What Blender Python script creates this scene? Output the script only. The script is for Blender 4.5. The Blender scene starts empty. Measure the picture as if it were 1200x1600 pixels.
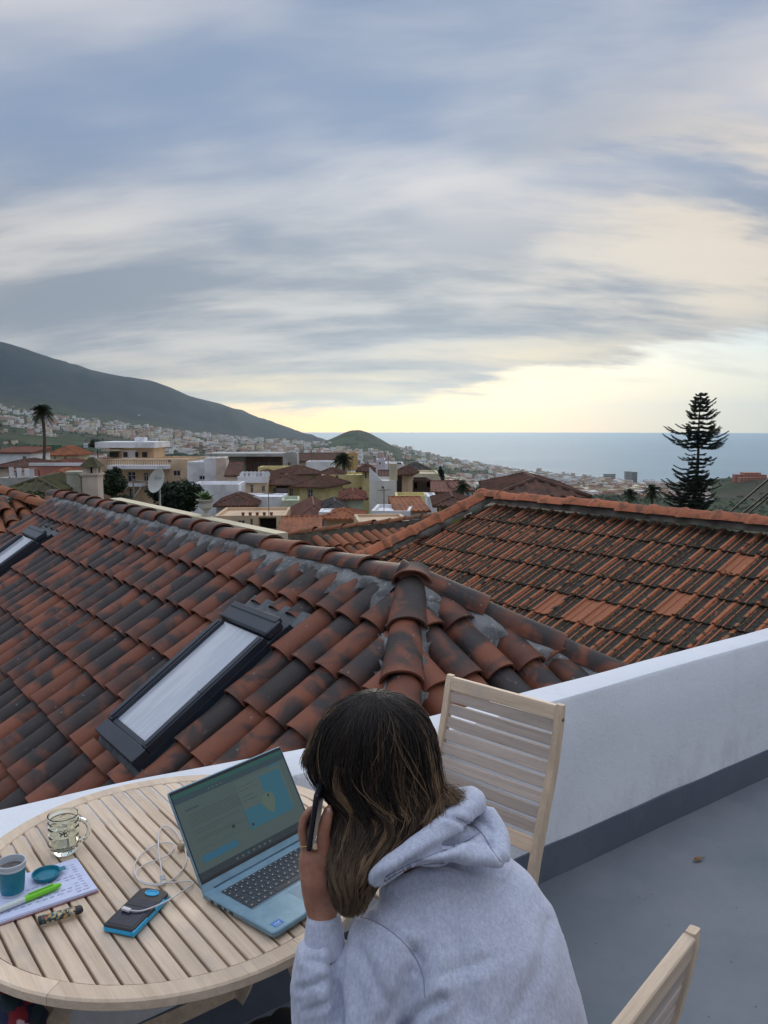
import bpy, bmesh, math, random
import numpy as np
from mathutils import Vector, Matrix, noise as mnoise
random.seed(7)
S = bpy.context.scene
COL = S.collection
R = math.radians
# ------------------------------------------------------------------ camera, world, light, exposure
F, CX, CY, H = 1270.0, 600.0, 800.0, 1.81          # photograph's focal length and centre in its pixels, eye height
PIT = math.atan((CY - 663.0) / F)
cam_d = bpy.data.cameras.new('camera'); cam = bpy.data.objects.new('camera', cam_d); COL.objects.link(cam)
cam_d.sensor_fit = 'VERTICAL'; cam_d.sensor_height = 24; cam_d.lens = F / 1600 * 24
cam_d.clip_start = 0.05; cam_d.clip_end = 120000
cam.location = (0, 0, H); cam.rotation_euler = (R(90) - PIT, 0, 0)
S.camera = cam
SUN_EL, SUN_AZ = R(16), R(3)
w = bpy.data.worlds.new('World'); S.world = w; w.use_nodes = True
NT = w.node_tree
class G:
    """small helper to write node trees"""
    def __init__(s, t): s.t = t
    def n(s, kind, **kw):
        nd = s.t.nodes.new(kind)
        for k, v in kw.items(): setattr(nd, k, v)
        return nd
    def put(s, sock, v):
        if v is None: return
        if isinstance(v, bpy.types.NodeSocket): s.t.links.new(v, sock)
        else:
            try: sock.default_value = v
            except Exception: sock.default_value = tuple(v) + (1.0,)
    def m(s, op, a, b=None, c=None, clamp=False):
        nd = s.n('ShaderNodeMath', operation=op, use_clamp=clamp)
        s.put(nd.inputs[0], a); s.put(nd.inputs[1], b); s.put(nd.inputs[2], c)
        return nd.outputs[0]
    def ss(s, x, a, b, c0=0.0, c1=1.0):
        nd = s.n('ShaderNodeMapRange', interpolation_type='SMOOTHSTEP')
        s.put(nd.inputs[0], x); s.put(nd.inputs[1], a); s.put(nd.inputs[2], b); s.put(nd.inputs[3], c0); s.put(nd.inputs[4], c1)
        return nd.outputs[0]
    def mix(s, f, a, b, blend='MIX'):
        nd = s.n('ShaderNodeMix', data_type='RGBA', blend_type=blend)
        s.put(nd.inputs[0], f); s.put(nd.inputs[6], a); s.put(nd.inputs[7], b)
        return nd.outputs[2]
    def xyz(s, x, y, z):
        nd = s.n('ShaderNodeCombineXYZ'); s.put(nd.inputs[0], x); s.put(nd.inputs[1], y); s.put(nd.inputs[2], z); return nd.outputs[0]
    def sep(s, v):
        nd = s.n('ShaderNodeSeparateXYZ'); s.put(nd.inputs[0], v); return nd.outputs
    def map(s, v, loc=(0, 0, 0), sc=(1, 1, 1), rot=(0, 0, 0)):
        nd = s.n('ShaderNodeMapping'); s.put(nd.inputs[0], v)
        nd.inputs[1].default_value = loc; nd.inputs[2].default_value = rot; nd.inputs[3].default_value = sc
        return nd.outputs[0]
    def noise(s, v, scale=1, detail=4, rough=.55, dist=0, w=None):
        nd = s.n('ShaderNodeTexNoise')
        if v is not None: s.put(nd.inputs['Vector'], v)
        nd.inputs['Scale'].default_value = scale; nd.inputs['Detail'].default_value = detail
        nd.inputs['Roughness'].default_value = rough; nd.inputs['Distortion'].default_value = dist
        return nd.outputs[0]
    def vadd(s, a, b):
        nd = s.n('ShaderNodeVectorMath', operation='ADD'); s.put(nd.inputs[0], a); s.put(nd.inputs[1], b); return nd.outputs[0]
    def ramp(s, x, pts):
        nd = s.n('ShaderNodeValToRGB'); s.put(nd.inputs[0], x)
        cr = nd.color_ramp
        while len(cr.elements) < len(pts): cr.elements.new(0.5)
        for e, (p, c) in zip(cr.elements, pts): e.position = p; e.color = tuple(c) + (1.0,)
        return nd.outputs[0]

def build_world():
    g = G(NT); NT.nodes.clear()
    out = g.n('ShaderNodeOutputWorld'); bg = g.n('ShaderNodeBackground')
    sky = g.n('ShaderNodeTexSky', sky_type='NISHITA', sun_disc=False)
    sky.sun_elevation = SUN_EL; sky.sun_rotation = SUN_AZ; sky.altitude = 350; sky.dust_density = 2.0
    tc = g.n('ShaderNodeTexCoord').outputs['Generated']
    x, y, z = g.sep(tc)
    el = g.m('MULTIPLY', g.m('ARCSINE', z), 57.2958)
    az = g.m('MULTIPLY', g.m('ARCTAN2', x, y), 57.2958)
    # clear air behind the clouds: sky texture plus the warm dusk band low over the sea
    skyc = g.mix(1.0, sky.outputs[0], (.1, .1, .1), 'MULTIPLY')
    d = g.m('DIVIDE', g.m('SUBTRACT', az, -3.0), 16.0)
    glow = g.m('POWER', 2.718, g.m('MULTIPLY', g.m('MULTIPLY', d, d), -1.0))
    low = g.ramp(g.m('DIVIDE', g.m('ADD', el, 1.5), 16.0),
                 [(0.0, (.62, .60, .43)), (.055, (.64, .61, .42)), (.14, (.60, .58, .44)), (.24, (.53, .56, .49)),
                  (.42, (.44, .53, .57)), (.65, (.36, .47, .57)), (1.0, (.36, .46, .60))])
    warm = g.ramp(g.m('DIVIDE', g.m('ADD', el, 1.5), 16.0),
                  [(0.0, (2.0, .95, .06)), (.055, (2.0, .97, .06)), (.14, (1.45, .80, .06)), (.26, (.86, .60, .22)),
                   (.42, (.56, .54, .46)), (.7, (.42, .47, .53)), (1.0, (.4, .48, .58))])
    clear = g.mix(g.m('MULTIPLY', glow, .95), low, warm)
    clear = g.mix(.12, clear, skyc)
    # cloud sheet, seen in perspective
    q = g.m('ADD', g.m('MAXIMUM', z, 0.0), .38)
    u = g.m('DIVIDE', x, q); v = g.m('DIVIDE', y, q)
    P = g.xyz(u, v, 0.0)
    Pa = g.map(P, sc=(.75, 1.35, 1), rot=(0, 0, R(9)))
    warp = g.noise(Pa, .9, 2, .5)
    Pw = g.vadd(Pa, g.xyz(g.m('MULTIPLY', warp, .9), g.m('MULTIPLY', warp, .5), 0))
    n1 = g.noise(Pw, 1.15, 3.0, .5)
    n2 = g.noise(g.map(Pw, sc=(1.0, 2.0, 1), rot=(0, 0, R(-7)), loc=(3.1, 1.7, 0)), 1.25, 5, .55)
    n3 = g.noise(g.map(P, sc=(1.3, 4.2, 1), loc=(7.3, 2.2, 0), rot=(0, 0, R(4))), 1.5, 7, .58)
    dens = g.m('ADD', g.m('MULTIPLY', n1, .66), g.m('MULTIPLY', n2, .34))
    dens = g.ss(dens, .41, .585)
    colA = g.mix(dens, (.175, .23, .335), (.48, .47, .485))
    # grey belly of the deck above the horizon, lighter toward the glow on the right
    belly = g.ss(el, 19.0, 8.0)
    colB = g.mix(g.ss(g.m('ADD', g.m('MULTIPLY', n2, .55), g.m('MULTIPLY', n3, .45)), .42, .6), (.20, .22, .255), (.45, .435, .41))
    deck = g.mix(g.m('MULTIPLY', belly, .85), colA, colB)
    side = g.m('MULTIPLY', g.ss(az, 1.0, 23.0), g.m('MULTIPLY', g.ss(el, 24.0, 14.0), g.ss(el, 5, 9)))
    deck = g.mix(g.m('MULTIPLY', side, g.m('MULTIPLY', g.ss(n3, .38, .6), .85)), deck, (.60, .52, .42))
    # lit lower rim
    e0 = g.m('ADD', g.m('ADD', .7, g.m('MULTIPLY', g.ss(az, -4.0, 27.0), 3.9)), g.m('MULTIPLY', g.ss(az, -4.0, 6.0), .2))
    e0 = g.m('ADD', e0, g.m('MULTIPLY', g.m('SUBTRACT', n3, .5), 5.0))
    e1 = g.m('ADD', e0, 1.3)
    rimw = g.m('MULTIPLY', g.ss(el, g.m('ADD', e1, 3.4), g.m('ADD', e1, -1.0)), g.m('ADD', g.m('MULTIPLY', glow, .90), .15))
    deck = g.mix(g.m('MULTIPLY', rimw, g.ss(n2, .38, .62)), deck, (.82, .63, .32))
    cover = g.ss(el, e0, e1)
    streak = g.m('MULTIPLY', g.ss(n3, .52, .66), g.m('MULTIPLY', g.ss(el, .8, 3.2), .35))
    cover = g.m('MAXIMUM', cover, streak)
    col = g.mix(cover, clear, deck)
    # overhead and behind the deck is thinner and brighter
    up = g.ss(el, 32.0, 62.0)
    col = g.mix(up, col, g.mix(dens, (.76, .87, 1.06), (.95, 1.0, 1.09)))
    back = g.ss(y, -.75, .25, .70, 1.0)     # the sky away from the set sun is darker
    col = g.mix(1.0, col, g.xyz(back, back, g.ss(y, -.75, .25, .76, 1.0)), 'MULTIPLY')
    g.put(bg.inputs[0], col); bg.inputs[1].default_value = 1.0
    NT.links.new(bg.outputs[0], out.inputs[0])
build_world()
sd = bpy.data.lights.new('sun', 'SUN'); sun = bpy.data.objects.new('sun', sd); COL.objects.link(sun)
sd.energy = .5; sd.angle = R(25); sd.color = (1.0, .86, .68)
_d = Vector((math.sin(SUN_AZ) * math.cos(SUN_EL), math.cos(SUN_AZ) * math.cos(SUN_EL), math.sin(SUN_EL)))
sun.rotation_euler = _d.to_track_quat('Z', 'Y').to_euler()
S.view_settings.view_transform = 'Standard'; S.view_settings.look = 'None'
S.view_settings.gamma = 1; S.view_settings.exposure = 0.54; S.view_settings.use_curve_mapping = False
S.render.engine = 'CYCLES'
S.cycles.max_bounces = 6; S.cycles.diffuse_bounces = 3; S.cycles.glossy_bounces = 3
S.cycles.transmission_bounces = 6; S.cycles.volume_bounces = 1; S.cycles.transparent_max_bounces = 12
try: S.cycles.use_denoising = True
except Exception: pass

# ------------------------------------------------------------------ placing helpers
def ray(x, y):
    u = (x - CX) / F; v = -(y - CY) / F
    return Vector((u, math.cos(PIT) + v * math.sin(PIT), -math.sin(PIT) + v * math.cos(PIT)))
def at(x, y, Y):            # point seen at photo pixel x, y that lies Y metres ahead
    r = ray(x, y); return Vector((0, 0, H)) + r * (Y / r.y)
def atz(x, y, z):           # the same, at height z
    r = ray(x, y); return Vector((0, 0, H)) + r * ((z - H) / r.z)
def frame(o, ex, ez=None, ey=None):
    """matrix with origin o, x axis ex and z axis near ez"""
    ex = Vector(ex).normalized()
    if ey is not None:
        ey = Vector(ey); ez = ex.cross(ey).normalized(); ey = ez.cross(ex).normalized()
    else:
        ez = Vector(ez); ey = ez.cross(ex).normalized(); ez = ex.cross(ey).normalized()
    m = Matrix((ex, ey, ez)).transposed().to_4x4(); m.translation = Vector(o); return m
I4 = Matrix.Identity(4)

# ------------------------------------------------------------------ mesh collecting
class MB:
    def __init__(s): s.v = []; s.f = []; s.mi = []; s.cur = 0
    def add(s, vs, fs, M=None):
        b = len(s.v)
        if M is not None: vs = [M @ Vector(p) for p in vs]
        s.v += [tuple(p) for p in vs]
        s.f += [tuple(b + i for i in f) for f in fs]; s.mi += [s.cur] * len(fs)
        return s
    def box(s, x0, x1, y0, y1, z0, z1, M=None, bev=0):
        if bev:
            c = []
            for z, i in ((z0, bev), (z0 + bev, 0), (z1 - bev, 0), (z1, bev)):
                c += [(x0 + i, y0 + i, z), (x1 - i, y0 + i, z), (x1 - i, y1 - i, z), (x0 + i, y1 - i, z)]
            # chamfer vertical edges too: octagon rings
            c = []
            for z, i in ((z0, bev), (z0 + bev, 0), (z1 - bev, 0), (z1, bev)):
                a0, a1, b0, b1 = x0 + i, x1 - i, y0 + i, y1 - i; k = bev if i == 0 else bev * .6
                c += [(a0 + k, b0, z), (a1 - k, b0, z), (a1, b0 + k, z), (a1, b1 - k, z), (a1 - k, b1, z), (a0 + k, b1, z), (a0, b1 - k, z), (a0, b0 + k, z)]
            f = [tuple(range(7, -1, -1)), tuple(range(24, 32))]
            for r_ in range(3):
                for k in range(8):
                    a = r_ * 8 + k; b_ = r_ * 8 + (k + 1) % 8; f.append((a, b_, b_ + 8, a + 8))
            return s.add(c, f, M)
        v = [(x0, y0, z0), (x1, y0, z0), (x1, y1, z0), (x0, y1, z0), (x0, y0, z1), (x1, y0, z1), (x1, y1, z1), (x0, y1, z1)]
        return s.add(v, [(0, 3, 2, 1), (4, 5, 6, 7), (0, 1, 5, 4), (1, 2, 6, 5), (2, 3, 7, 6), (3, 0, 4, 7)], M)
    def quad(s, a, b, c, d, M=None): return s.add([a, b, c, d], [(0, 1, 2, 3)], M)
    def rings(s, rs, M=None, cap=True, close=True):
        """loft between rings of equal length"""
        n = len(rs[0]); v = [p for r_ in rs for p in r_]; f = []
        for i in range(len(rs) - 1):
            for k in range(n if close else n - 1):
                a = i * n + k; b = i * n + (k + 1) % n
                f.append((a, b, b + n, a + n))
        if cap and close:
            f.append(tuple(range(n - 1, -1, -1))); f.append(tuple(range((len(rs) - 1) * n, len(rs) * n)))
        return s.add(v, f, M)
    def tube(s, pts, rad, n=8, M=None, cap=True, squash=None, up=None):
        pts = [Vector(p) for p in pts]
        if not hasattr(rad, '__len__'): rad = [rad] * len(pts)
        t0 = (pts[1] - pts[0]).normalized()
        a = Vector(up) if up is not None else (Vector((0, 0, 1)) if abs(t0.z) < .9 else Vector((1, 0, 0)))
        rs = []
        for i, p in enumerate(pts):
            t = (pts[min(i + 1, len(pts) - 1)] - pts[max(i - 1, 0)]).normalized()
            b = t.cross(a).normalized(); a = b.cross(t).normalized()
            r1 = rad[i]; r2 = r1 * (squash if squash else 1)
            rs.append([p + b * math.cos(k * 2 * math.pi / n) * r1 + a * math.sin(k * 2 * math.pi / n) * r2 for k in range(n)])
        return s.rings(rs, M, cap)
    def lathe(s, prof, n=24, M=None):
        rs = [[(r_ * math.cos(2 * math.pi * k / n), r_ * math.sin(2 * math.pi * k / n), z) for k in range(n)] for r_, z in prof]
        return s.rings(rs, M, cap=True)
    def prism(s, poly, h, M=None):
        n = len(poly)
        v = [(x, y, 0) for x, y in poly] + [(x, y, h) for x, y in poly]
        f = [tuple(range(n - 1, -1, -1)), tuple(range(n, 2 * n))] + [(k, (k + 1) % n, n + (k + 1) % n, n + k) for k in range(n)]
        return s.add(v, f, M)
    def mesh(s, name, mats=None, smooth=False):
        me = bpy.data.meshes.new(name); me.from_pydata(s.v, [], s.f)
        if mats:
            for m in (mats if isinstance(mats, (list, tuple)) else [mats]): me.materials.append(m)
            if isinstance(mats, (list, tuple)) and len(mats) > 1: me.polygons.foreach_set('material_index', s.mi)
        if smooth is True: me.polygons.foreach_set('use_smooth', [True] * len(me.polygons))
        me.update()
        if smooth == 'auto':
            me.polygons.foreach_set('use_smooth', [True] * len(me.polygons)); me.set_sharp_from_angle(angle=R(38))
        return me

_MW = {}
def link(name, data, parent=None, M=I4, label=None, cat=None, group=None, kind=None):
    o = bpy.data.objects.new(name, data); COL.objects.link(o)
    if parent is not None:
        o.parent = parent; o.matrix_local = _MW[parent.name].inverted() @ M
    else: o.matrix_world = M
    _MW[o.name] = M.copy()
    if label: o['label'] = label
    if cat: o['category'] = cat
    if group: o['group'] = group
    if kind: o['kind'] = kind
    return o
def thing(name, label, cat, M=I4, group=None): return link(name, None, None, M if isinstance(M, Matrix) else Matrix.Translation(M), label, cat, group)
def obj(name, mb, mats, parent=None, M=I4, smooth=False, **kw):
    """mesh given in local coordinates of M"""
    return link(name, mb.mesh(name, mats, smooth), parent, M, **kw)
def wobj(name, mb, mats, parent, smooth=False, **kw):
    """mesh given in world coordinates, stored relative to its parent"""
    M = _MW[parent.name] if parent is not None else I4
    if parent is not None:
        Mi = M.inverted(); mb.v = [tuple(Mi @ Vector(p)) for p in mb.v]
    return link(name, mb.mesh(name, mats, smooth), parent, M, **kw)

# ------------------------------------------------------------------ materials
MATS = {}
def pmat(name, c1, c2=None, scale=5, rough=.7, bump=0.0, bscale=None, detail=4, stretch=(1, 1, 1), rnd=0.0, lo=.4, hi=.6, metal=0, spec=.5, coord='Object', dist=0, sheen=0):
    m = bpy.data.materials.new(name); m.use_nodes = True; t = m.node_tree; g = G(t)
    b = t.nodes['Principled BSDF']
    b.inputs['Roughness'].default_value = rough; b.inputs['Metallic'].default_value = metal
    b.inputs['Specular IOR Level'].default_value = spec
    if sheen: b.inputs['Sheen Weight'].default_value = sheen
    tc = g.n('ShaderNodeTexCoord').outputs[coord]
    oi = g.n('ShaderNodeObjectInfo').outputs['Random']
    vec = g.vadd(g.map(tc, sc=stretch), g.xyz(g.m('MULTIPLY', oi, 37.0), g.m('MULTIPLY', oi, 91.0), g.m('MULTIPLY', oi, 53.0))) if rnd or coord == 'Object' else g.map(tc, sc=stretch)
    c = None
    if c2 is not None:
        nz = g.ss(g.noise(vec, scale, detail, .6, dist), lo, hi)
        c = g.mix(nz, c1, c2)
    else:
        nz = g.noise(vec, scale, detail, .6)
        c = g.mix(g.m('MULTIPLY', nz, .35), c1, tuple(v * .6 for v in c1))
    if rnd:
        f = g.m('ADD', 1 - rnd, g.m('MULTIPLY', oi, 2 * rnd))
        c = g.mix(1.0, c, g.xyz(f, f, f), 'MULTIPLY')
    g.put(b.inputs['Base Color'], c)
    if bump:
        bp = g.n('ShaderNodeBump'); bp.inputs['Strength'].default_value = 1.0; bp.inputs['Distance'].default_value = bump
        g.put(bp.inputs['Height'], g.noise(vec, bscale or scale * 6, 5, .65)); g.put(b.inputs['Normal'], bp.outputs[0])
    MATS[name] = m
    return m
def solid(name, c, rough=.6, metal=0, emit=None, es=1.0):
    m = bpy.data.materials.new(name); m.use_nodes = True; b = m.node_tree.nodes['Principled BSDF']
    b.inputs['Base Color'].default_value = tuple(c) + (1,); b.inputs['Roughness'].default_value = rough; b.inputs['Metallic'].default_value = metal
    if emit: b.inputs['Emission Color'].default_value = tuple(emit) + (1,); b.inputs['Emission Strength'].default_value = es
    return m

def strokes(mb, text, x0, y0, h, wd, z=0.0, t=.12):
    """tiny letters from straight strokes on the local xy plane"""
    L = {'i': [((.5, 0), (.5, .6)), ((.5, .8), (.5, .9))], 'n': [((.1, 0), (.1, .6)), ((.1, .6), (.8, .55)), ((.8, .55), (.8, 0))], 't': [((.4, 0), (.4, .9)), ((.1, .6), (.8, .6))],
         'e': [((.1, .3), (.85, .3)), ((.85, .3), (.8, .6)), ((.8, .6), (.15, .6)), ((.15, .6), (.1, 0)), ((.1, 0), (.8, 0))], 'l': [((.5, 0), (.5, 1))],
         'r': [((.2, 0), (.2, .6)), ((.2, .5), (.8, .6))], 'u': [((.1, .6), (.1, 0)), ((.1, 0), (.8, 0)), ((.8, 0), (.8, .6))], 'o': [((.1, 0), (.1, .6)), ((.1, .6), (.8, .6)), ((.8, .6), (.8, 0)), ((.8, 0), (.1, 0))],
         'a': [((.1, .6), (.8, .6)), ((.8, .6), (.8, 0)), ((.8, 0), (.1, 0)), ((.1, 0), (.1, .35)), ((.1, .35), (.8, .35))], 's': [((.8, .6), (.1, .6)), ((.1, .6), (.1, .3)), ((.1, .3), (.8, .3)), ((.8, .3), (.8, 0)), ((.8, 0), (.1, 0))],
         'm': [((.05, 0), (.05, .6)), ((.05, .6), (.9, .6)), ((.9, .6), (.9, 0)), ((.5, .6), (.5, 0))], 'c': [((.8, .6), (.1, .6)), ((.1, .6), (.1, 0)), ((.1, 0), (.8, 0))], 'v': [((.1, .6), (.45, 0)), ((.45, 0), (.8, .6))], ' ': []}
    for i, ch in enumerate(text):
        for (a, b) in L.get(ch, L['o']):
            pa = Vector((x0 + (i + a[0]) * wd, y0 + a[1] * h, z)); pb = Vector((x0 + (i + b[0]) * wd, y0 + b[1] * h, z))
            d = (pb - pa); n = Vector((-d.y, d.x, 0)).normalized() * t * h * .5
            mb.quad(pa - n, pb - n, pb + n, pa + n)
# ------------------------------------------------------------------ terrain, sea, haze
TX = [-700, -300, 0, 120, 250, 380, 500, 565, 620, 700, 850, 1000, 1200, 1500, 2000]
TD = [120, 300, 600, 1000, 1500, 2000, 3000, 4000, 5500, 7000, 8500, 9500, 11000]
SEA = -352.0
def _h(d, y): # height for photo row y at distance d
    r = ray(600, y); return H + r.z / r.y * d
_T = {  # rows (photo y) where the ground lies at each distance; negative numbers are heights
 120: [-13] * 15,
 300: [752, 756, 762, 765, 768, 772, 776, 779, 782, 786, 790, 792, 790, 788, 788],
 600: [722, 728, 736, 740, 745, 750, 757, 760, 767, 777, 782, 783, 785, 786, 786],
 1000: [700, 706, 716, 719, 724, 730, 740, 745, 752, 765, 771, 773, 776, 776, 776],
 1500: [684, 690, 698, 703, 709, 717, 729, 733, 742, 756, 766, 768, 770, 770, 770],
 2000: [668, 675, 684, 690, 698, 708, 720, 725, 734, 749, 761, 764, 765, 765, 765],
 3000: [648, 653, 663, 673, 686, 698, 708, 713, 719, 732, 746, 754, 757, 760, 760],
 4000: [634, 640, 648, 660, 677, 690, 700, 702, 706, 723, 739, 750.5, 754, 758, 758],
 5500: [615, 620, 633, 649, 670, 684, 693, 696, 697, 716, -346, -420, -420, -420, -420],
 7000: [575, 582, 596, 620, 648, 671, 687, -230, -260, -325, -420, -420, -420, -420, -420],
 8500: [528, 536, 545, 573, 598, 640, 686, -420, -420, -420, -420, -420, -420, -420, -420],
 9500: [532, 540, 552, 580, 606, 650, -420, -420, -420, -420, -420, -420, -420, -420, -420],
 11000: [-100, -100, -100, -150, -250, -380, -420, -420, -420, -420, -420, -420, -420, -420, -420]}
_Z = np.array([[(_h(d, v) if v > 0 else v) for v in _T[d]] for d in TD])
_SKY = ([-700, 0, 50, 100, 150, 200, 235, 270, 300, 350, 400, 450, 490, 500, 505], [530, 545, 556, 570, 585, 594, 597, 607, 618, 632, 650, 668, 682, 690, 705])
def ground(x, y):
    d = max(1.0, math.hypot(x, y)); px = CX + F * x / max(y, .1 * d)
    px = min(max(px, TX[0]), TX[-1])
    ld = math.log(max(d, 120)); L = [math.log(t) for t in TD]
    i = min(max(int(np.searchsorted(L, ld)) - 1, 0), len(TD) - 2)
    t = min(1, max(0, (ld - L[i]) / (L[i + 1] - L[i])))
    za = float(np.interp(px, TX, _Z[i])); zb = float(np.interp(px, TX, _Z[i + 1]))
    z = za + (zb - za) * t
    if i >= 8 and px < 520:      # the mountain's crest follows its own outline
        k = math.exp(-((d - 8500) / 900.0) ** 2)
        r_ = float(np.interp(px, _SKY[0], _SKY[1])); z = z * (1 - k) + _h(d, r_) * k
    # the small volcanic cone
    cx_, cy_ = at(562, 700, 4000).x, 4000.0
    q = math.hypot((x - cx_) / 205.0, (y - cy_) / 330.0)
    if q < 1.6: z += 98.0 * (math.exp(-(q * 1.25) ** 2 * 1.15)) * (1 + .06 * math.sin(3 * math.atan2(y - cy_, x - cx_)))
    # dark hill at the right with the hotel
    hx = at(1178, 750, 1700).x
    q = math.hypot((x - hx - 60) / 190.0, (y - 1700) / 300.0)
    z += 38.0 * math.exp(-q ** 4)
    if d > 250:
        a = min(1, (d - 250) / 2500)
        z += a * (14 * mnoise.noise(Vector((x / 420, y / 420, 1.0))) + 6 * mnoise.noise(Vector((x / 130, y / 130, 5.0))))
        if d > 5200 and px < 520:
            mt = min(1, (d - 5200) / 1500) * (1 - .75 * math.exp(-((d - 8500) / 500.0) ** 2))
            rv = abs(mnoise.noise(Vector((x / 700 + y / 2500, y / 2600, 3.0)))) + .5 * abs(mnoise.noise(Vector((x / 260 + y / 900, y / 1100, 9.0))))
            z += mt * (45 - 170 * rv) * .62
        elif d > 5200: z += 0
    return z
def build_terrain():
    azs = [R(a) for a in np.concatenate([np.linspace(-180, -46, 18), np.linspace(-40, 40, 420), np.linspace(46, 180, 18)[:-1]])]
    ds = list(np.concatenate([[4, 60, 120], np.geomspace(150, 11000, 230), [14000]]))
    v = [(0, 0, -13)]; n = len(azs)
    for d in ds:
        for a in azs:
            x, y = d * math.sin(a), d * math.cos(a)
            z = -13 if d < 120 else ground(x, y)
            if abs(a) > R(44) and d > 5000: z = -420
            if abs(a) > R(44): z = min(z, -13)
            if d > 12000: z = -420
            v.append((x, y, z))
    f = []
    for i in range(len(ds) - 1):
        for k in range(n):
            a = 1 + i * n + k; b = 1 + i * n + (k + 1) % n
            f.append((a, b, b + n, a + n))
    for k in range(n): f.append((0, 1 + (k + 1) % n, 1 + k))
    mb = MB(); mb.v = v; mb.f = f; mb.mi = [0] * len(f)
    m = bpy.data.materials.new('hillside'); m.use_nodes = True; g = G(m.node_tree); b = m.node_tree.nodes['Principled BSDF']
    P = g.n('ShaderNodeTexCoord').outputs['Object']
    x, y, z = g.sep(P)
    fld = g.n('ShaderNodeTexVoronoi'); g.put(fld.inputs['Vector'], g.map(P, sc=(.010, .022, .0))); fld.inputs['Scale'].default_value = 1
    fr = g.sep(fld.outputs['Color'])[0]
    n1 = g.noise(P, .011, 6, .65); n2 = g.noise(P, .0028, 5, .6)
    c = g.ramp(fr, [(0, (.018, .032, .016)), (.35, (.030, .055, .022)), (.6, (.045, .062, .030)), (.8, (.07, .07, .045)), (1, (.05, .085, .03))])
    c = g.mix(g.ss(n1, .45, .6), c, (.022, .034, .018))
    c = g.mix(g.ss(n2, .5, .62), c, (.06, .058, .042))
    mt = g.mix(g.ss(n1, .4, .62), (.004, .012, .021), (.009, .020, .028))  # mountain forest tinted bluish, part of the distance haze painted into its colour
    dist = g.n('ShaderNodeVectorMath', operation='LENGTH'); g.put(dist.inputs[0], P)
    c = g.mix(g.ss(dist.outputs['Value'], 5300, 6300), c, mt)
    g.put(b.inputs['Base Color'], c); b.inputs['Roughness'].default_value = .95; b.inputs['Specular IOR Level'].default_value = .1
    bp = g.n('ShaderNodeBump'); bp.inputs['Distance'].default_value = 9; bp.inputs['Strength'].default_value = .7
    g.put(bp.inputs['Height'], g.noise(P, .02, 7, .65)); g.put(b.inputs['Normal'], bp.outputs[0])
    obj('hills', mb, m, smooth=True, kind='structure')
build_terrain()
def build_sea():
    mb = MB(); n = 96; rs = [600, 3000, 8000, 15000, 25000, 36500]
    v = [(0, 0, SEA)] + [(r_ * math.sin(2 * math.pi * k / n), r_ * math.cos(2 * math.pi * k / n), SEA) for r_ in rs for k in range(n)]
    f = [(0, 1 + (k + 1) % n, 1 + k) for k in range(n)]
    for i in range(len(rs) - 1):
        for k in range(n):
            a = 1 + i * n + k; b = 1 + i * n + (k + 1) % n; f.append((a, b, b + n, a + n))
    mb.v = v; mb.f = f; mb.mi = [0] * len(f)
    m = bpy.data.materials.new('sea_water'); m.use_nodes = True; g = G(m.node_tree); b = m.node_tree.nodes['Principled BSDF']
    P = g.n('ShaderNodeTexCoord').outputs['Object']
    n1 = g.noise(g.map(P, sc=(.00035, .0016, 1)), 1, 6, .6)
    g.put(b.inputs['Base Color'], g.mix(g.ss(n1, .35, .65), (.20, .29, .34), (.25, .34, .39)))
    g.put(b.inputs['Roughness'], g.ss(n1, .3, .7, .55, .65)); b.inputs['IOR'].default_value = 1.33
    bp = g.n('ShaderNodeBump'); bp.inputs['Distance'].default_value = 1.0; bp.inputs['Strength'].default_value = .3
    g.put(bp.inputs['Height'], g.noise(g.map(P, sc=(.01, .02, 1)), 1, 4, .6)); g.put(b.inputs['Normal'], bp.outputs[0])
    obj('sea', mb, m, kind='structure')
build_sea()
def build_haze():
    mb = MB().box(-38000, 38000, -38000, 38000, -440, 900)
    m = bpy.data.materials.new('haze_air'); m.use_nodes = True; t = m.node_tree; t.nodes.clear(); g = G(t)
    out = g.n('ShaderNodeOutputMaterial'); v = g.n('ShaderNodeVolumePrincipled')
    v.inputs['Color'].default_value = (.62, .82, 1.0, 1); v.inputs['Density'].default_value = HAZE; v.inputs['Anisotropy'].default_value = .75
    t.links.new(v.outputs[0], out.inputs['Volume'])
    obj('haze', mb, m, kind='stuff')
HAZE = 3.0e-5
build_haze()

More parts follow.
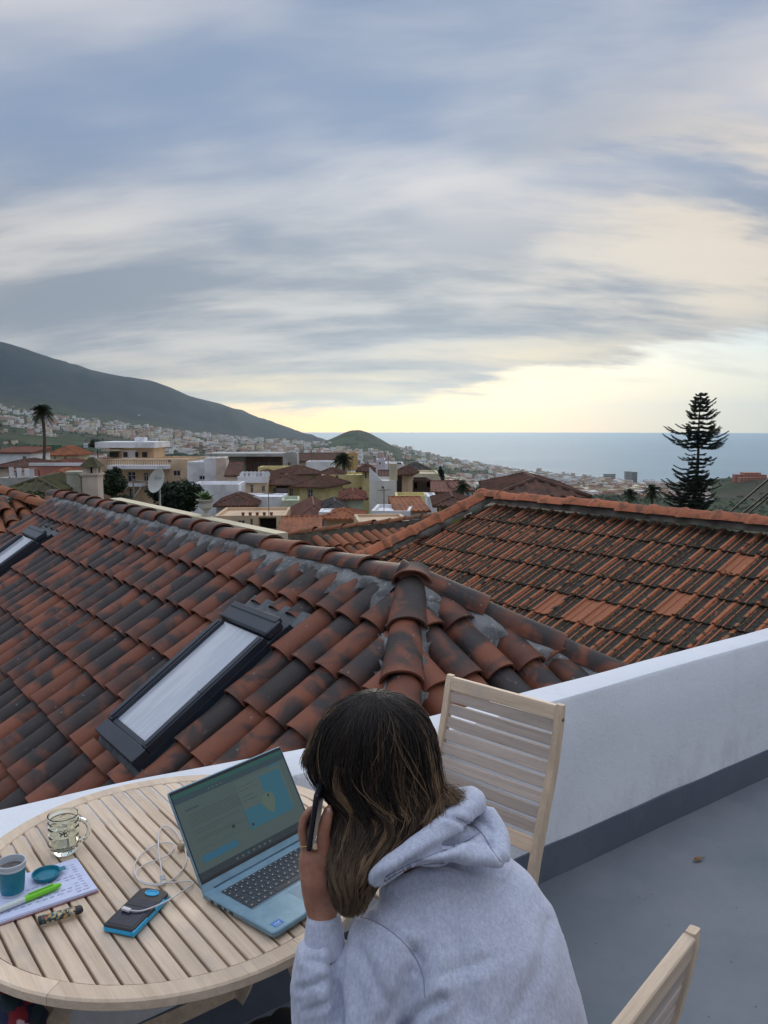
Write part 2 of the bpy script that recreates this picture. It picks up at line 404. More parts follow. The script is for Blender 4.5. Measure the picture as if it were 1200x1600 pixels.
# ------------------------------------------------------------------ terrace: floor, painted parapet
WA = Vector((.669, 3.094, 0)); WD = Vector((math.sin(R(54.2)), math.cos(R(54.2)), 0)); WN = Vector((WD.y, -WD.x, 0))  # WN points to the camera side
WH = .732
def wl(s, off, z=0): p = WA + WD * s + WN * off; return Vector((p.x, p.y, z))
def build_terrace():
    floorm = bpy.data.materials.new('painted_floor'); floorm.use_nodes = True; g = G(floorm.node_tree); b = floorm.node_tree.nodes['Principled BSDF']
    P = g.n('ShaderNodeTexCoord').outputs['Object']
    c = g.mix(g.ss(g.noise(P, 1.3, 5, .6), .35, .65), (.130, .152, .172), (.170, .186, .205))
    spk = g.n('ShaderNodeTexVoronoi'); spk.inputs['Scale'].default_value = 9; g.put(spk.inputs['Vector'], P)
    rr = g.sep(spk.outputs['Color'])[0]
    spot = g.m('MULTIPLY', g.ss(spk.outputs['Distance'], .055, .03), g.m('GREATER_THAN', rr, .86))
    c = g.mix(g.m('MULTIPLY', spot, .8), c, (.05, .045, .04))
    st = g.ss(g.noise(g.map(P, sc=(1.2, 4, 1), rot=(0, 0, R(36))), 2.4, 6, .7), .60, .66)
    c = g.mix(g.m('MULTIPLY', st, .25), c, (.15, .165, .19))
    sc_ = g.ss(g.noise(g.map(P, sc=(14, 1.5, 1), rot=(0, 0, R(-52))), 3, 5, .75), .66, .70)
    c = g.mix(g.m('MULTIPLY', sc_, .5), c, (.08, .09, .105))
    c = g.mix(g.m('MULTIPLY', g.ss(g.noise(P, 1.1, 4, .6), .48, .66), .5), c, (.225, .23, .24))
    g.put(b.inputs['Base Color'], c)
    g.put(b.inputs['Roughness'], g.ss(g.noise(P, 3, 4, .6), .3, .7, .42, .62))
    bp = g.n('ShaderNodeBump'); bp.inputs['Distance'].default_value = .002; g.put(bp.inputs['Height'], g.noise(P, 60, 5, .7)); g.put(b.inputs['Normal'], bp.outputs[0])
    a, c_, d_, e_ = wl(-6, 0), wl(9, 0), wl(9, 9), wl(-6, 9)
    mb = MB()
    mb.add([a, e_, d_, c_] + [Vector((p.x, p.y, -12)) for p in (a, e_, d_, c_)], [(0, 1, 2, 3), (4, 7, 6, 5), (0, 4, 5, 1), (1, 5, 6, 2), (2, 6, 7, 3), (3, 7, 4, 0)])
    obj('terrace_floor', mb, floorm, kind='structure')
    # parapet, a little uneven by hand-plastering and thicker to the left
    wm = bpy.data.materials.new('lime_painted_plaster'); wm.use_nodes = True; g = G(wm.node_tree); b = wm.node_tree.nodes['Principled BSDF']
    P = g.n('ShaderNodeTexCoord').outputs['Object']
    c = g.mix(g.ss(g.noise(P, 1.6, 6, .6), .35, .7), (.76, .785, .82), (.69, .715, .745))
    x, y, z = g.sep(P)
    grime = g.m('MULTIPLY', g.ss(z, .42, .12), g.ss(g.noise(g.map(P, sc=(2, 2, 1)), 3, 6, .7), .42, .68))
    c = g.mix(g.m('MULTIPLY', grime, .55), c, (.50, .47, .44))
    drip = g.m('MULTIPLY', g.ss(g.noise(g.map(P, sc=(9, 9, .8)), 1, 5, .7), .56, .70), g.ss(z, .1, .7))
    c = g.mix(g.m('MULTIPLY', drip, .20), c, (.52, .53, .54))
    crk = g.n('ShaderNodeTexVoronoi', feature='DISTANCE_TO_EDGE'); crk.inputs['Scale'].default_value = 1.1; g.put(crk.inputs['Vector'], g.vadd(P, g.xyz(g.m('MULTIPLY', g.noise(P, 5, 5, .7), .5), 0, g.m('MULTIPLY', g.noise(P, 6, 5, .7), .5))))
    c = g.mix(g.m('MULTIPLY', g.m('MULTIPLY', g.ss(crk.outputs['Distance'], .006, .0), g.ss(g.noise(P, 1.7, 2, .5), .50, .6)), .45), c, (.30, .30, .31))
    chips = g.m('MULTIPLY', g.ss(g.noise(P, 26, 3, .6), .70, .76), .5)
    c = g.mix(chips, c, (.45, .45, .45))
    g.put(b.inputs['Base Color'], c); b.inputs['Roughness'].default_value = .75
    bp = g.n('ShaderNodeBump'); bp.inputs['Distance'].default_value = .006
    g.put(bp.inputs['Height'], g.m('ADD', g.noise(P, 7, 4, .6), g.m('MULTIPLY', g.noise(P, 90, 3, .6), .25))); g.put(b.inputs['Normal'], bp.outputs[0])
    t = thing('parapet_wall', 'white plastered terrace parapet with a dark grey painted skirting', 'wall', wl(0, 0))
    mb = MB(); prof = []
    ss_ = list(np.arange(-6, 9.01, .12)); rings = []
    for s_ in ss_:
        back = float(np.interp(s_, [-6, -2.6, -1.62, -1.0, 9], [.40, .33, .275, .165, .135]))
        if s_ > -1.0: back = float(np.interp(s_, [-1.0, 0, .5, 3], [.165, .15, .137, .137]))
        j = lambda k, a=.004: a * mnoise.noise(Vector((s_ * 2.1, k * 3.3, 0)))
        h = WH + .006 * mnoise.noise(Vector((s_ * .9, 4, 0)))
        rings.append([wl(s_, 0 + j(0), 0), wl(s_, j(1), .25), wl(s_, j(2), .5), wl(s_, j(3), h - .022), wl(s_, -.008 + j(4), h - .006), wl(s_, -.028, h + j(5)),
                      wl(s_, -back + .02, h + .004 + j(6)), wl(s_, -back, h - .02), wl(s_, -back, -1.0), wl(s_, -.01, -1.0)])
    mb.rings([r_[::-1] for r_ in rings])
    wobj('wall', mb, wm, t, smooth='auto')
    sk = pmat('skirting_paint', (.088, .108, .138), (.105, .125, .155), 3, .6, .002, 60)
    rings = []
    for s_ in ss_:
        h = .143 + .006 * mnoise.noise(Vector((s_ * 3.2, 0, 7)))
        o_ = .004 * mnoise.noise(Vector((s_ * 2.1, 0, 0)))
        rings.append([wl(s_, -.006, .001), wl(s_, .012 + o_, .001), wl(s_, .008 + .004 * mnoise.noise(Vector((s_ * 2.1, 2, 0))) , h), wl(s_, -.006, h)])
    mb = MB(); mb.rings(rings); wobj('skirting', mb, sk, t)
build_terrace()
# ------------------------------------------------------------------ clay tiles
def tile_mat(name, clay, dark, thr=(.385, .55), rough=.62, streak=1.0):
    m = bpy.data.materials.new(name); m.use_nodes = True; g = G(m.node_tree); b = m.node_tree.nodes['Principled BSDF']
    P = g.n('ShaderNodeTexCoord').outputs['Object']; rnd = g.n('ShaderNodeObjectInfo').outputs['Random']
    off = g.xyz(g.m('MULTIPLY', rnd, 47.0), g.m('MULTIPLY', rnd, 131.0), g.m('MULTIPLY', rnd, 17.0))
    Pr = g.vadd(P, off)
    n = g.noise(g.map(Pr, sc=(3.2, 4.2, 3)), 1.0, 3, .5, .6)
    n2 = g.noise(g.map(Pr, sc=(14, 10, 14)), 1, 4, .6)
    r2 = g.m('FRACT', g.m('MULTIPLY', rnd, 7.77)); r3 = g.m('FRACT', g.m('MULTIPLY', rnd, 23.3))
    shift = g.m('MULTIPLY', g.m('SUBTRACT', r2, .5), .16)
    f = g.ss(g.m('ADD', g.m('ADD', n, shift), g.m('MULTIPLY', g.m('SUBTRACT', n2, .5), .10)), thr[0], thr[1])
    x, y, z = g.sep(P)
    tip = g.ss(y, .10, .0)                       # the kiln left the exposed lower lip lighter on most tiles
    f = g.m('MULTIPLY', f, g.m('SUBTRACT', 1.0, g.m('MULTIPLY', tip, g.m('MULTIPLY', r3, .9))))
    c1 = g.mix(r3, clay, tuple(v * .62 for v in clay)); c1 = g.mix(g.m('MULTIPLY', n2, .35), c1, tuple(v * 1.2 for v in clay))
    b.inputs['Specular IOR Level'].default_value = .3
    c = g.mix(g.m('MULTIPLY', f, .96), c1, g.mix(n2, dark, tuple(v * 1.8 for v in dark)))
    dust = g.ss(g.noise(g.map(Pr, sc=(40, 12, 40)), 1, 5, .7), .60, .72)
    lich = g.n('ShaderNodeTexVoronoi'); lich.inputs['Scale'].default_value = 26; g.put(lich.inputs['Vector'], Pr)
    ls = g.m('MULTIPLY', g.ss(lich.outputs['Distance'], .20, .12), g.m('GREATER_THAN', g.sep(lich.outputs['Color'])[1], .90))
    c = g.mix(g.m('MULTIPLY', ls, .45), c, (.30, .28, .23))
    c = g.mix(g.m('MULTIPLY', dust, .16), c, (.36, .30, .27))
    g.put(b.inputs['Base Color'], c); g.put(b.inputs['Roughness'], g.m('SUBTRACT', rough, g.m('MULTIPLY', f, .10)))
    bp = g.n('ShaderNodeBump'); bp.inputs['Distance'].default_value = .0018
    g.put(bp.inputs['Height'], g.m('ADD', g.noise(Pr, 70, 5, .7), g.m('MULTIPLY', g.noise(g.map(Pr, sc=(60, 3, 60)), 1, 3, .5), .8))); g.put(b.inputs['Normal'], bp.outputs[0])
    return m
CLAY = tile_mat('flashed_clay', (.225, .078, .042), (.021, .019, .018))
DECKM = pmat('dark_underlay', (.03, .022, .02), (.05, .035, .03), 6, .9)
MORT = bpy.data.materials.new('smeared_mortar'); MORT.use_nodes = True
def _mort():
    g = G(MORT.node_tree); b = MORT.node_tree.nodes['Principled BSDF']; P = g.n('ShaderNodeTexCoord').outputs['Object']
    n = g.noise(P, 7, 6, .65); n2 = g.noise(P, 38, 5, .7)
    c = g.mix(g.ss(n, .35, .62), (.095, .10, .10), (.22, .22, .215)); c = g.mix(g.ss(n2, .56, .7), c, (.40, .40, .38))
    g.put(b.inputs['Base Color'], c); b.inputs['Roughness'].default_value = .85
    bp = g.n('ShaderNodeBump'); bp.inputs['Distance'].default_value = .008; g.put(bp.inputs['Height'], g.m('ADD', n, g.m('MULTIPLY', n2, .4))); g.put(b.inputs['Normal'], bp.outputs[0])
_mort()
TP, TE, TL_ = .206, .335, .415      # column pitch, exposure, tile length
def barrel(w0=.184, w1=.166, h=.080, L=TL_, lift=.034, th=.013, pan=True, seg=9, nl=4):
    """half-round cover tile; local y up-slope from its lower lip at y=0, z out of the roof"""
    mb = MB(); outer = []; inner = []
    for i in range(nl + 1):
        t = i / nl; w_ = w0 + (w1 - w0) * t; y = L * t; zl = lift * (1 - t) + .004
        hh = h * (1 - .06 * t)
        sag = -.003 * math.sin(math.pi * t)
        outer.append([(-math.cos(math.pi * k / seg) * w_ / 2, y, zl + sag + hh * math.sin(math.pi * k / seg) ** .92) for k in range(seg + 1)])
        inner.append([(-math.cos(math.pi * k / seg) * (w_ / 2 - th), y, zl + sag + (hh - th) * math.sin(math.pi * k / seg) ** .92) for k in range(seg + 1)])
    n = seg + 1
    v = [p for r_ in outer for p in r_]; f = []
    for i in range(nl):
        for k in range(seg): a = i * n + k; f.append((a, a + n, a + n + 1, a + 1))
    b = len(v); v += inner[0] + inner[-1]
    for k in range(seg): f.append((k, k + 1, b + k + 1, b + k)); f.append((b + k, b + k + 1, b + n + k + 1, b + n + k))
    mb.add(v, [q[::-1] for q in f])
    if pan:
        x0, x1 = w0 / 2 - .012, TP - w0 / 2 + .012; m_ = 4
        rs = [[(x0 + (x1 - x0) * k / m_, y, zz + .006 - .050 * math.sin(math.pi * k / m_)) for k in range(m_ + 1)] for y, zz in ((0.02, .02), (L, .0))]
        v = rs[0] + rs[1]; f = [(k, k + 1, k + m_ + 2, k + m_ + 1) for k in range(m_)]
        mb.add(v, f)
    return mb
def clipped(mb_verts, mb_faces, planes, mats):
    """planes: (point, normal) in local space; what lies on the +normal side is removed"""
    bm = bmesh.new(); vs = [bm.verts.new(p) for p in mb_verts]
    for f in mb_faces: bm.faces.new([vs[i] for i in f])
    for p, n in planes:
        geom = bm.verts[:] + bm.edges[:] + bm.faces[:]
        if not bm.faces: break
        bmesh.ops.bisect_plane(bm, geom=geom, plane_co=p, plane_no=n, clear_outer=True)
    if not bm.faces: bm.free(); return None
    me = bpy.data.meshes.new('tile'); bm.to_mesh(me); bm.free(); me.materials.append(mats)
    me.polygons.foreach_set('use_smooth', [True] * len(me.polygons)); me.set_sharp_from_angle(angle=R(40))
    return me
def lay_tiles(name, parent, O, ex, up, nx, ny, cols, rows, clip, base, mat, jit=.004, pitch=TP, expo=TE, off0=0.0, skip=None, stagger=None, limit=None):
    """tiles over a slope: O ridge origin, ex along the ridge, up up-slope; rows counted down from the ridge"""
    mbase = base.mesh(name, mat, 'auto'); made = []
    nrm = Vector(ex).cross(Vector(up)).normalized()
    L = max(p[1] for p in base.v)
    for c in cols:
        for r_ in rows:
            o = Vector(O) + Vector(ex) * (c * pitch + off0 + random.uniform(-1, 1) * jit) - Vector(up) * (r_ * expo + random.uniform(-1, 1) * jit * 1.5) + nrm * random.uniform(0, jit * .6)
            extra = skip(o, c, r_) if skip else None
            if extra is True: continue
            M = Matrix((ex, up, nrm)).transposed().to_4x4(); M.translation = o
            M = M @ Matrix.Rotation(R(random.uniform(-1, 1) * jit * 220), 4, 'Z') @ Matrix.Rotation(R(random.uniform(-1, 1) * jit * 200), 4, 'Y')
            corners = [M @ Vector(p) for p in ((-pitch / 2, 0, 0), (pitch * .55, 0, 0), (-pitch / 2, L, 0), (pitch * .55, L, 0), (0, 0, .08), (0, L, .08))]
            cut = False; out_ = False
            clip_ = list(clip) + (extra or [])
            for p, n in clip_:
                dd = [(q - p).dot(n) for q in corners]
                if min(dd) > 0: out_ = True; break
                if max(dd) > 0: cut = True
            if out_: continue
            me = mbase
            if cut:
                Mi = M.inverted(); R3 = M.to_3x3().transposed()
                me = clipped(base.v, base.f, [(Mi @ p, (R3 @ n).normalized()) for p, n in clip_], mat)
                if me is None: continue
            made.append(link(name, me, parent, M))
    return made
def cap_tile(w0=.200, w1=.172, h=.070, L=.42):
    return barrel(w0, w1, h, L, lift=.022, th=.012, pan=False, seg=11, nl=4)
def lay_caps(name, parent, A, B, step, nrm, mat, base, start=0.0, n=None, jit=.004):
    """caps from A (upper or far end) to B; each lip points to B"""
    A, B = Vector(A), Vector(B); d = (B - A); Ln = d.length; d.normalize()
    me = base.mesh(name, mat, 'auto'); k = 0; s_ = start + step
    while s_ < Ln + step * .6 and (n is None or k < n):
        o = A + d * s_
        M = frame(o, (-d).cross(Vector(nrm)), ey=-d)
        M = M @ Matrix.Rotation(R(random.uniform(-2, 2)), 4, 'Z') @ Matrix.Rotation(R(random.uniform(-3, 3)), 4, 'Y')
        M.translation += Vector(nrm) * random.uniform(-1, 1) * jit
        link(name, me, parent, M); s_ += step; k += 1

# ------------------------------------------------------------------ the near roof with its two roof windows
NA = R(-37.3); E1 = Vector((math.sin(NA), math.cos(NA), 0)); R1 = Vector((math.cos(NA), -math.sin(NA), 0))
T1, T2 = R(34), R(32); ZV = Vector((0, 0, 1))
UP1 = (R1 * math.cos(T1) + ZV * math.sin(T1)); N1 = E1.cross(UP1) * -1
if N1.z < 0: N1 = -N1
D1 = 4.3
AP = Vector((0, 0, H)) + ray(645, 885) * D1              # apex, at the height of the cap tiles
AP0 = AP - ZV * .135                                     # apex of the deck planes
def near_roof():
    t = thing('near_tiled_roof', 'nearest hipped roof of flashed red and black barrel tiles with two roof windows', 'roof', AP0)
    kx = math.tan(T2) / math.tan(T1)
    hA = (-E1 - R1 * kx - ZV * math.tan(T2)); hB = (-E1 + R1 * kx - ZV * math.tan(T2))
    UPh = (E1 * math.cos(T2) + ZV * math.sin(T2)).normalized(); XR = R1
    back = wl(0, -.20)
    wallclip = (Vector(back), WN)
    # deck planes (one closed body under the tiles)
    Lr = 6.55; dep = 3.0
    a0, a1 = AP0, AP0 + E1 * Lr
    gl = .62
    pL0 = AP0 + hA * (gl / math.tan(T2)) ; pR0 = AP0 + hB * (gl / math.tan(T2))
    dz = 1.9; pLm = pL0 - R1 * ((dz - gl) / math.tan(T1)) - ZV * (dz - gl)
    pL1 = a1 - UP1 * (dz / math.sin(T1)); pR1 = a1 + R1 * (gl / math.tan(T1)) - ZV * gl
    lo = lambda p: Vector((p.x, p.y, -12.0))
    mb = MB(); V = [a0, a1, pL0, pLm, pL1, pR0, pR1]; V += [lo(p) for p in V]
    mb.add(V, [(0, 1, 4, 3, 2), (0, 5, 6, 1), (0, 2, 5), (1, 6, 4), (2, 3, 10, 9), (3, 4, 11, 10), (4, 6, 13, 11), (6, 5, 12, 13), (5, 2, 9, 12)])
    wobj('roof_deck', mb, DECKM, t)
    # left slope
    planeN = lambda d: Vector((d.y, -d.x, 0)).normalized()
    hn = planeN(hA); 
    if hn.dot(-R1) > 0: hn = -hn
    hn = hn if hn.dot(R1) > 0 or True else hn
    # remove what lies beyond hip A towards the hip face
    test = AP0 - E1 * 1.0
    nA = hn if (test - AP0).dot(hn) > 0 else -hn
    skyl = SKYL
    def skip(o, c, r_):
        s_ = (o - AP0).dot(E1); u_ = (o - AP0).dot(UP1)
        for (s0, s1, u0, u1) in skyl:
            if s_ + .1 < s0 or s_ - .1 > s1 or u_ + .41 < u0 or u_ > u1 + .08: continue
            if s0 - .01 < s_ < s1 + .01:
                if u_ < u0 - .10: return [(AP0 + UP1 * (u0 - .03), UP1)]
                if u_ + .33 > u1 + .10: return [(AP0 + UP1 * (u1 + .10), -UP1)]
                return True
            if s_ <= s0: return [(AP0 + E1 * (s0 - .012), E1)]
            return [(AP0 + E1 * (s1 + .012), -E1)]
        return False
    ex = E1; nn = E1.cross(UP1)
    EX = ex if nn.z > 0 else -ex
    sgn = 1 if nn.z > 0 else -1
    cols = [sgn * c for c in range(-9, 32)]
    lim = (AP0 + E1 * (Lr), E1)
    verge = (AP0 + E1 * 6.45, E1)
    ridge = (AP0 + R1 * -.02, R1)
    base = barrel()
    m1 = lay_tiles('tile', t, AP0, EX, UP1, 0, 0, cols, range(1, 9), [(AP0, nA), wallclip, ridge, verge], base, CLAY, off0=.03, skip=skip, jit=.006)
    # hip face
    nn2 = XR.cross(UPh); sg = 1 if nn2.z > 0 else -1
    nB = planeN(hB); nB = nB if (AP0 + R1 - AP0).dot(nB) > 0 else -nB
    m2 = lay_tiles('tile', t, AP0, XR * sg, UPh, 0, 0, range(-9, 10), range(1, 7), [(AP0, -nA), (AP0, nB), wallclip], barrel(), CLAY, off0=.07)
    print('near tiles', len(m1), len(m2))
    # ridge and hip caps with the mortar that beds them
    cap = cap_tile()
    nr = (ZV).normalized()
    lay_caps('ridge_tile', t, AP0 + E1 * 6.7 + ZV * .050, AP0 + E1 * .12 + ZV * .050, .372, nr, CLAY, cap)
    nAh = (E1.cross(UP1) if E1.cross(UP1).z > 0 else -E1.cross(UP1)); nHh = XR.cross(UPh); nHh = nHh if nHh.z > 0 else -nHh
    ea = hA.normalized(); na = (nAh + nHh).normalized()
    capA = cap_tile(.205, .155, .085, .43)
    lay_caps('hip_tile', t, AP0 + na * .042 - ea * .0, AP0 + ea * 1.2 + na * .042, .385, na, CLAY, capA, start=.02)
    lay_caps('hip_tile', t, AP0 + na * .055 - ea * .0, AP0 + ea * 1.2 + na * .055, .05, na, CLAY, cap_tile(.215, .2, .095, .12), n=1)
    upR = (-R1 * math.cos(T1) + ZV * math.sin(T1)); nRr = E1.cross(upR); nRr = nRr if nRr.z > 0 else -nRr
    nb = (nRr + nHh).normalized(); eb = hB.normalized()
    lay_caps('hip_tile', t, AP0 + nb * .05 - eb * .05, AP0 + eb * 1.45 + nb * .05, .43, nb, CLAY, cap_tile(.20, .17, .085, .5))
    def mortar(P0, along, L_, down, nrm, wid, colpitch, coff, h0=.088, dens=90, ramped=True):
        nu = max(8, int(L_ * dens / 2)); nv = 14; v = []; f = []
        for i in range(nu + 1):
            s_ = L_ * i / nu
            ph = ((s_ * colpitch[0] + coff) / TP) % 1.0
            for j in range(nv + 1):
                q = j / nv * wid * 1.35
                ph2 = ((s_ * colpitch[0] + q * colpitch[1] + coff) / TP + .5) % 1.0 - .5
                k = abs(ph2) * TP / .083
                cover = (.078 * math.sqrt(max(0, 1 - k * k)) + .012) if k < 1 else .0
                wob = mnoise.noise(Vector((s_ * 5, q * 3, P0.x))) 
                fine = mnoise.noise(Vector((s_ * 22, q * 22, P0.y)))
                edge = wid * (.62 + .45 * wob + .16 * fine + (.30 if k >= .8 else -.10))
                fill = max(0, 1 - (q / wid) ** 1.6)
                z_ = cover + .014 + (h0 - cover) * fill * (1 if cover < h0 else 0) + .006 * fine
                z_ = max(z_, cover + .010)
                if q > edge: z_ = cover - .02 - (q - edge) * 1.2
                v.append(P0 + along * s_ + down * q + nrm * z_)
        for i in range(nu):
            for j in range(nv):
                a = i * (nv + 1) + j; f.append((a, a + 1, a + nv + 2, a + nv + 1))
        return v, f
    mb = MB(); v, f = mortar(AP0, E1, 6.4, -UP1, nAh, .24, (1, 0), -.03); mb.add(v, f); wobj('ridge_mortar', mb, MORT, t, smooth=True)
    # hips: strips to both sides
    def hipmort(e_, nface, side, wid, L_=2.1):
        dn = (side - e_ * side.dot(e_)); dn = (dn - nface * dn.dot(nface)).normalized()
        return dn
    mb = MB()
    for (e_, nf, other, wid, cp) in ((ea, nAh, -R1 * 1.0 + E1 * .2, .145, (.75, .5)), (ea, nHh, R1 - E1 * .2, .145, (.6, .7)), (eb, nHh, -R1 * .6 - E1 * .6, .235, (.6, -.7)), ):
        dn = hipmort(e_, nf, other, wid)
        v, f = mortar(AP0 + e_ * .0, e_, 1.38, dn, nf, wid, cp, .0, h0=.075)
        mb.add(v, f)
    wobj('hip_mortar', mb, MORT, t, smooth=True)
    # fill at the apex
    mb = MB(); mb.v = []; n = 14
    for j in range(7):
        rr = .27 * (j / 6)
        for k in range(n):
            a = 2 * math.pi * k / n; dx = math.cos(a) * rr; dy = math.sin(a) * rr
            p = AP0 + R1 * dx + E1 * dy
            zz = AP0.z - max(abs(dx) * math.tan(T1), -dy * math.tan(T2)) + .095 + .018 * mnoise.noise(Vector((dx * 12, dy * 12, 0))) - (.12 if j == 6 else 0)
            mb.v.append((p.x, p.y, zz))
    mb.f = [(j * n + k, j * n + (k + 1) % n, (j + 1) * n + (k + 1) % n, (j + 1) * n + k) for j in range(6) for k in range(n)]; mb.mi = [0] * len(mb.f)
    wobj('apex_mortar', mb, MORT, t, smooth=True)
    return t, nAh
# roof windows (s along the ridge, u up-slope, both from the deck apex)
SKYL = [(.113 * D1, .241 * D1, -.362 * D1, -.124 * D1), (1.185 * D1, 1.318 * D1, -.362 * D1, -.124 * D1)]
NEAR, NSL = near_roof()
FRM = pmat('anthracite_aluminium', (.020, .026, .038), (.026, .034, .048), 3, .38, .0004, 50, spec=.55)
def glassy(name, c, rough=.08):
    m = bpy.data.materials.new(name); m.use_nodes = True; b = m.node_tree.nodes['Principled BSDF']
    b.inputs['Base Color'].default_value = tuple(c) + (1,); b.inputs['Roughness'].default_value = rough
    b.inputs['Coat Weight'].default_value = 1.0; b.inputs['Coat Roughness'].default_value = .02
    return m
BLIND = pmat('pale_blind_behind_glass', (.46, .50, .56), (.55, .58, .63), 3.2, .22, 0, stretch=(5, .7, 1)); BLIND.node_tree.nodes['Principled BSDF'].inputs['Coat Weight'].default_value = 1.0
def skylight(q, label):
    s0, s1, u0, u1 = q
    sg = 1 if E1.cross(UP1).z > 0 else -1
    ex = E1 * sg
    W = s1 - s0; L = u1 - u0
    xo = s0 if sg > 0 else -s1
    M = Matrix((ex, UP1, NSL)).transposed().to_4x4(); M.translation = AP0 + ex * xo + UP1 * u0 + NSL * .02
    # a window belongs to the roof it is built into
    t = link('roof_window', None, NEAR, M); t['label'] = label
    zt = .125; fw = .055
    def part(n, mb, m, **k): return link(n, mb.mesh(n, m, 'auto'), t, M, **k)
    part('casing', MB().box(0, W, 0, L, 0, zt - .045, bev=.004).box(-.0, W, L - .001, L + .035, 0, zt - .05, bev=.003), FRM)
    mb = MB(); b = .004
    mb.box(0, fw, .09, L - .13, zt - .05, zt, bev=b).box(W - fw, W, .09, L - .13, zt - .05, zt, bev=b)
    mb.box(.006, fw - .012, .1, L - .14, zt, zt + .008, bev=.003).box(W - fw + .012, W - .006, .1, L - .14, zt, zt + .008, bev=.003)
    mb.box(0, W, 0, .088, zt - .05, zt - .004, bev=b)
    mb.box(.062, W - .062, .0885, .118, zt - .03, zt - .012, bev=.003)
    part('sash_frame', mb, FRM)
    mb = MB(); mb.box(-.004, W + .004, L - .110, L - .004, zt - .04, zt + .010, bev=.006).box(.01, W - .01, L - .03, L + .012, zt - .02, zt + .017, bev=.005)
    part('hood', mb, FRM)
    part('pane', MB().box(.05, W - .05, .11, L - .12, zt - .045, zt - .026), BLIND)
    mb = MB().box(.0, .016, .40 * L, .40 * L + .004, zt - .04, zt + .009).box(W - .05, W - .004, .45 * L, .45 * L + .004, zt - .03, zt + .0092)
    part('cover_joint', mb, DECKM)
    # lead apron and side flashings
    mb = MB(); n = 26; v = []
    for (yy, zz) in ((.02, .06), (-.04, .045), (-.07, .04)):
        for k in range(n + 1):
            x = -.05 + (W + .10) * k / n
            v.append((x, yy, zz + .024 * math.sin(2 * math.pi * x / TP) * (1 if yy < 0 else .2)))
    mb.add(v, [(j * (n + 1) + k, (j + 1) * (n + 1) + k, (j + 1) * (n + 1) + k + 1, j * (n + 1) + k + 1) for j in range(2) for k in range(n)])
    mb.box(-.03, 0, -.02, L + .06, .0, .035).box(W, W + .03, -.02, L + .06, .0, .035).box(-.05, W + .05, L + .035, L + .15, .01, .05)
    part('flashing', mb, LEAD)
LEAD = pmat('weathered_lead', (.055, .062, .07), (.10, .11, .115), 9, .55, .002, 40)
skylight(SKYL[0], 'larger looking roof window of dark aluminium with a pale blind, nearest the laptop')
skylight(SKYL[1], 'farther roof window at the left edge of the roof')

# ------------------------------------------------------------------ old roof on the right: interlocking tiles under lichen
def flat_tile(W=.196, L=.42):
    mb = MB(); prof = [(-.098, .006), (-.094, .028), (-.066, .030), (-.058, .010), (-.036, .004), (-.010, .004), (-.004, .014), (.006, .014), (.012, .004), (.05, .004), (.078, .008), (.100, .010)]
    r0 = [(x, 0, z + .024) for x, z in prof]; r1 = [(x, L, z + .002) for x, z in prof]; r2 = [(x, 0.004, .006) for x, z in prof]
    n = len(prof); mb.add(r2 + r0 + r1, [(k, k + 1, n + k + 1, n + k) for k in range(n - 1)] + [(n + k, n + k + 1, 2 * n + k + 1, 2 * n + k) for k in range(n - 1)])
    return mb
def old_mat(name, fresh=False):
    m = bpy.data.materials.new(name); m.use_nodes = True; g = G(m.node_tree); b = m.node_tree.nodes['Principled BSDF']
    P = g.n('ShaderNodeTexCoord').outputs['Object']; rnd = g.n('ShaderNodeObjectInfo').outputs['Random']
    Pr = g.vadd(P, g.xyz(g.m('MULTIPLY', rnd, 47.0), g.m('MULTIPLY', rnd, 131.0), g.m('MULTIPLY', rnd, 17.0)))
    x, y, z = g.sep(P)
    n4 = g.noise(Pr, 75, 4, .7); n1 = g.noise(Pr, 26, 6, .68); n2 = g.noise(g.map(Pr, sc=(9, 3, 9)), 1, 4, .6)
    r2 = g.m('FRACT', g.m('MULTIPLY', rnd, 9.1))
    clay = g.mix(r2, (.33, .115, .045), (.42, .135, .06)); clay = g.mix(g.ss(n1, .5, .66), clay, (.42, .24, .12))
    moss = g.mix(g.ss(n1, .4, .6), (.013, .012, .010), (.050, .044, .028))
    moss = g.mix(g.m('MULTIPLY', g.ss(n2, .55, .70), .5), moss, (.05, .045, .022))
    # lichen holds in the flat troughs, the raised rib stays clean
    rel = g.m('SUBTRACT', z, g.m('MULTIPLY', g.m('SUBTRACT', .42, y), .052))
    rib = g.m('MULTIPLY', g.ss(rel, .012, .026), g.ss(g.noise(g.map(Pr, sc=(3, 9, 3)), 1, 3, .6), .34, .50))
    rib = g.m('MAXIMUM', rib, g.m('MULTIPLY', g.ss(rel, .008, .013), g.m('MULTIPLY', g.m('LESS_THAN', rel, .0165), .75)))
    if fresh: f = g.m('MULTIPLY', g.ss(n1, .62, .7), .5)
    else:
        f = g.m('SUBTRACT', g.m('ADD', 1.12, g.m('MULTIPLY', g.m('SUBTRACT', n2, .5), .9)), g.m('MULTIPLY', rib, 1.05))
        f = g.m('SUBTRACT', f, g.m('MULTIPLY', g.m('SUBTRACT', r2, .5), .55))
        f = g.m('ADD', f, g.m('MULTIPLY', g.m('SUBTRACT', n1, .5), 2.4))
        f = g.m('ADD', f, g.m('MULTIPLY', g.m('SUBTRACT', n4, .5), 1.3))
        f = g.ss(f, .38, .70)
    c = g.mix(f, (.36, .135, .065) if fresh else clay, moss)
    g.put(b.inputs['Base Color'], c); b.inputs['Roughness'].default_value = .9
    bp = g.n('ShaderNodeBump'); bp.inputs['Distance'].default_value = .006; g.put(bp.inputs['Height'], g.noise(Pr, 45, 6, .7)); g.put(b.inputs['Normal'], bp.outputs[0])
    return m
OLD = old_mat('lichened_clay'); FRESH = old_mat('replacement_clay', True)
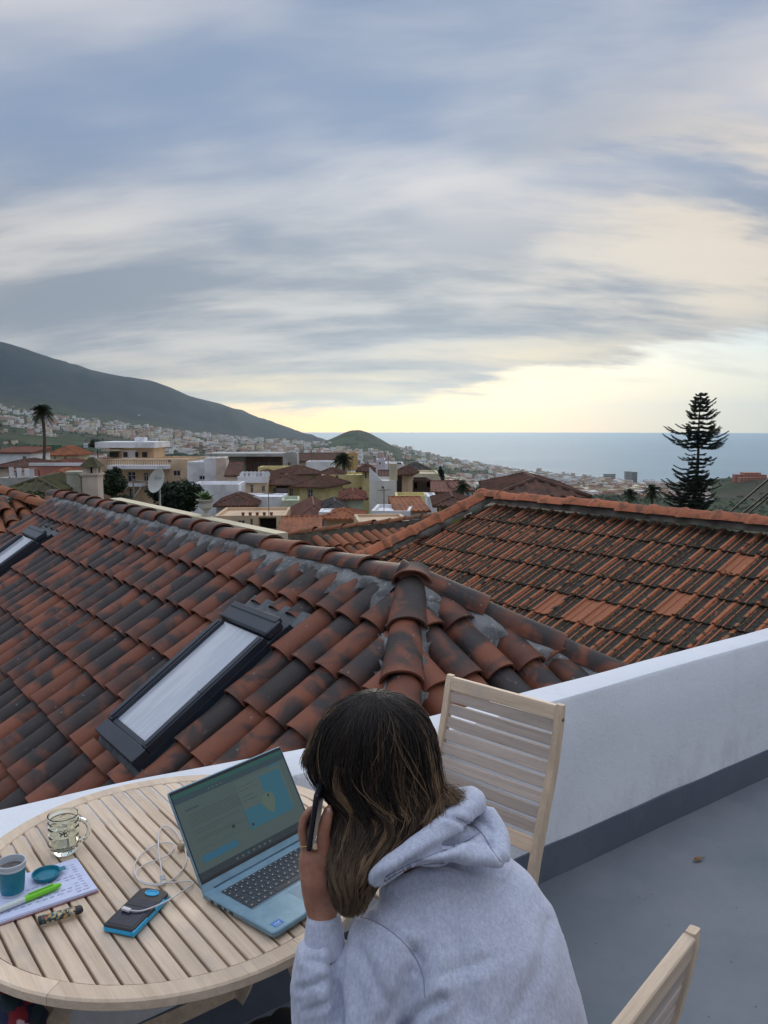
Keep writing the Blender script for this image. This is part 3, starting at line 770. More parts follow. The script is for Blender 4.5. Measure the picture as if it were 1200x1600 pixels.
CAPM = pmat('orange_cap_clay', (.40, .13, .06), (.20, .085, .045), 9, .9, .008, 45, detail=7, lo=.46, hi=.62, rnd=.12)
WALLG = pmat('old_render', (.085, .075, .062), (.16, .145, .12), 4, .9, .006, 30)
D2 = 11.0; T3 = R(24)
UP3 = (R1 * math.cos(T3) + ZV * math.sin(T3)); AP3 = Vector((0, 0, H)) + ray(762, 768) * D2
def old_roof():
    t = thing('old_tiled_roof', 'old orange roof of interlocking tiles dark with lichen behind the parapet', 'roof', AP3)
    X = -E1; X = X if X.cross(UP3).z > 0 else E1
    N3 = X.cross(UP3)
    O = AP3 - N3 * .10 - ZV * .10
    # slope body
    Ls, Lu = 6.2, 3.6
    vv = Vector(at(592, 852, (AP3 + 0 * E1).y * 0 + ray(592, 852).y * D2))   # end of the verge, same plane
    rr = ray(592, 852); tt = (AP3 - Vector((0, 0, H))).dot(N3) / rr.dot(N3); vv = Vector((0, 0, H)) + rr * tt
    vd = (vv - AP3).normalized()
    # verge runs on past the place where the near roof hides it
    vend = AP3 + vd * 4.6
    p0 = O; p1 = O - E1 * Ls; p2 = p1 - UP3 * Lu; p3 = O + vd * 4.6
    lo = lambda p: Vector((p.x, p.y, -12))
    back0 = O + R1 * 2.5 * math.cos(T3) - ZV * 2.5 * math.tan(T3); back1 = back0 - E1 * Ls
    mb = MB(); mb.add([p0, p1, p2, p3, lo(p2), lo(p3), back0, back1, lo(back0), lo(back1)], [(0, 3, 2, 1), (3, 5, 4, 2), (0, 1, 7, 6), (6, 7, 9, 8), (3, 0, 6, 8, 5), (1, 2, 4, 9, 7)])
    wobj('roof_deck', mb, DECKM, t)
    nv = Vector((vd.y, -vd.x, 0)).normalized(); nv = nv if nv.dot(E1) > 0 else -nv
    back = wl(0, -.22)
    # which tiles were replaced
    fresh = []
    for (x, y) in ((880, 912), (905, 916), (950, 928), (1062, 905), (1150, 845), (975, 1018), (990, 1020)):
        r_ = ray(x, y); q = Vector((0, 0, H)) + r_ * ((AP3 - Vector((0, 0, H))).dot(N3) / r_.dot(N3)); fresh.append(q)
    base = flat_tile()
    made = lay_tiles('tile', t, O - UP3 * .02, X, UP3, 0, 0, range(-2, 31), range(1, 9), [(AP3 + nv * -.05, nv), (Vector(back), WN), (AP3 - E1 * Ls, -E1)], base, OLD, jit=.0045, pitch=.192, expo=.385, off0=.02)
    mf = base.mesh('tile', FRESH, 'auto')
    for q in fresh:
        best = min(made, key=lambda o: (_MW[o.name] @ Vector((0, .19, 0)) - q).length)
        if len(best.data.vertices) == len(mf.vertices): best.data = mf
    print('old tiles', len(made))
    # ridge: angular caps with a raised collar at each joint
    mb = MB()
    def capmesh(L=.41):
        mb = MB(); pr = lambda s: [(-.12 * s, -.04), (-.085 * s, .0), (-.03 * s, .030 * s), (0, .038 * s), (.03 * s, .030 * s), (.085 * s, 0), (.12 * s, -.04)]
        rs = []
        for y, s_ in ((0, 1.0), (.03, 1.18), (.06, 1.42), (.085, 1.15), (.11, .98), (L, .92)):
            rs.append([(x, y, z + .012) for x, z in pr(s_)])
        n = 7; v = [p for r_ in rs for p in r_]
        f = [(i * n + k, i * n + k + 1, (i + 1) * n + k + 1, (i + 1) * n + k) for i in range(len(rs) - 1) for k in range(n - 1)] + [tuple(range(n))]
        return mb.add(v, f)
    cm = capmesh()
    lay_caps('ridge_tile', t, AP3 - E1 * 6.0 + ZV * -.03, AP3 + E1 * .2 + ZV * -.03, .385, ZV, CAPM, cm, jit=.010)
    nvn = N3
    lay_caps('verge_tile', t, AP3 + vd * .1 - N3 * .01, vend - N3 * .01, .385, nvn, CAPM, cm, jit=.01)
    # grey bedding below ridge and beside verge
    mb = MB(); n = 60
    for i in range(n + 1):
        s_ = 6.1 * i / n
        for j, (dn, zz) in enumerate(((.02, .0), (.06, -.05), (.085, -.10), (.10, -.135))):
            p = AP3 - E1 * s_ - R1 * (dn + .008 * mnoise.noise(Vector((s_ * 6, j, 0)))) + ZV * (zz + .008 * mnoise.noise(Vector((s_ * 7, j, 3))))
            mb.v.append(tuple(p))
    mb.f = [(i * 4 + j, i * 4 + j + 1, (i + 1) * 4 + j + 1, (i + 1) * 4 + j) for i in range(n) for j in range(3)]; mb.mi = [0] * len(mb.f)
    wobj('ridge_mortar', mb, WALLG, t, smooth=True)
    mb = MB(); n = 40
    side = (-nv); 
    for i in range(n + 1):
        s_ = 4.6 * i / n
        for j, (dn, zz) in enumerate(((.03, -.01), (.08, -.05), (.12, -.07), (.14, -.12))):
            p = AP3 + vd * s_ + side * (dn + .02 * mnoise.noise(Vector((s_ * 6, j, 0)))) + N3 * (zz + .01 * mnoise.noise(Vector((s_ * 7, j, 3))))
            mb.v.append(tuple(p))
    mb.f = [(i * 4 + j, i * 4 + j + 1, (i + 1) * 4 + j + 1, (i + 1) * 4 + j) for i in range(n) for j in range(3)]; mb.mi = [0] * len(mb.f)
    wobj('verge_mortar', mb, WALLG, t, smooth=True)
    # clumps of moss along ridge and rows
    mb = MB()
    for i in range(260):
        s_ = random.uniform(0, 6); rw = random.choice([0, 0, 1, 2, 3, 4, 5, 6])
        p = O - E1 * s_ - UP3 * (rw * .385 + (.10 if rw == 0 else .01) + random.uniform(-.02, .02)) + N3 * (.045 if rw else .06)
        if (p - (AP3 - nv * .05)).dot(nv) > -.05 or (p - Vector(back)).dot(WN) > 0: continue
        r_ = random.uniform(.010, .024)
        vs = [p + Vector((math.cos(a) * r_ * random.uniform(.7, 1.3), math.sin(a) * r_ * random.uniform(.7, 1.3), random.uniform(-.3, .2) * r_)) for a in np.linspace(0, 2 * math.pi, 6)[:-1]]
        b_ = len(mb.v); mb.v += [tuple(q) for q in vs] + [tuple(p + ZV * r_ * .9)]
        mb.f += [(b_ + k, b_ + (k + 1) % 5, b_ + 5) for k in range(5)]; mb.mi += [0] * 5
    wobj('moss', mb, pmat('roof_moss', (.035, .035, .02), (.11, .06, .03), 12, .95), t, kind='stuff')
old_roof()
# ------------------------------------------------------------------ the town
def plaster(name, c, d=.75, sc=.5):
    return pmat(name, c, tuple(v * d for v in c), sc, .9, .01, 4, detail=7, lo=.42, hi=.68)
def roofm(name, c1, c2):
    m = bpy.data.materials.new(name); m.use_nodes = True; g = G(m.node_tree); b = m.node_tree.nodes['Principled BSDF']
    P = g.n('ShaderNodeTexCoord').outputs['Object']; n = g.noise(P, 1.1, 7, .7); n2 = g.noise(P, 7, 4, .7)
    c = g.mix(g.ss(n, .38, .62), c1, c2); c = g.mix(g.m('MULTIPLY', g.ss(n2, .52, .68), .6), c, tuple(v * .4 for v in c2))
    g.put(b.inputs['Base Color'], c); b.inputs['Roughness'].default_value = .95
    return m
WHT = plaster('white_render', (.80, .81, .82)); CREAM = plaster('cream_render', (.68, .60, .42)); YEL = plaster('yellow_render', (.70, .60, .29)); OCH = plaster('ochre_render', (.55, .36, .14))
BEI = plaster('beige_render', (.64, .47, .31)); PNK = plaster('pink_render', (.52, .22, .17)); GRY = plaster('grey_render', (.42, .42, .40)); PGN = plaster('pale_green_render', (.52, .57, .42)); REDW = plaster('red_render', (.20, .025, .022))
GRN = plaster('green_render', (.015, .10, .05)); LGN = plaster('lime_render', (.22, .28, .07)); PALE = plaster('pale_beige_render', (.68, .56, .46)); BRW = plaster('brown_boards', (.075, .038, .026)); LIL = plaster('lilac_render', (.62, .57, .64))
RBR = roofm('brown_tiles', (.130, .056, .034), (.062, .034, .024)); ROR = roofm('orange_tiles', (.34, .12, .05), (.20, .075, .036)); RRD = roofm('red_tiles', (.20, .07, .042), (.11, .045, .03)); RMO = roofm('mossy_tiles', (.085, .085, .030), (.055, .045, .025)); RGY = roofm('grey_tiles', (.075, .065, .060), (.045, .038, .036))
PANE = solid('dark_window_glass', (.025, .03, .035), .15); FRW = solid('white_joinery', (.50, .50, .49), .6); FRD = solid('dark_joinery', (.045, .03, .025), .6)
DARK = solid('deep_shade_interior', (.02, .017, .015), .9)
def roof_mesh(mb, x0, x1, y0, y1, z, h, kind, ov=.45, ribs=True):
    """pitched roof with modelled tile courses; x across, y depth"""
    X0, X1, Y0, Y1 = x0 - ov, x1 + ov, y0 - ov, y1 + ov; W, D = X1 - X0, Y1 - Y0
    if kind == 'hip':
        i = min(D / 2, W / 2 * .999)
        if W >= D: r0, r1 = (X0 + i, (Y0 + Y1) / 2), (X1 - i, (Y0 + Y1) / 2)
        else: j = W / 2; r0, r1 = ((X0 + X1) / 2, Y0 + j), ((X0 + X1) / 2, Y1 - j)
    elif kind == 'gable': r0, r1 = (X0, (Y0 + Y1) / 2), (X1, (Y0 + Y1) / 2)
    elif kind == 'gable_y': r0, r1 = ((X0 + X1) / 2, Y0), ((X0 + X1) / 2, Y1)
    elif kind == 'shed': r0, r1 = (X0, Y1), (X1, Y1)
    t = .16
    e = [(X0, Y0, z), (X1, Y0, z), (X1, Y1, z), (X0, Y1, z)]; r = [(r0[0], r0[1], z + h), (r1[0], r1[1], z + h)]
    if kind in ('hip', 'gable', 'shed') and (W >= D or kind != 'hip'): F_ = [(0, 1, 5, 4), (1, 2, 5), (2, 3, 4, 5), (3, 0, 4)]
    else: F_ = [(0, 1, 4), (1, 2, 5, 4), (2, 3, 5), (3, 0, 4, 5)]
    mb.add(e + r, F_)
    mb.add(e + [(x, y, zz - t) for x, y, zz in e], [(0, 4, 5, 1), (1, 5, 6, 2), (2, 6, 7, 3), (3, 7, 4, 0), (4, 7, 6, 5)])
    # ridge and hip lines as raised caps
    for a, b in ([(4, 5)] + ([(0, 4), (1, 5 if F_[0] == (0, 1, 5, 4) else 4), (2, 5), (3, 4 if F_[0] == (0, 1, 5, 4) else 5)] if kind == 'hip' else [])):
        V = e + r
        if (Vector(V[a]) - Vector(V[b])).length > .3: mb.tube([Vector(V[a]) + ZV * .03, Vector(V[b]) + ZV * .03], .10, 6)
    # running ribs of the barrel tiles
    if ribs:
        V = [Vector(q) for q in e + r]
        for f in F_:
            P4 = [V[i] for i in f]; a, b = P4[0], P4[1]
            if len(P4) == 4: c, d = P4[2], P4[3]
            else: c = d = P4[2]
            n = int((b - a).length / .42)
            ex = (b - a).normalized(); no = (b - a).cross(P4[2] - a).normalized(); no = no if no.z > 0 else -no
            up = no.cross(ex).normalized(); up = up if up.z > 0 else -up
            la, lb = (b - a).length, 0
            tc_, td_ = (c - a).dot(ex), (d - a).dot(ex); hh = (c - a).dot(up)
            if hh < .4: continue
            for k in range(n):
                s_ = (k + .5) * la / n
                if s_ < td_ - 1e-6: q = hh * s_ / max(td_, 1e-6)
                elif s_ > tc_ + 1e-6: q = hh * (la - s_) / max(la - tc_, 1e-6)
                else: q = hh
                if q < .5: continue
                o = a + ex * s_; w_ = .13
                mb.add([o - ex * w_ + no * .005, o + no * .10, o + ex * w_ + no * .005, o - ex * w_ + up * q + no * .005, o + up * q + no * .09, o + ex * w_ + up * q + no * .005], [(0, 1, 4, 3), (1, 2, 5, 4), (0, 2, 1)])
def house(label, xl, xr, yt, d, wall, yaw=0, depth=8, roof='flat', rm=RBR, yr=None, ov=.4, wins=(), zb=None, name='house', cat='house', shut=FRW, ybase=None, parapet=.35, extra=None, group=None):
    """front facade between photo columns xl and xr, its top at row yt, d metres away; wins are photo rectangles on it"""
    p0 = at(xl, yt, d); u = Vector((math.cos(R(yaw)), math.sin(R(yaw)), 0))
    rr = ray(xr, yt); k = rr.x / rr.y
    s_ = (k * p0.y - p0.x) / (u.x - k * u.y); W = s_; zt = p0.z
    zb_ = (ground(p0.x, p0.y) - 1.5) if zb is None else zb
    zb_ = min(zb_, zt - 2)
    n = Vector((u.y, -u.x, 0))   # towards the camera
    M = Matrix((u, -n, ZV)).transposed().to_4x4(); M.translation = Vector((p0.x, p0.y, zb_))
    T = thing(name, label, cat, M, group); h = zt - zb_
    Mi = M.inverted()
    def onf(x, y, off=0):
        r_ = ray(x, y); nn = n; t_ = (p0 - Vector((0, 0, H))).dot(nn) / r_.dot(nn); q = Mi @ (Vector((0, 0, H)) + r_ * t_); return q
    rects = []
    for w_ in wins:
        a = onf(w_[0], w_[2]); b = onf(w_[1], w_[3]); rects.append((a.x, b.x, b.z, a.z, w_[4] if len(w_) > 4 else 'win'))
    # facade with real openings
    xs = sorted(set([0, W] + [v for r_ in rects for v in r_[:2]])); zs = sorted(set([0, h] + [v for r_ in rects for v in r_[2:4]]))
    xs = [v for v in xs if 0 <= v <= W]; zs = [v for v in zs if 0 <= v <= h]
    mb = MB()
    for i in range(len(xs) - 1):
        for j in range(len(zs) - 1):
            cx, cz = (xs[i] + xs[i + 1]) / 2, (zs[j] + zs[j + 1]) / 2
            if any(r_[0] < cx < r_[1] and r_[2] < cz < r_[3] for r_ in rects): continue
            mb.quad((xs[i], 0, zs[j]), (xs[i + 1], 0, zs[j]), (xs[i + 1], 0, zs[j + 1]), (xs[i], 0, zs[j + 1]))
    mb.quad((W, 0, 0), (W, depth, 0), (W, depth, h), (W, 0, h)); mb.quad((W, depth, 0), (0, depth, 0), (0, depth, h), (W, depth, h)); mb.quad((0, depth, 0), (0, 0, 0), (0, 0, h), (0, depth, h))
    for (a, b, c, e, kd) in rects:
        dp = .22 if kd != 'open' else 1.8
        mb.quad((a, 0, c), (a, dp, c), (b, dp, c), (b, 0, c)); mb.quad((a, 0, e), (b, 0, e), (b, dp, e), (a, dp, e)); mb.quad((a, 0, c), (a, 0, e), (a, dp, e), (a, dp, c)); mb.quad((b, 0, c), (b, dp, c), (b, dp, e), (b, 0, e))
    if roof == 'flat':
        t = .25; q = h - parapet
        mb.quad((0, t, q), (W, t, q), (W, depth - t, q), (0, depth - t, q))
        for (a, b, c, e) in ((0, W, 0, t), (0, W, depth - t, depth), (0, t, t, depth - t), (W - t, W, t, depth - t)):
            mb.quad((a, c, h), (b, c, h), (b, e, h), (a, e, h))
        mb.quad((t, t, q), (t, depth - t, q), (t, depth - t, h), (t, t, h)); mb.quad((W - t, t, q), (W - t, t, h), (W - t, depth - t, h), (W - t, depth - t, q))
        mb.quad((t, depth - t, q), (W - t, depth - t, q), (W - t, depth - t, h), (t, depth - t, h)); mb.quad((t, t, q), (t, t, h), (W - t, t, h), (W - t, t, q))
    obj('wall', mb, wall, T, M)
    if roof != 'flat':
        yy = yr if yr is not None else yt - 8
        dr = d + (depth / 2 if roof != 'shed' else depth); hr = max(.6, at(xl, yy, dr).z - zt)
        mb = MB(); roof_mesh(mb, 0, W, 0, depth, h, hr, roof, ov); obj('roof', mb, rm, T, M)
    for (a, b, c, e, kd) in rects:
        if kd == 'open':
            obj('opening', MB().quad((a, 1.8, c), (b, 1.8, c), (b, 1.8, e), (a, 1.8, e)), DARK, T, M); continue
        f = min(.09, (b - a) * .12); fm = shut
        if kd == 'boards': 
            obj('shutter', MB().box(a, b, .08, .13, c, e), FRD, T, M); continue
        mb = MB().box(a, b, .13, .19, c, c + f).box(a, b, .13, .19, e - f, e).box(a, a + f, .13, .19, c + f, e - f).box(b - f, b, .13, .19, c + f, e - f).box((a + b) / 2 - f / 2, (a + b) / 2 + f / 2, .14, .185, c + f, e - f)
        if e - c > 1.1: mb.box(a + f, b - f, .145, .18, c + (e - c) * .6, c + (e - c) * .6 + f * .8)
        fr = obj('door' if kd == 'door' else 'window', mb, fm, T, M)
        mb = MB().box(a + f * .5, b - f * .5, .16, .17, c + f * .5, e - f * .5); obj('pane', mb, PANE, fr, M)
        if kd == 'win' : link('sill', MB().box(a - .06, b + .06, -.08, .12, c - .08, c - .001).mesh('sill', wall), fr, M)
    if extra: extra(T, M, W, h, onf)
    return T
def slab_rail(T, M, onf, x0, x1, y, thick, out_=1.2, rail=None, m=WHT):
    a = onf(x0, y); b = onf(x1, y + thick); mb = MB().box(a.x, b.x, -out_, 0, b.z, a.z); s_ = obj('balcony_slab', mb, m, T, M)
    if rail:
        z1 = onf(x0, rail).z; mb = MB(); mb.box(a.x, b.x, -out_, -out_ + .05, z1 - .05, z1)
        n = max(3, int((b.x - a.x) / .35))
        for k in range(n + 1): x = a.x + (b.x - a.x - .04) * k / n; mb.box(x, x + .04, -out_ + .005, -out_ + .045, a.z, z1 - .05)
        link('railing', mb.mesh('railing', FRD), s_, M)
# left cluster
house('white house with red roof at the far left edge', -14, 47, 707, 125, WHT, 4, 9, 'shed', RRD, 700, .3, [(35, 41, 713, 719)])
house('small green rooftop hut left of the tall palm', 68, 83, 696, 150, GRN, 0, 4)
house('yellowish house with orange hipped roof right of the tall palm', 76, 118, 711, 140, CREAM, 5, 9, 'hip', ROR, 697, .5, [(84, 87, 713, 717), (100, 104, 713, 717)])
house('low house with brown hipped roof at the left edge', -10, 60, 730, 105, PALE, 2, 9, 'hip', RBR, 717, .4)
house('low house with dark red hipped roof behind the pink building', 64, 122, 726, 118, GRY, 0, 8, 'hip', RRD, 717, .3)
def ex_pink(T, M, W, h, onf):
    a = onf(47, 726); obj('coping', MB().box(-.1, W + .1, -.12, .3, h, h + .35), WHT, T, M)
house('long pink building with a white coping', 47, 133, 728, 98, PNK, 3, 6, 'flat', wins=[(91, 105, 737, 745), (118, 130, 735, 741)], extra=ex_pink)
house('yellow house with small orange roof behind the mossy roof', 72, 109, 748, 75, CREAM, 12, 7, 'hip', ROR, 734, .6, [(98, 102, 753, 757)])
house('low house with mossy tiled roof below the tall palm', 16, 84, 768, 44, GRY, 8, 7, 'hip', RMO, 752, .5)
def ex_apt(T, M, W, h, onf):
    slab_rail(T, M, onf, 176, 267, 726, 6, 2.2, 718.5); slab_rail(T, M, onf, 172, 229, 754, 5, 2.0)
    # set-back top floor under a wide white roof
    a = onf(152, 707); z0 = h
    W1 = onf(232, 707).x
    zr = onf(145, 700).z
    obj('top_floor', MB().box(1.2, W1, 2.5, 8, h, zr), BEI, T, M)
    obj('top_floor_wall', MB().box(W1 * .38, W1 * .66, 2.4, 2.49, h, zr - .4), WHT, T, M)
    for (x0, x1, m) in ((162, 177, PANE), (184, 191, FRD), (203, 208, PANE), (214, 222, PANE)):
        A = onf(x0, 711).x; B = onf(x1, 719).x; obj('window', MB().box(A, B, 2.33, 2.39, h + .2, zr - .7), m, T, M)
    obj('roof_slab', MB().box(-.6, W1 + .6, 1.2, 9, zr, zr + .9), WHT, T, M)
    obj('awning', MB().box(W1 * .08, W1 * .42, .6, 2.3, zr - .45, zr - .3), CREAM, T, M)
    c = onf(204, 697); obj('roof_tank', MB().box(c.x - .8, c.x + .8, 4, 5.5, zr + .9, zr + 1.6), WHT, T, M)
house('large beige apartment block with balconies behind the satellite dish', 150, 292, 717, 128, BEI, -3, 11, 'flat', wins=[(199, 212, 737, 753, 'door'), (224, 232, 738, 752, 'door'), (270, 282, 735, 744), (201, 210, 763, 778, 'door'), (262, 267, 718, 723)], extra=ex_apt, name='apartment_block', cat='apartment block')
def ex_white(T, M, W, h, onf): pass
house('white block with a small grey window right of the apartment block', 292, 336, 722, 122, WHT, -4, 8, 'flat', wins=[(311, 321, 743, 750)])
house('tall white wall block topped by a blue tank', 319, 337, 716, 120, WHT, -4, 6, 'flat')
house('narrow pale pink block beside the white block', 337, 353, 716, 119, PALE, 8, 7, 'flat')
house('low white garden building in front of the white block', 298, 373, 757, 100, WHT, 2, 6, 'flat', parapet=.5)
house('long grey building with flat roof', 334, 384, 713, 165, GRY, 0, 9, 'flat', wins=[(370, 377, 719, 724)])
def ex_gal(T, M, W, h, onf): obj('roof_slab', MB().box(-8, W + .8, -1.0, 9, h, h + .6), GRY, T, M)
house('brown timber gallery under a flat grey roof', 384, 440, 713, 163, BRW, 0, 9, 'flat', wins=[(396, 408, 721, 728, 'boards'), (412, 432, 721, 728, 'boards')], extra=ex_gal)
house('grey tower house with one square window', 442, 464, 708, 150, GRY, 3, 7, 'flat', wins=[(449, 455, 722, 730)])
house('low yellow wall building under the timber gallery', 403, 453, 730, 140, YEL, 0, 5, 'flat')
house('house with small brown roof beside the pink block', 352, 372, 743, 112, PALE, 4, 6, 'shed', RBR, 722, .2)
def ex_cren(T, M, W, h, onf):
    n = 7; mb_ = None
    obj('parapet_band', MB().box(-.15, W + .15, -.18, .25, h - .9, h), WHT, T, M)
    for k in range(n):
        x = W * (k + .3) / n; mb = MB(); mb.rings([[(x, -.1, h), (x + .8, -.1, h), (x + .8, .2, h), (x, .2, h)], [(x, -.1, h + .35), (x + .8, -.1, h + .35), (x + .8, .2, h + .35), (x, .2, h + .35)], [(x + .25, -.1, h + .6), (x + .55, -.1, h + .6), (x + .55, .2, h + .6), (x + .25, .2, h + .6)]]); obj('merlon', mb, WHT, T, M)
house('ochre building with a white crenellated parapet', 373, 417, 744, 108, BEI, 4, 5, 'flat', wins=[(375, 379, 754, 769, 'door'), (391, 396, 757, 770), (409, 414, 759, 769)], extra=ex_cren)
house('house with a broad brown hipped roof behind the crenellated parapet', 378, 440, 752, 122, CREAM, 3, 12, 'hip', RBR, 735, .6)
def ex_awn(T, M, W, h, onf):
    a = onf(432, 762); b = onf(451, 768); mb = MB(); rs = []
    for y, z in ((-1.3, b.z), (-.9, (a.z + b.z) / 2 + .25), (0, a.z + .25)): rs.append([(a.x, y, z), (b.x, y, z), (b.x, y, z - .08), (a.x, y, z - .08)])
    mb.rings(rs); obj('awning', mb, FRD, T, M)
house('yellow house with a brown roof and a dark awning', 417, 468, 757, 112, YEL, 2, 9, 'hip', RBR, 742, .9, [(426, 432, 762, 778), (434, 450, 766, 779, 'open'), (452, 458, 763, 779)], extra=ex_awn)
house('corner wing of the yellow house with one tall window', 468, 503, 760, 111, YEL, -18, 8, 'hip', RBR, 744, .9, [(480, 489, 764, 783)])
house('tall yellow house with lilac windows under a brown hipped roof', 455, 503, 741, 128, CREAM, 20, 9, 'hip', RBR, 728, .7, [(492, 495, 743, 749)])
house('long yellow facade with two tall windows and two small upper ones', 502, 572, 742, 121, YEL, -2, 8, 'flat', wins=[(510, 515, 742.5, 749), (524, 529, 742.5, 749), (508, 517, 764, 780), (534, 543, 763, 775), (560, 569, 761, 778)], shut=FRW)
house('brown-roofed upper storey of the long yellow facade', 502, 529, 741, 123, YEL, -2, 5, 'hip', RBR, 731, .8)
house('low building with a pale blue metal roof', 531, 556, 745, 135, LIL, 0, 5, 'shed', plaster('blue_sheet', (.42, .50, .56)), 738, .2)
house('long brown roof behind the palm in the middle of the town', 465, 536, 720, 175, CREAM, 0, 12, 'gable', RBR, 708, .4)
house('white boundary building before the long brown roof', 478, 518, 721, 150, WHT, -4, 5, 'flat')
house('ochre tower beside the dark palm', 543, 559, 708, 160, OCH, 5, 5, 'flat', wins=[(549, 553, 712, 716)])
house('yellow stair tower with a brown hipped cap', 566, 577, 736, 118, YEL, 0, 5, 'hip', RBR, 725, .9, [(570, 573, 738, 747)])
def ex_gab(T, M, W, h, onf):
    a = onf(577, 733).x; obj('gable', MB().add([(0, 0, h), (W * .5, 0, h), (0, 0, h + 1.7), (0, .3, h), (W * .5, .3, h), (0, .3, h + 1.7)], [(0, 1, 2), (3, 5, 4), (0, 2, 5, 3), (1, 4, 5, 2)]), WHT, T, M)
    c = onf(614, 733); obj('chimney', MB().box(c.x - .5, c.x + .5, .2, 1.2, h, h + 2.2), CREAM, T, M)
house('big blank whitewashed wall with one tiny window', 577, 618, 751, 105, plaster('streaked_white', (.76, .74, .68), .78, .35), -4, 8, 'flat', wins=[(596, 600, 760, 764)], extra=ex_gab)
house('small brown roof tucked behind the blank white wall', 592, 612, 751, 116, WHT, 0, 7, 'shed', RBR, 735, .2)
house('narrow beige tower with brown timber front', 619, 638, 741, 108, BEI, -10, 5, 'hip', RBR, 729, .7, [(619.6, 628, 742, 775, 'boards')])
house('white houses with a flat terrace behind the stair tower', 588, 602, 718, 165, LIL, 0, 7, 'flat', wins=[(592, 595, 722, 726)])
house('white terrace building left of the dark hipped roof', 602, 630, 724, 155, WHT, 0, 7, 'flat', wins=[(620, 627, 722.5, 726)])
def ex_band(T, M, W, h, onf): obj('string_course', MB().box(-.1, W + .1, -.15, -.001, h - 2.1, h - 1.7), FRD, T, M)
house('cream building with a dark grey hipped roof set back', 638, 687, 740, 130, CREAM, 0, 10, 'flat', extra=ex_band)
house('dark grey hipped roof over the cream building', 632, 672, 737, 142, GRY, 0, 9, 'hip', RGY, 723, .6, [(650, 654, 735.5, 739)])
house('half ruined brown building with boarded openings', 641, 676, 750, 112, BRW, 4, 6, 'flat', wins=[(644, 652, 754, 764, 'open'), (656, 664, 756, 768, 'boards'), (667, 673, 752, 762, 'open')])
house('low yellow wall building below the ruined one', 618, 668, 775, 88, YEL, 0, 5, 'flat', wins=[(636, 639, 778, 781)])
house('white stepped wall by the verge of the old roof', 668, 683, 776, 82, WHT, 0, 5, 'flat', parapet=.2)
house('dark red house with a flat roof', 677, 712, 768, 92, REDW, -3, 8, 'shed', RRD, 763, .3)
house('white extension of the dark red house', 712, 737, 766, 92, WHT, 3, 6, 'shed', RRD, 764, .3, [(719, 724, 768, 774)])
house('lime green house with a dark brown roof', 690, 726, 789, 70, LGN, -2, 7, 'hip', RBR, 777, .8, [(699, 704, 790.5, 796)])
house('flat orange tiled roof over a white building', 623, 668, 798, 74, WHT, 5, 7, 'shed', ROR, 788, .3)
house('long white building with wires over its roof', 580, 640, 798, 72, WHT, -5, 6, 'flat', parapet=.3)
house('large faded terracotta roof in the middle of the town', 458, 524, 818, 80, PALE, 6, 14, 'hip', roofm('faded_terracotta', (.19, .085, .06), (.12, .058, .042)), 783, .5)
house('small white house with an orange hipped roof', 498, 525, 800, 72, WHT, 0, 3, 'flat', wins=[(500.5, 506, 811, 823), (512, 519, 813, 827, 'door')], parapet=.1)
house('beige annex under the small orange hipped roof', 510, 556, 809, 71, BEI, -3, 4, 'hip', ROR, 797, .7)
house('pale green gabled building with brown roof behind the small white house', 536, 568, 779, 88, PGN, 3, 8, 'hip', RRD, 770, .5)
house('grey roofed shed behind the small white house', 508, 540, 795, 82, GRY, 5, 7, 'hip', RGY, 787, .3)
def ex_beige(T, M, W, h, onf):
    for k in range(5):
        x = W * (.4 + k * .1); obj('flower_pot', MB().lathe([(.0001, 0), (.12, 0), (.17, .3), (.0001, .3)], 8, Matrix.Translation((x, .15, h))), ROR, T, M)
house('beige house with a deep open porch', 335, 446, 806, 78, BEI, 3, 8, 'flat', wins=[(371, 383, 813, 822), (391, 395, 811, 824), (404, 432, 808, 829, 'open'), (436, 442, 815, 821)], extra=ex_beige, parapet=.3)
house('dark brown hipped roof behind the beige house', 338, 398, 790, 92, GRY, 5, 8, 'hip', RBR, 771, .4)
house('white building with rounded parapets behind the beige house', 372, 440, 776, 98, WHT, -2, 5, 'flat', parapet=.2)
house('pale green grey flat building under the yellow house', 440, 468, 782, 95, PGN, 6, 6, 'flat')
house('low building with red roof tiles in front of the terracotta roof', 440, 497, 832, 62, GRY, 4, 5, 'shed', ROR, 820, .3)
house('tan flat building behind the grey wall', 560, 640, 815, 60, BEI, 6, 5, 'flat', parapet=.2)
house('brown tiled roof just behind the ridge of the old roof', 782, 905, 775, 34, PALE, -3, 7, 'hip', RBR, 757, .4)
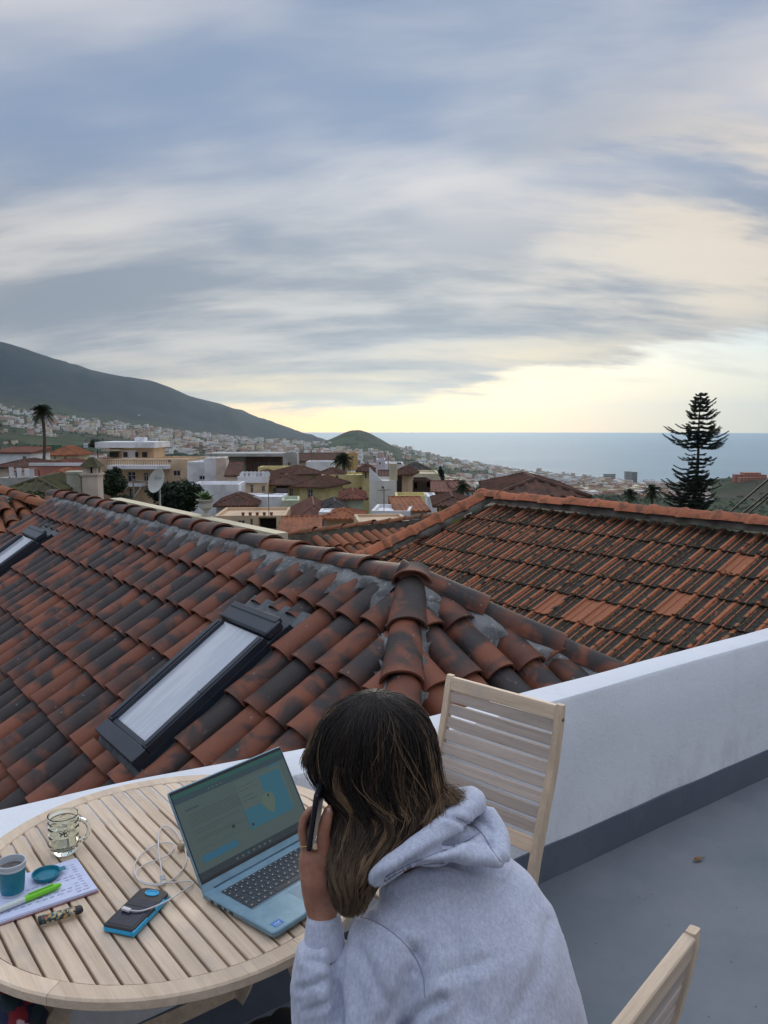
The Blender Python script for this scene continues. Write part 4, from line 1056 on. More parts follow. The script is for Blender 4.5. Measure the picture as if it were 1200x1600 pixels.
# chimney turret with its pyramid cap
def turret():
    c = at(145, 760, 46); T = thing('chimney_turret', 'pinkish masonry turret with a mossy pyramid cap', 'chimney', Vector((c.x, c.y, -8)), )
    M = _MW[T.name]; z = lambda y: at(145, y, 46).z + 8; w_ = .44
    obj('shaft', MB().box(-w_, w_, -w_, w_, 0, z(742)), PALE, T, M); obj('ledge', MB().box(-w_ - .08, w_ + .08, -w_ - .08, w_ + .08, z(742), z(739)), PALE, T, M)
    mb = MB()
    for a in (-1, 1):
        for b in (-1, 1): mb.box(min(a * .40, a * .16), max(a * .40, a * .16), min(b * .40, b * .16), max(b * .40, b * .16), z(739), z(729))
    obj('lantern', mb.box(-.3, -.0, -.35, -.2, z(739), z(729)), PALE, T, M); obj('lantern_core', MB().box(-.15, .15, -.15, .15, z(739), z(729)), DARK, T, M)
    s_ = .56; mb = MB().add([(-s_, -s_, z(729)), (s_, -s_, z(729)), (s_, s_, z(729)), (-s_, s_, z(729)), (-.12, -.1, z(714.5)), (.1, -.1, z(714)), (.1, .1, z(714)), (-.12, .1, z(714.5))], [(3, 2, 1, 0), (0, 1, 5, 4), (1, 2, 6, 5), (2, 3, 7, 6), (3, 0, 4, 7), (4, 5, 6, 7)]); obj('pyramid_cap', mb, RMO, T, M)
    c = at(119, 760, 47); T = thing('water_tank', 'round cream water tank beside the turret', 'tank', Vector((c.x, c.y, -8))); M = _MW[T.name]
    obj('drum', MB().lathe([(.0001, 0), (.50, 0), (.50, z(742)), (.54, z(741.5)), (.54, z(738)), (.50, z(737.5)), (.0001, z(737))], 20), plaster('cream_tank', (.50, .50, .40)), T, M, smooth='auto')
    obj('pipe', MB().tube([(.46, -.3, 0), (.46, -.3, z(748)), (.3, -.38, z(744))], .03, 6), FRD, T, M)
turret()
# clutter terrace at the left: pergola with washing
def terrace_clutter():
    T = thing('rooftop_pergola', 'cluttered rooftop pergola with pale washing left of the palm', 'pergola', Vector((at(38, 740, 85).x, 85, -9))); M = _MW[T.name]
    z = lambda y: at(38, y, 85).z + 9
    for x in (-1.2, 1.2):
        for y in (-.8, .8): obj('post', MB().box(x - .05, x + .05, y - .05, y + .05, 0, z(735)), FRD, T, M)
    obj('canopy', MB().add([(-1.4, -1, z(736)), (1.4, -1, z(734)), (1.2, 1, z(731)), (-1.3, 1, z(732)), (-1.4, -1, z(737)), (1.4, -1, z(735)), (1.2, 1, z(732)), (-1.3, 1, z(733))], [(0, 1, 2, 3), (7, 6, 5, 4), (0, 4, 5, 1), (1, 5, 6, 2), (2, 6, 7, 3), (3, 7, 4, 0)]), RRD, T, M)
    for k, x in enumerate((-1.1, -.3, .5, 1.0)): obj('washing', MB().box(x, x + .5, -1.1, -1.06, z(744 + k % 2 * 2), z(729 + k)), WHT, T, M)
    obj('base', MB().box(-2.3, 1.6, -1, 2, 0, z(746)), GRY, T, M)
terrace_clutter()
# ------------------------------------------------------------------ neighbour roofs close by
def barrel_patch(label, O, ex, up, cols, rows, mat, pitch=.2, expo=.33, clip=()):
    T = thing('tiled_roof', label, 'roof', O); ex = Vector(ex).normalized(); up = Vector(up).normalized()
    n = ex.cross(up)
    if n.z < 0: ex = -ex; n = -n
    c = [O + ex * a * pitch - up * b * expo - n * .02 for a, b in ((cols[0] - 1, -.3), (cols[1], -.3), (cols[1], rows), (cols[0] - 1, rows))]
    mb = MB(); mb.add(c + [Vector((p.x, p.y, -10)) for p in c], [(0, 1, 2, 3), (0, 4, 5, 1), (1, 5, 6, 2), (2, 6, 7, 3), (3, 7, 4, 0)]); wobj('roof_deck', mb, DECKM, T)
    lay_tiles('tile', T, O, ex, up, 0, 0, range(*cols), range(1, rows + 1), clip, barrel(), mat, pitch=pitch, expo=expo, jit=.009)
    return T
ORT = tile_mat('weathered_orange_clay', (.30, .115, .055), (.06, .045, .035), (.50, .66), .85)
# barrel tiled lean-to between the two big roofs, with the wall and coping above it
LT = barrel_patch('small barrel tiled lean-to in the gap between the two big roofs', at(496, 846, 14.5), R1, (E1 * math.cos(R(24)) + ZV * math.sin(R(24))), (0, 11), 4, ORT, .22)
def gap_wall():
    T = thing('grey_wall', 'grey rendered wall with an orange tile coping behind the lean-to', 'wall', at(600, 830, 10)); 
    a = at(430, 838, 18.5); b = at(700, 806, 16.0); d = (b - a).normalized(); n = Vector((d.y, -d.x, 0)).normalized()
    mb = MB(); k = 40; rs = []
    for i in range(k + 1):
        p = a + (b - a) * i / k; q = .03 * mnoise.noise(Vector((i * .4, 0, 0)))
        rs.append([p + n * .1 + ZV * q, p - n * .12 + ZV * q, Vector((p.x, p.y, -6)) - n * .12, Vector((p.x, p.y, -6)) + n * .1])
    mb.rings(rs); wobj('render', mb, WALLG, T)
    lay_caps('coping_tile', T, a + ZV * .0, b + ZV * .0, .40, ZV, ORT, cap_tile(.24, .2, .08, .44), jit=.012)
gap_wall()
# roof at the left edge: hip caps and a few tiles
_o = at(-40, 752, 9.4)
L2 = barrel_patch('orange barrel tiled roof corner at the left edge', at(52, 786, 12.3), (-E1 * .2 + R1), (E1 * math.cos(R(24)) + ZV * math.sin(R(24))), (-9, 2), 4, ORT, .22)
lay_caps('ridge_tile', L2, at(-60, 748, 12.9), at(72, 795, 11.9), .42, (ZV + R1 * .2).normalized(), ORT, cap_tile(.25, .21, .11, .46), jit=.01)
# cream parapet with the urn, dish and bracket beyond the near ridge
def dish_and_urn():
    T = thing('garden_wall', 'cream garden wall behind the ridge carrying a stone urn', 'wall', at(320, 800, 17))
    a = at(180, 778, 19.5); b = at(440, 833, 14.5); d = (b - a).normalized(); n = Vector((d.y, -d.x, 0)).normalized()
    mb = MB(); rs = [[p + n * .14, p - n * .14, Vector((p.x, p.y, -9)) - n * .14, Vector((p.x, p.y, -9)) + n * .14] for p in [a + (b - a) * i / 12 for i in range(13)]]
    mb.rings(rs); wobj('render', mb, CREAM, T)
    c = at(322, 808, 16.6); c.z = (a + (b - a) * ((c - a).dot(d) / (b - a).length)).z
    U = thing('stone_urn', 'white stone urn with a green plant on the garden wall', 'urn', c); M = _MW[U.name]
    h = .30
    um = plaster('urn_stone', (.52, .50, .44), .8, 3)
    obj('bowl', MB().lathe([(.0001, 0), (.10, 0), (.10, .035), (.055, .06), (.045, .10), (.07, .125), (.135, .17), (.145, .23), (.125, .27), (.14, .30), (.19, .325), (.19, .345), (.165, .345), (.15, .30), (.0001, .28)], 24), um, U, M, smooth='auto')
    rr = random.Random(4); mb = MB()
    for k in range(60):
        a_ = rr.uniform(0, 6.28); L = rr.uniform(.12, .30); t_ = rr.uniform(.2, 1.2); p0 = Vector((rr.uniform(-.08, .08), rr.uniform(-.08, .08), .31)); dd = Vector((math.cos(a_) * t_, math.sin(a_) * t_, 1)).normalized(); sd_ = Vector((-dd.y, dd.x, 0)).normalized() * .022
        p1 = p0 + dd * L * .6; p2 = p0 + dd * L + Vector((math.cos(a_), math.sin(a_), -.6)) * .06
        mb.add([p0, p1 - sd_, p2, p1 + sd_], [(0, 1, 2, 3)])
    obj('plant', mb, pmat('urn_leaves', (.05, .10, .025), (.10, .17, .04), 9, .7), U, M, kind='stuff')
    # dish
    p = at(243.5, 751, 20.5); T = thing('satellite_dish', 'grey-white satellite dish on a pole behind the ridge', 'satellite dish', Vector((p.x, p.y, -3)))
    fcn = Vector((-.62, -1, .42)).normalized(); ex = Vector((0, 0, 1)).cross(fcn).normalized(); M = frame(p, ex, ez=fcn) if False else Matrix((ex, fcn.cross(ex), fcn)).transposed().to_4x4(); M.translation = p
    a_, b_ = .275, .315; n = 36; rs = []
    for q in (0.02, .25, .5, .75, .93, 1.0): rs.append([(a_ * q * math.cos(2 * math.pi * k / n), b_ * q * math.sin(2 * math.pi * k / n), .075 * q * q - .075) for k in range(n)])
    rs2 = [[(x * 1.01, y * 1.01, z - .012) for x, y, z in r_] for r_ in reversed(rs)]
    D = pmat('dish_enamel', (.40, .41, .38), (.46, .47, .44), 3, .5)
    mb = MB(); mb.rings(rs + rs2); o_ = obj('reflector', mb, D, T, M, smooth='auto')
    mb = MB()
    for k in range(20):
        a0, a1 = 2 * math.pi * k / 20, 2 * math.pi * (k + .7) / 20; c0 = Vector((-.085, .085, -.05)); r_ = .045
        mb.quad(c0 + Vector((r_ * math.cos(a0), r_ * math.sin(a0), 0)), c0 + Vector((r_ * math.cos(a1), r_ * math.sin(a1), 0)), c0 + Vector((r_ * .6 * math.cos(a1), r_ * .6 * math.sin(a1), 0)), c0 + Vector((r_ * .6 * math.cos(a0), r_ * .6 * math.sin(a0), 0)))
    strokes(mb, 'ulac', -.03, .065, .05, .04, -.045, .18)
    link('logo', mb.mesh('logo', solid('logo_grey', (.16, .16, .16), .6)), o_, M)
    mb = MB(); mb.tube([Vector((p.x + .07, p.y + .06, -3)), Vector((p.x + .07, p.y + .06, p.z - .05))], .022, 10); wobj('pole', mb, solid('galvanised', (.22, .22, .22), .4, .7), T, smooth=True)
    mb = MB(); mb.box(-.05, .05, -.10, .06, -.14, -.085); obj('bracket', mb, GRY, T, M)
    fp = at(208, 750, 19.8)
    mb = MB(); mb.tube([at(229, 752, 20.3), fp], .012, 6); mb.tube([at(206, 783, 19.8), at(221, 760, 20.0), at(231, 757, 20.3)], .012, 6); wobj('feed_arm', mb, solid('arm_grey', (.25, .25, .24), .5, .5), T)
    T = thing('antenna_mast', 'thin grey mast left of the satellite dish', 'mast', Vector((fp.x, fp.y, -3))); mb = MB(); mb.tube([Vector((fp.x, fp.y, -3)), fp], .02, 8); mb.tube([fp, fp + Vector((-.0, 0, .03))], .026, 8); wobj('tube', mb, solid('mast_grey', (.22, .22, .22), .5, .6), T)
dish_and_urn()
# ------------------------------------------------------------------ trees
def leafmat(name, a, b): return pmat(name, a, b, 1.4, .8, 0, lo=.35, hi=.65, rnd=.15)
TRK = pmat('bark', (.07, .05, .035), (.13, .10, .075), 9, .95, .01, 40); PL = leafmat('palm_fronds', (.018, .030, .012), (.045, .065, .025)); DG = leafmat('dark_evergreen_leaves', (.008, .020, .009), (.018, .040, .014)); NP = leafmat('norfolk_needles', (.008, .018, .012), (.020, .034, .018)); SH = leafmat('shrub_leaves', (.014, .032, .010), (.035, .06, .018))
def palm(label, xc, ytop, d, crown_px, trunk_px=None, n=34, yb=None, dense=1.0):
    top = at(xc, ytop + crown_px * .45, d); zb = ground(top.x, top.y) - .5; T = thing('palm_tree', label, 'palm tree', Vector((top.x, top.y, zb))); r_ = crown_px * d / F
    tr_ = (trunk_px or crown_px * .22) * d / F / 2
    mb = MB(); h = top.z - zb; rs = []
    mb.tube([Vector((top.x + .15 * math.sin(k * .7), top.y, zb + h * k / 14)) for k in range(15)], [tr_ * (1.35 if k < 1 else 1.0 + .05 * math.sin(k * 9)) for k in range(14)] + [tr_ * 1.5], 10)
    wobj('trunk', mb, TRK, T, smooth=True)
    rr = random.Random(int(xc * 7 + ytop)); mb = MB()
    for k in range(n):
        a = rr.uniform(0, 2 * math.pi); el = R(rr.choice([75, 50, 30, 10, -12, -30]) + rr.uniform(-10, 10)); L = r_ * rr.uniform(.8, 1.12)
        dirv = Vector((math.cos(a) * math.cos(el), math.sin(a) * math.cos(el), math.sin(el))); pts = []
        for j in range(8):
            q = j / 7; pts.append(top + dirv * L * q + ZV * (-L * .55 * q * q))
        mb.tube(pts, np.linspace(.012, .004, 8).tolist(), 3, cap=False)
        side = Vector((-math.sin(a), math.cos(a), 0))
        for j in range(1, 8):
            for jj in range(3):
                q = (j + jj / 3) / 8; p = pts[min(7, j)] * (1 - 0) + (pts[j - 1] - pts[j]) * (1 - jj / 3)
                ll = L * .30 * math.sin(math.pi * min(1, q * .85 + .12)) * dense
                for s_ in (-1, 1):
                    tip = p + side * s_ * ll * .75 + dirv * ll * .5 - ZV * ll * rr.uniform(.25, .7); wv_ = dirv * (.05 * r_ / 2 + .01)
                    mb.add([p - wv_, p + wv_, tip], [(0, 1, 2)])
    wobj('crown', mb, PL, T)
    return T
palm('tall slender palm standing above the rooftops at the left', 66, 632, 118, 22, 4.6, 64)
palm('palm whose fronds reach in at the left edge below the mountain', -14, 656, 90, 22, 5, 46)
palm('dark full palm in the middle of the town beside the ochre tower', 536, 708, 138, 19, 5, 60, dense=1.3)
palm('palm near the white gable at the right of the town', 674, 742, 140, 9, 3, 30)
palm('palm head left of the brown roof behind the old ridge', 722, 752, 82, 18, 5, 46)
palm('small palm head beside the red house', 754, 754, 95, 14, 4, 36)
palm('leftmost of the two small palm heads left of the tall conifer', 983, 764, 60, 16, 4, 40)
palm('small palm head just left of the tall conifer', 1018, 757, 58, 20, 4, 44)
def bushy(label, xc, yc, d, rx, ry, mat=DG, n=2600, name='tree', leaf=.16, lobes=9, seed=1):
    c = at(xc, yc, d); sx, sz = rx * d / F, ry * d / F; zb = ground(c.x, c.y) - .5
    T = thing(name, label, 'tree' if name == 'tree' else 'shrub', Vector((c.x, c.y, zb))); rr = random.Random(seed)
    mb = MB(); mb.tube([Vector((c.x, c.y, zb)), Vector((c.x + .1, c.y, (zb + c.z) / 2)), c], [.22, .17, .10], 8)
    for k in range(5):
        a = rr.uniform(0, 6.28); mb.tube([Vector((c.x, c.y, c.z - sz * .5)), c + Vector((math.cos(a) * sx * .6, math.sin(a) * sx * .6, sz * rr.uniform(-.1, .5)))], [.08, .03], 5)
    wobj('trunk', mb, TRK, T)
    L = [(Vector((rr.uniform(-.6, .6) * sx, rr.uniform(-.6, .6) * sx, rr.uniform(-.55, .55) * sz)), rr.uniform(.38, .6)) for _ in range(lobes)]; mb = MB()
    for k in range(n):
        o, q = rr.choice(L); v = Vector((rr.gauss(0, 1), rr.gauss(0, 1), rr.gauss(0, 1))).normalized() * (rr.random() ** .35)
        p = c + o + Vector((v.x * sx * q, v.y * sx * q, v.z * sz * q)); s_ = leaf * rr.uniform(.5, 1.3)
        a = Vector((rr.gauss(0, 1), rr.gauss(0, 1), rr.gauss(0, .6))).normalized() * s_; b = Vector((rr.gauss(0, 1), rr.gauss(0, 1), rr.gauss(0, .6))).normalized() * s_ * .6
        mb.add([p - a, p + b, p + a, p - b], [(0, 1, 2, 3)])
    wobj('crown', mb, mat, T)
bushy('large dark rounded tree right of the satellite dish', 272, 782, 36, 44, 34, DG, 7000, leaf=.11, lobes=12, seed=3)
bushy('round dark green tree between the turret and the apartment block', 174, 752, 62, 20, 25, SH, 4200, leaf=.15, seed=5)
bushy('low green shrub behind the near ridge under the apartment block', 190, 782, 30, 22, 9, SH, 1600, 'shrub', .08, 6, seed=6)
bushy('mass of green trees between the red house and the old roof', 712, 762, 105, 26, 14, SH, 3600, leaf=.2, seed=7)
bushy('dark bush by the grey tower house', 474, 730, 150, 8, 7, DG, 900, 'shrub', .2, 5, seed=8)
bushy('overgrown green bush below the mossy roof', 60, 782, 24, 40, 14, SH, 2600, 'shrub', .07, 8, seed=9)
bushy('small dark tree right of the cream building', 690, 744, 128, 5, 14, DG, 700, leaf=.2, lobes=4, seed=10)
bushy('bush of dark leaves beside the brown roof at the back left', 152, 693, 190, 15, 6, DG, 900, 'shrub', .3, 6, seed=12)
def norfolk():
    d = 118.0; top = at(1098, 616, d); base = at(1081, 800, d); zb = ground(base.x, base.y); T = thing('norfolk_pine', 'tall dark conifer with tiered branches against the sea', 'conifer', Vector((base.x, base.y, zb)))
    mb = MB(); pt = lambda q: base + (top - base) * q + Vector((.25 * math.sin(q * 5), 0, 0))
    mb.tube([Vector((base.x, base.y, zb))] + [pt(q) for q in np.linspace(0, 1, 14)], [.42] + np.linspace(.36, .04, 14).tolist(), 8); wobj('trunk', mb, TRK, T, smooth=True)
    rr = random.Random(9); mb = MB()
    # silhouette (row: left and right reach in pixels), measured on the photo
    rowL = [(620, 10), (628, 16), (640, 22), (655, 22), (664, 28), (670, 50), (680, 48), (690, 56), (697, 34), (705, 14), (712, 36), (722, 26), (732, 40), (745, 42), (752, 52), (764, 46), (775, 58), (788, 50), (800, 40)]
    rowR = [(620, 12), (628, 22), (640, 24), (655, 28), (664, 24), (670, 46), (680, 44), (690, 50), (697, 50), (705, 22), (716, 32), (722, 26), (728, 12), (735, 14), (745, 36), (752, 34), (764, 34), (775, 36), (788, 34), (800, 30)]
    def reach(y, s_): t = rowL if s_ < 0 else rowR; return float(np.interp(y, [a for a, b in t], [b for a, b in t]))
    y = 618.0
    while y < 800:
        q = (800 - y) / 184.0; c = pt(q); n = 9
        a0 = rr.uniform(0, 6.28)
        for k in range(n):
            a = a0 + 2 * math.pi * k / n + rr.uniform(-.2, .2); ca = math.cos(a); Rp = reach(y, -1) * (1 - ca) / 2 + reach(y, 1) * (1 + ca) / 2
            L = Rp * d / F * rr.uniform(.50, 1.10)
            if rr.random() < .16: continue
            if 700 < y < 712 and rr.random() < .75: continue
            dv = Vector((ca, math.sin(a), 0)); rise = (.35 if y < 660 else .10 if y < 700 else .04); pts = []
            for j in range(9):
                t_ = j / 8; pts.append(c + dv * L * t_ + ZV * (L * rise * t_ - L * .16 * math.sin(math.pi * t_ * .9) + L * .08 * t_ ** 3))
            mb.tube(pts, np.linspace(.055, .015, 9).tolist(), 4, cap=False)
            sd_ = Vector((-dv.y, dv.x, 0)); m = int(8 + L * 10)
            for j in range(m):
                t_ = (j + .5) / m * .93 + .07; i = min(7, int(t_ * 8)); p = pts[i] + (pts[i + 1] - pts[i]) * (t_ * 8 - i)
                ll = min(.85, .24 + .28 * L * (1 - t_) + .10) * rr.uniform(.5, 1.1)
                for s_ in (-1, 1):
                    tip = p + sd_ * s_ * ll * .8 + dv * ll * .55 + ZV * ll * rr.uniform(-.22, .16); wv_ = .045
                    mb.add([p + dv * wv_, p - dv * wv_ - ZV * .02, tip - ZV * .03, tip + ZV * .05], [(0, 1, 2, 3)]); mb.add([p + ZV * wv_, p - ZV * wv_, tip], [(0, 1, 2)])
        y += 6.0 if y < 700 else (6.6 if y < 740 else 5.6)
    wobj('crown', mb, NP, T)
norfolk()
# ------------------------------------------------------------------ far things
def far_box(name, label, cat, xl, xr, yt, d, depth, mat, floors=8, bays=5, seed=1, zb=None):
    a = at(xl, yt, d); b = at(xr, yt, d); z0 = ground((a.x + b.x) / 2, d) - 3 if zb is None else zb; M = Matrix.Translation(Vector((a.x, a.y, z0))); W = b.x - a.x; h = a.z - z0
    T = thing(name, label, cat, M); obj('wall', MB().box(0, W, 0, depth, 0, h), mat, T, M)
    for f in range(floors):
        z = h - (f + .75) * h / (floors + .5) * 1.0; fh = h / (floors + .5)
        obj('window_band', MB().box(W * .06, W * .94, -.12, -.01, z, z + fh * .42), PANE, T, M)
    return T
far_box('tower_block', 'larger of two grey tower blocks near the coast', 'tower block', 977, 986.5, 736.5, 4300, 18, GRY, 9); far_box('tower_block', 'right half of the paired grey tower blocks, slightly darker', 'tower block', 987.5, 996, 737.5, 4330, 18, plaster('darker_grey', (.2, .21, .22)), 9)
far_box('apartment_block', 'low grey block left of the towers by the coast', 'apartment block', 944, 962, 740.5, 4500, 20, GRY, 5)
def hotel():
    T = None; d = 1600
    specs = [(1149, 1168, 741.5), (1162, 1186, 738.5), (1180, 1193, 741.5), (1153, 1191, 746.0)]
    a = at(1149, 755, d); T = thing('hillside_hotel', 'terracotta pink hotel on the dark hill at the right', 'hotel', Vector((a.x, a.y, at(1149, 756, d).z)))
    HM = plaster('terracotta_render', (.42, .17, .11))
    for i, (x0, x1, y0) in enumerate(specs):
        p = at(x0, y0, d - i * 2); q = at(x1, 757, d); mb = MB(); mb.box(p.x, q.x, d - i * 6, d + 14, q.z, p.z); W = wobj('wing', mb, HM, T)
        for k in range(3):
            z = p.z - 2.4 - k * 4.0
            if z < q.z: break
            mb = MB(); n = 8
            for j in range(n): xx = p.x + (q.x - p.x) * (j + .3) / n; mb.box(xx, xx + (q.x - p.x) / n * .45, d - i * 6 - .15, d - i * 6 - .02, z, z + 1.7)
            m_ = _MW[T.name].inverted(); mb.v = [tuple(m_ @ Vector(v)) for v in mb.v]; link('window_row', mb.mesh('window_row', PANE), W, _MW[T.name])
hotel()
def cables():
    for k, (x0, y0, x1, y1, lb) in enumerate(((1150, 792, 1204, 746, 'leftmost of the three dark stay cables at the right edge'), (1168, 796, 1204, 767, 'middle one of the three dark stay cables at the right edge'), (1176, 797, 1206, 772, 'lowest of the three dark stay cables at the right edge'))):
        a = at(x0, y0, 15.5); b = at(x1, y1, 13.0); d = b - a; T = thing('stay_cable', lb, 'cable', a, 'dark cables running up at the right edge')
        mb = MB(); mb.tube([a - d * .6, a, b, b + d * 3], .016, 6); wobj('strand', mb, solid('cable_black', (.015, .017, .02), .5), T)
cables()
# ------------------------------------------------------------------ houses up the valley, along the coast and on the cone
def far_houses():
    rr = random.Random(21); pts = []
    dens = lambda px, d: 0
    walls = [(.80, .78, .74), (.84, .84, .84), (.72, .62, .50), (.66, .46, .36), (.76, .66, .46), (.80, .78, .75), (.56, .36, .28), (.84, .82, .78)]
    wm = [pmat('far_wall_%d' % i, c, None, .3, .9) for i, c in enumerate(walls)]
    for m_, nm in zip(wm, ('white', 'bright_white', 'beige', 'salmon', 'yellow', 'pale', 'terracotta', 'chalk')): m_.name = 'far_' + nm + '_wall'
    rm = [RRD, ROR, WHT, GRY]
    tries = 0
    while len(pts) < 3600 and tries < 60000:
        tries += 1; d = math.exp(rr.uniform(math.log(230), math.log(7200))); px = rr.uniform(-60, 1260)
        x = (px - CX) / F * d; y = d; n = mnoise.noise(Vector((x / 320, y / 520, 8.0))) + .45 * mnoise.noise(Vector((x / 110, y / 190, 2.0)))
        k = 0
        if px > 600 and d < 1050: continue
        z = ground(x, y)
        if z < SEA + 4: continue
        row = CY - F * ((y * math.sin(PIT) + (z - H) * math.cos(PIT)) / (y * math.cos(PIT) - (z - H) * math.sin(PIT)))
        if px < 520:
            edge = float(np.interp(px, [0, 100, 200, 300, 400, 500], [633, 650, 664, 677, 687, 693]))
            if row < edge - 1: k = .02 if row > edge - 22 and 100 < px < 340 else 0
            elif row < edge + 22: k = .75 + n * 1.1
            else: k = .10 + n * 1.5
        elif px < 645:
            k = .45 + n if row > 690 else (.30 if (px > 610 and row > 682) else 0)
            if 505 < px < 600 and row < 696: k = .04
        else: k = .85 + n * .9 if px < 1110 else .0
        if d < 900: k *= .8
        if rr.random() > k: continue
        pts.append((x, y, z, px, row, d))
    pts.sort(key=lambda p: p[5] )
    def hmesh(mb, w_, dp, h, kind):
        mb.cur = 0; mb.box(-w_ / 2, w_ / 2, -dp / 2, dp / 2, -4, h)
        if kind == 'hip': mb.cur = 1; roof_mesh(mb, -w_ / 2, w_ / 2, -dp / 2, dp / 2, h + .01, 1.6, 'hip', .3, ribs=False)
        else: mb.cur = 1; mb.box(-w_ / 2 + .3, w_ / 2 - .3, -dp / 2 + .3, dp / 2 - .3, h, h + .15); mb.cur = 0; mb.box(-w_ * .2, w_ * .15, -dp * .1, dp * .3, h + .15, h + 2.2)
        mb.cur = 2; n = max(2, int(w_ / 3))
        for f in range(max(1, int(h / 3))):
            for k in range(n): x = -w_ / 2 + (k + .35) * w_ / n; mb.box(x, x + 1.0, -dp / 2 - .05, -dp / 2 - .01, f * 3 + 1, f * 3 + 2.3)
    protos = []
    for i in range(16):
        mb = MB(); kd = rr.choice(['hip', 'flat', 'flat', 'hip']); hmesh(mb, rr.uniform(9, 16), rr.uniform(8, 11), rr.choice([3.2, 5.5, 6.2, 6.2, 9]), kd)
        protos.append((mb, rr.choice(wm), rr.choice(rm[:2]) if kd == 'hip' else rr.choice(rm[2:]), kd))
    pm = [mb.mesh('distant_house', [w_, r_, PANE]) for mb, w_, r_, k in protos]
    near = [p for p in pts if p[4] < 790][:300]; ns = set(id(p) for p in near)
    def REG(p):
        a = 'low down' if p[4] > 740 else 'half way up' if p[4] > 700 else 'high up'
        for lim, t_ in ((30, 'left of the tall palm'), (110, 'just right of the tall palm'), (200, 'above the turret'), (290, 'above the apartment block'), (400, 'above the grey building'), (505, 'below the mountain tip'), (580, 'before the cone hill'), (650, 'at the cone hill'), (740, 'right of the cone hill'), (860, 'on the coast before the sea'), (960, 'left of the grey towers')):
            if p[3] < lim: return a + ' ' + t_
        return a + ' near the tall conifer'
    for p in near:
        i = rr.randrange(16); M = Matrix.Translation((p[0], p[1], p[2])) @ Matrix.Rotation(R(rr.uniform(-35, 35)), 4, 'Z')
        reg = REG(p)
        link('distant_house', pm[i], None, M, label='distant %s house with %s roof %s' % (protos[i][1].name.split('_')[1].replace('bright', 'white').replace('chalk', 'white').replace('pale', 'pale grey'), 'tiled' if protos[i][3] == 'hip' else 'flat', reg), cat='house', group='small houses of the valley and the coast')
    # the rest, too many to single out
    groups = {}
    for p in pts:
        if id(p) in ns: continue
        groups.setdefault(rr.randrange(8), []).append(p)
    mats = wm + [RRD, GRY]; mb = MB()
    for gi, L in groups.items():
        for p in L:
            s_ = rr.uniform(.8, 1.6) * (1.0 if p[5] < 2500 else 1.45); w_, dp, h = 9 * s_, 8 * s_, rr.choice([3.5, 6, 6, 8.5]) * s_ ; M = Matrix.Translation((p[0], p[1], p[2])) @ Matrix.Rotation(R(rr.uniform(-40, 40)), 4, 'Z')
            mb.cur = gi; mb.box(-w_ / 2, w_ / 2, -dp / 2, dp / 2, -5, h, M)
            if rr.random() < .45: mb.cur = 8; mb.add([(-w_ / 2 - .3, -dp / 2 - .3, h), (w_ / 2 + .3, -dp / 2 - .3, h), (w_ / 2 + .3, dp / 2 + .3, h), (-w_ / 2 - .3, dp / 2 + .3, h), (0, 0, h + 1.8)], [(0, 1, 4), (1, 2, 4), (2, 3, 4), (3, 0, 4), (3, 2, 1, 0)], M)
            if rr.random() < .5: mb.cur = 9; mb.box(-w_ / 2 + 1, w_ / 2 - 1, -dp / 2 - .06, -dp / 2 - .01, h * .3, h * .55, M)
    obj('far_town', mb, mats, None, kind='stuff')
    print('houses', len(pts))
    # aerials, tanks and wires over the near town
    ra = random.Random(8)
    for (px, y, d, lb) in ((212, 700, 132, 'on the white top floor of the apartment block'), (330, 716, 121, 'on the white wall block'), (421, 726, 140, 'on the yellow wall building'), (455, 708, 151, 'on the grey tower house'), (487, 721, 151, 'on the white boundary building'), (547, 742, 122, 'on the long yellow facade'), (607, 732, 108, 'on the blank white wall'), (655, 740, 131, 'on the cream building'), (633, 730, 109, 'on the narrow beige tower'), (600, 798, 73, 'on the long white building'), (420, 800, 80, 'on the beige house with the porch'), (100, 716, 142, 'on the yellowish house by the tall palm'), (700, 768, 93, 'on the dark red house')):
        p = at(px, y, d + 1.5); h_ = ra.uniform(1.6, 2.6); T = thing('tv_aerial', 'thin television aerial ' + lb, 'aerial', p - ZV * .6); M = _MW[T.name]
        obj('mast', MB().tube([(0, 0, 0), (0, 0, h_ + .6)], .035, 5), FRD, T, M)
        mb = MB(); a_ = ra.uniform(-.6, .6); dx, dy = math.cos(a_), math.sin(a_); mb.tube([(-dx * .6, -dy * .6, h_ + .5), (dx * .6, dy * .6, h_ + .5)], .022, 4)
        for k in range(6): c_ = -.55 + k * .22; mb.tube([(dx * c_ - dy * .3, dy * c_ + dx * .3, h_ + .5), (dx * c_ + dy * .3, dy * c_ - dx * .3, h_ + .5)], .016, 4)
        obj('antenna', mb, FRD, T, M)
    for (x0, y0, d0, x1, y1, d1, lb) in ((585, 781, 95, 672, 793, 78, 'sagging wire above the long white building'), (440, 794, 90, 500, 776, 110, 'sagging wire before the pale green flat building'), (158, 748, 60, 205, 752, 110, 'sagging wire between the turret and the apartment block'), (500, 742, 124, 562, 736, 120, 'sagging wire along the long yellow facade')):
        a, b = at(x0, y0, d0), at(x1, y1, d1); T = thing('overhead_wire', lb, 'wire', a); mb = MB(); mb.tube([a + (b - a) * k / 10 - ZV * 1.2 * math.sin(math.pi * k / 10) for k in range(11)], .022, 4); wobj('strand', mb, FRD, T)
    # greenery: clumps over the slopes
    mb = MB(); rr = random.Random(5); c = 0; tries = 0
    gm = [leafmat('far_scrub_dark', (.012, .024, .012), (.03, .045, .02)), leafmat('far_scrub_light', (.03, .05, .018), (.06, .075, .035))]
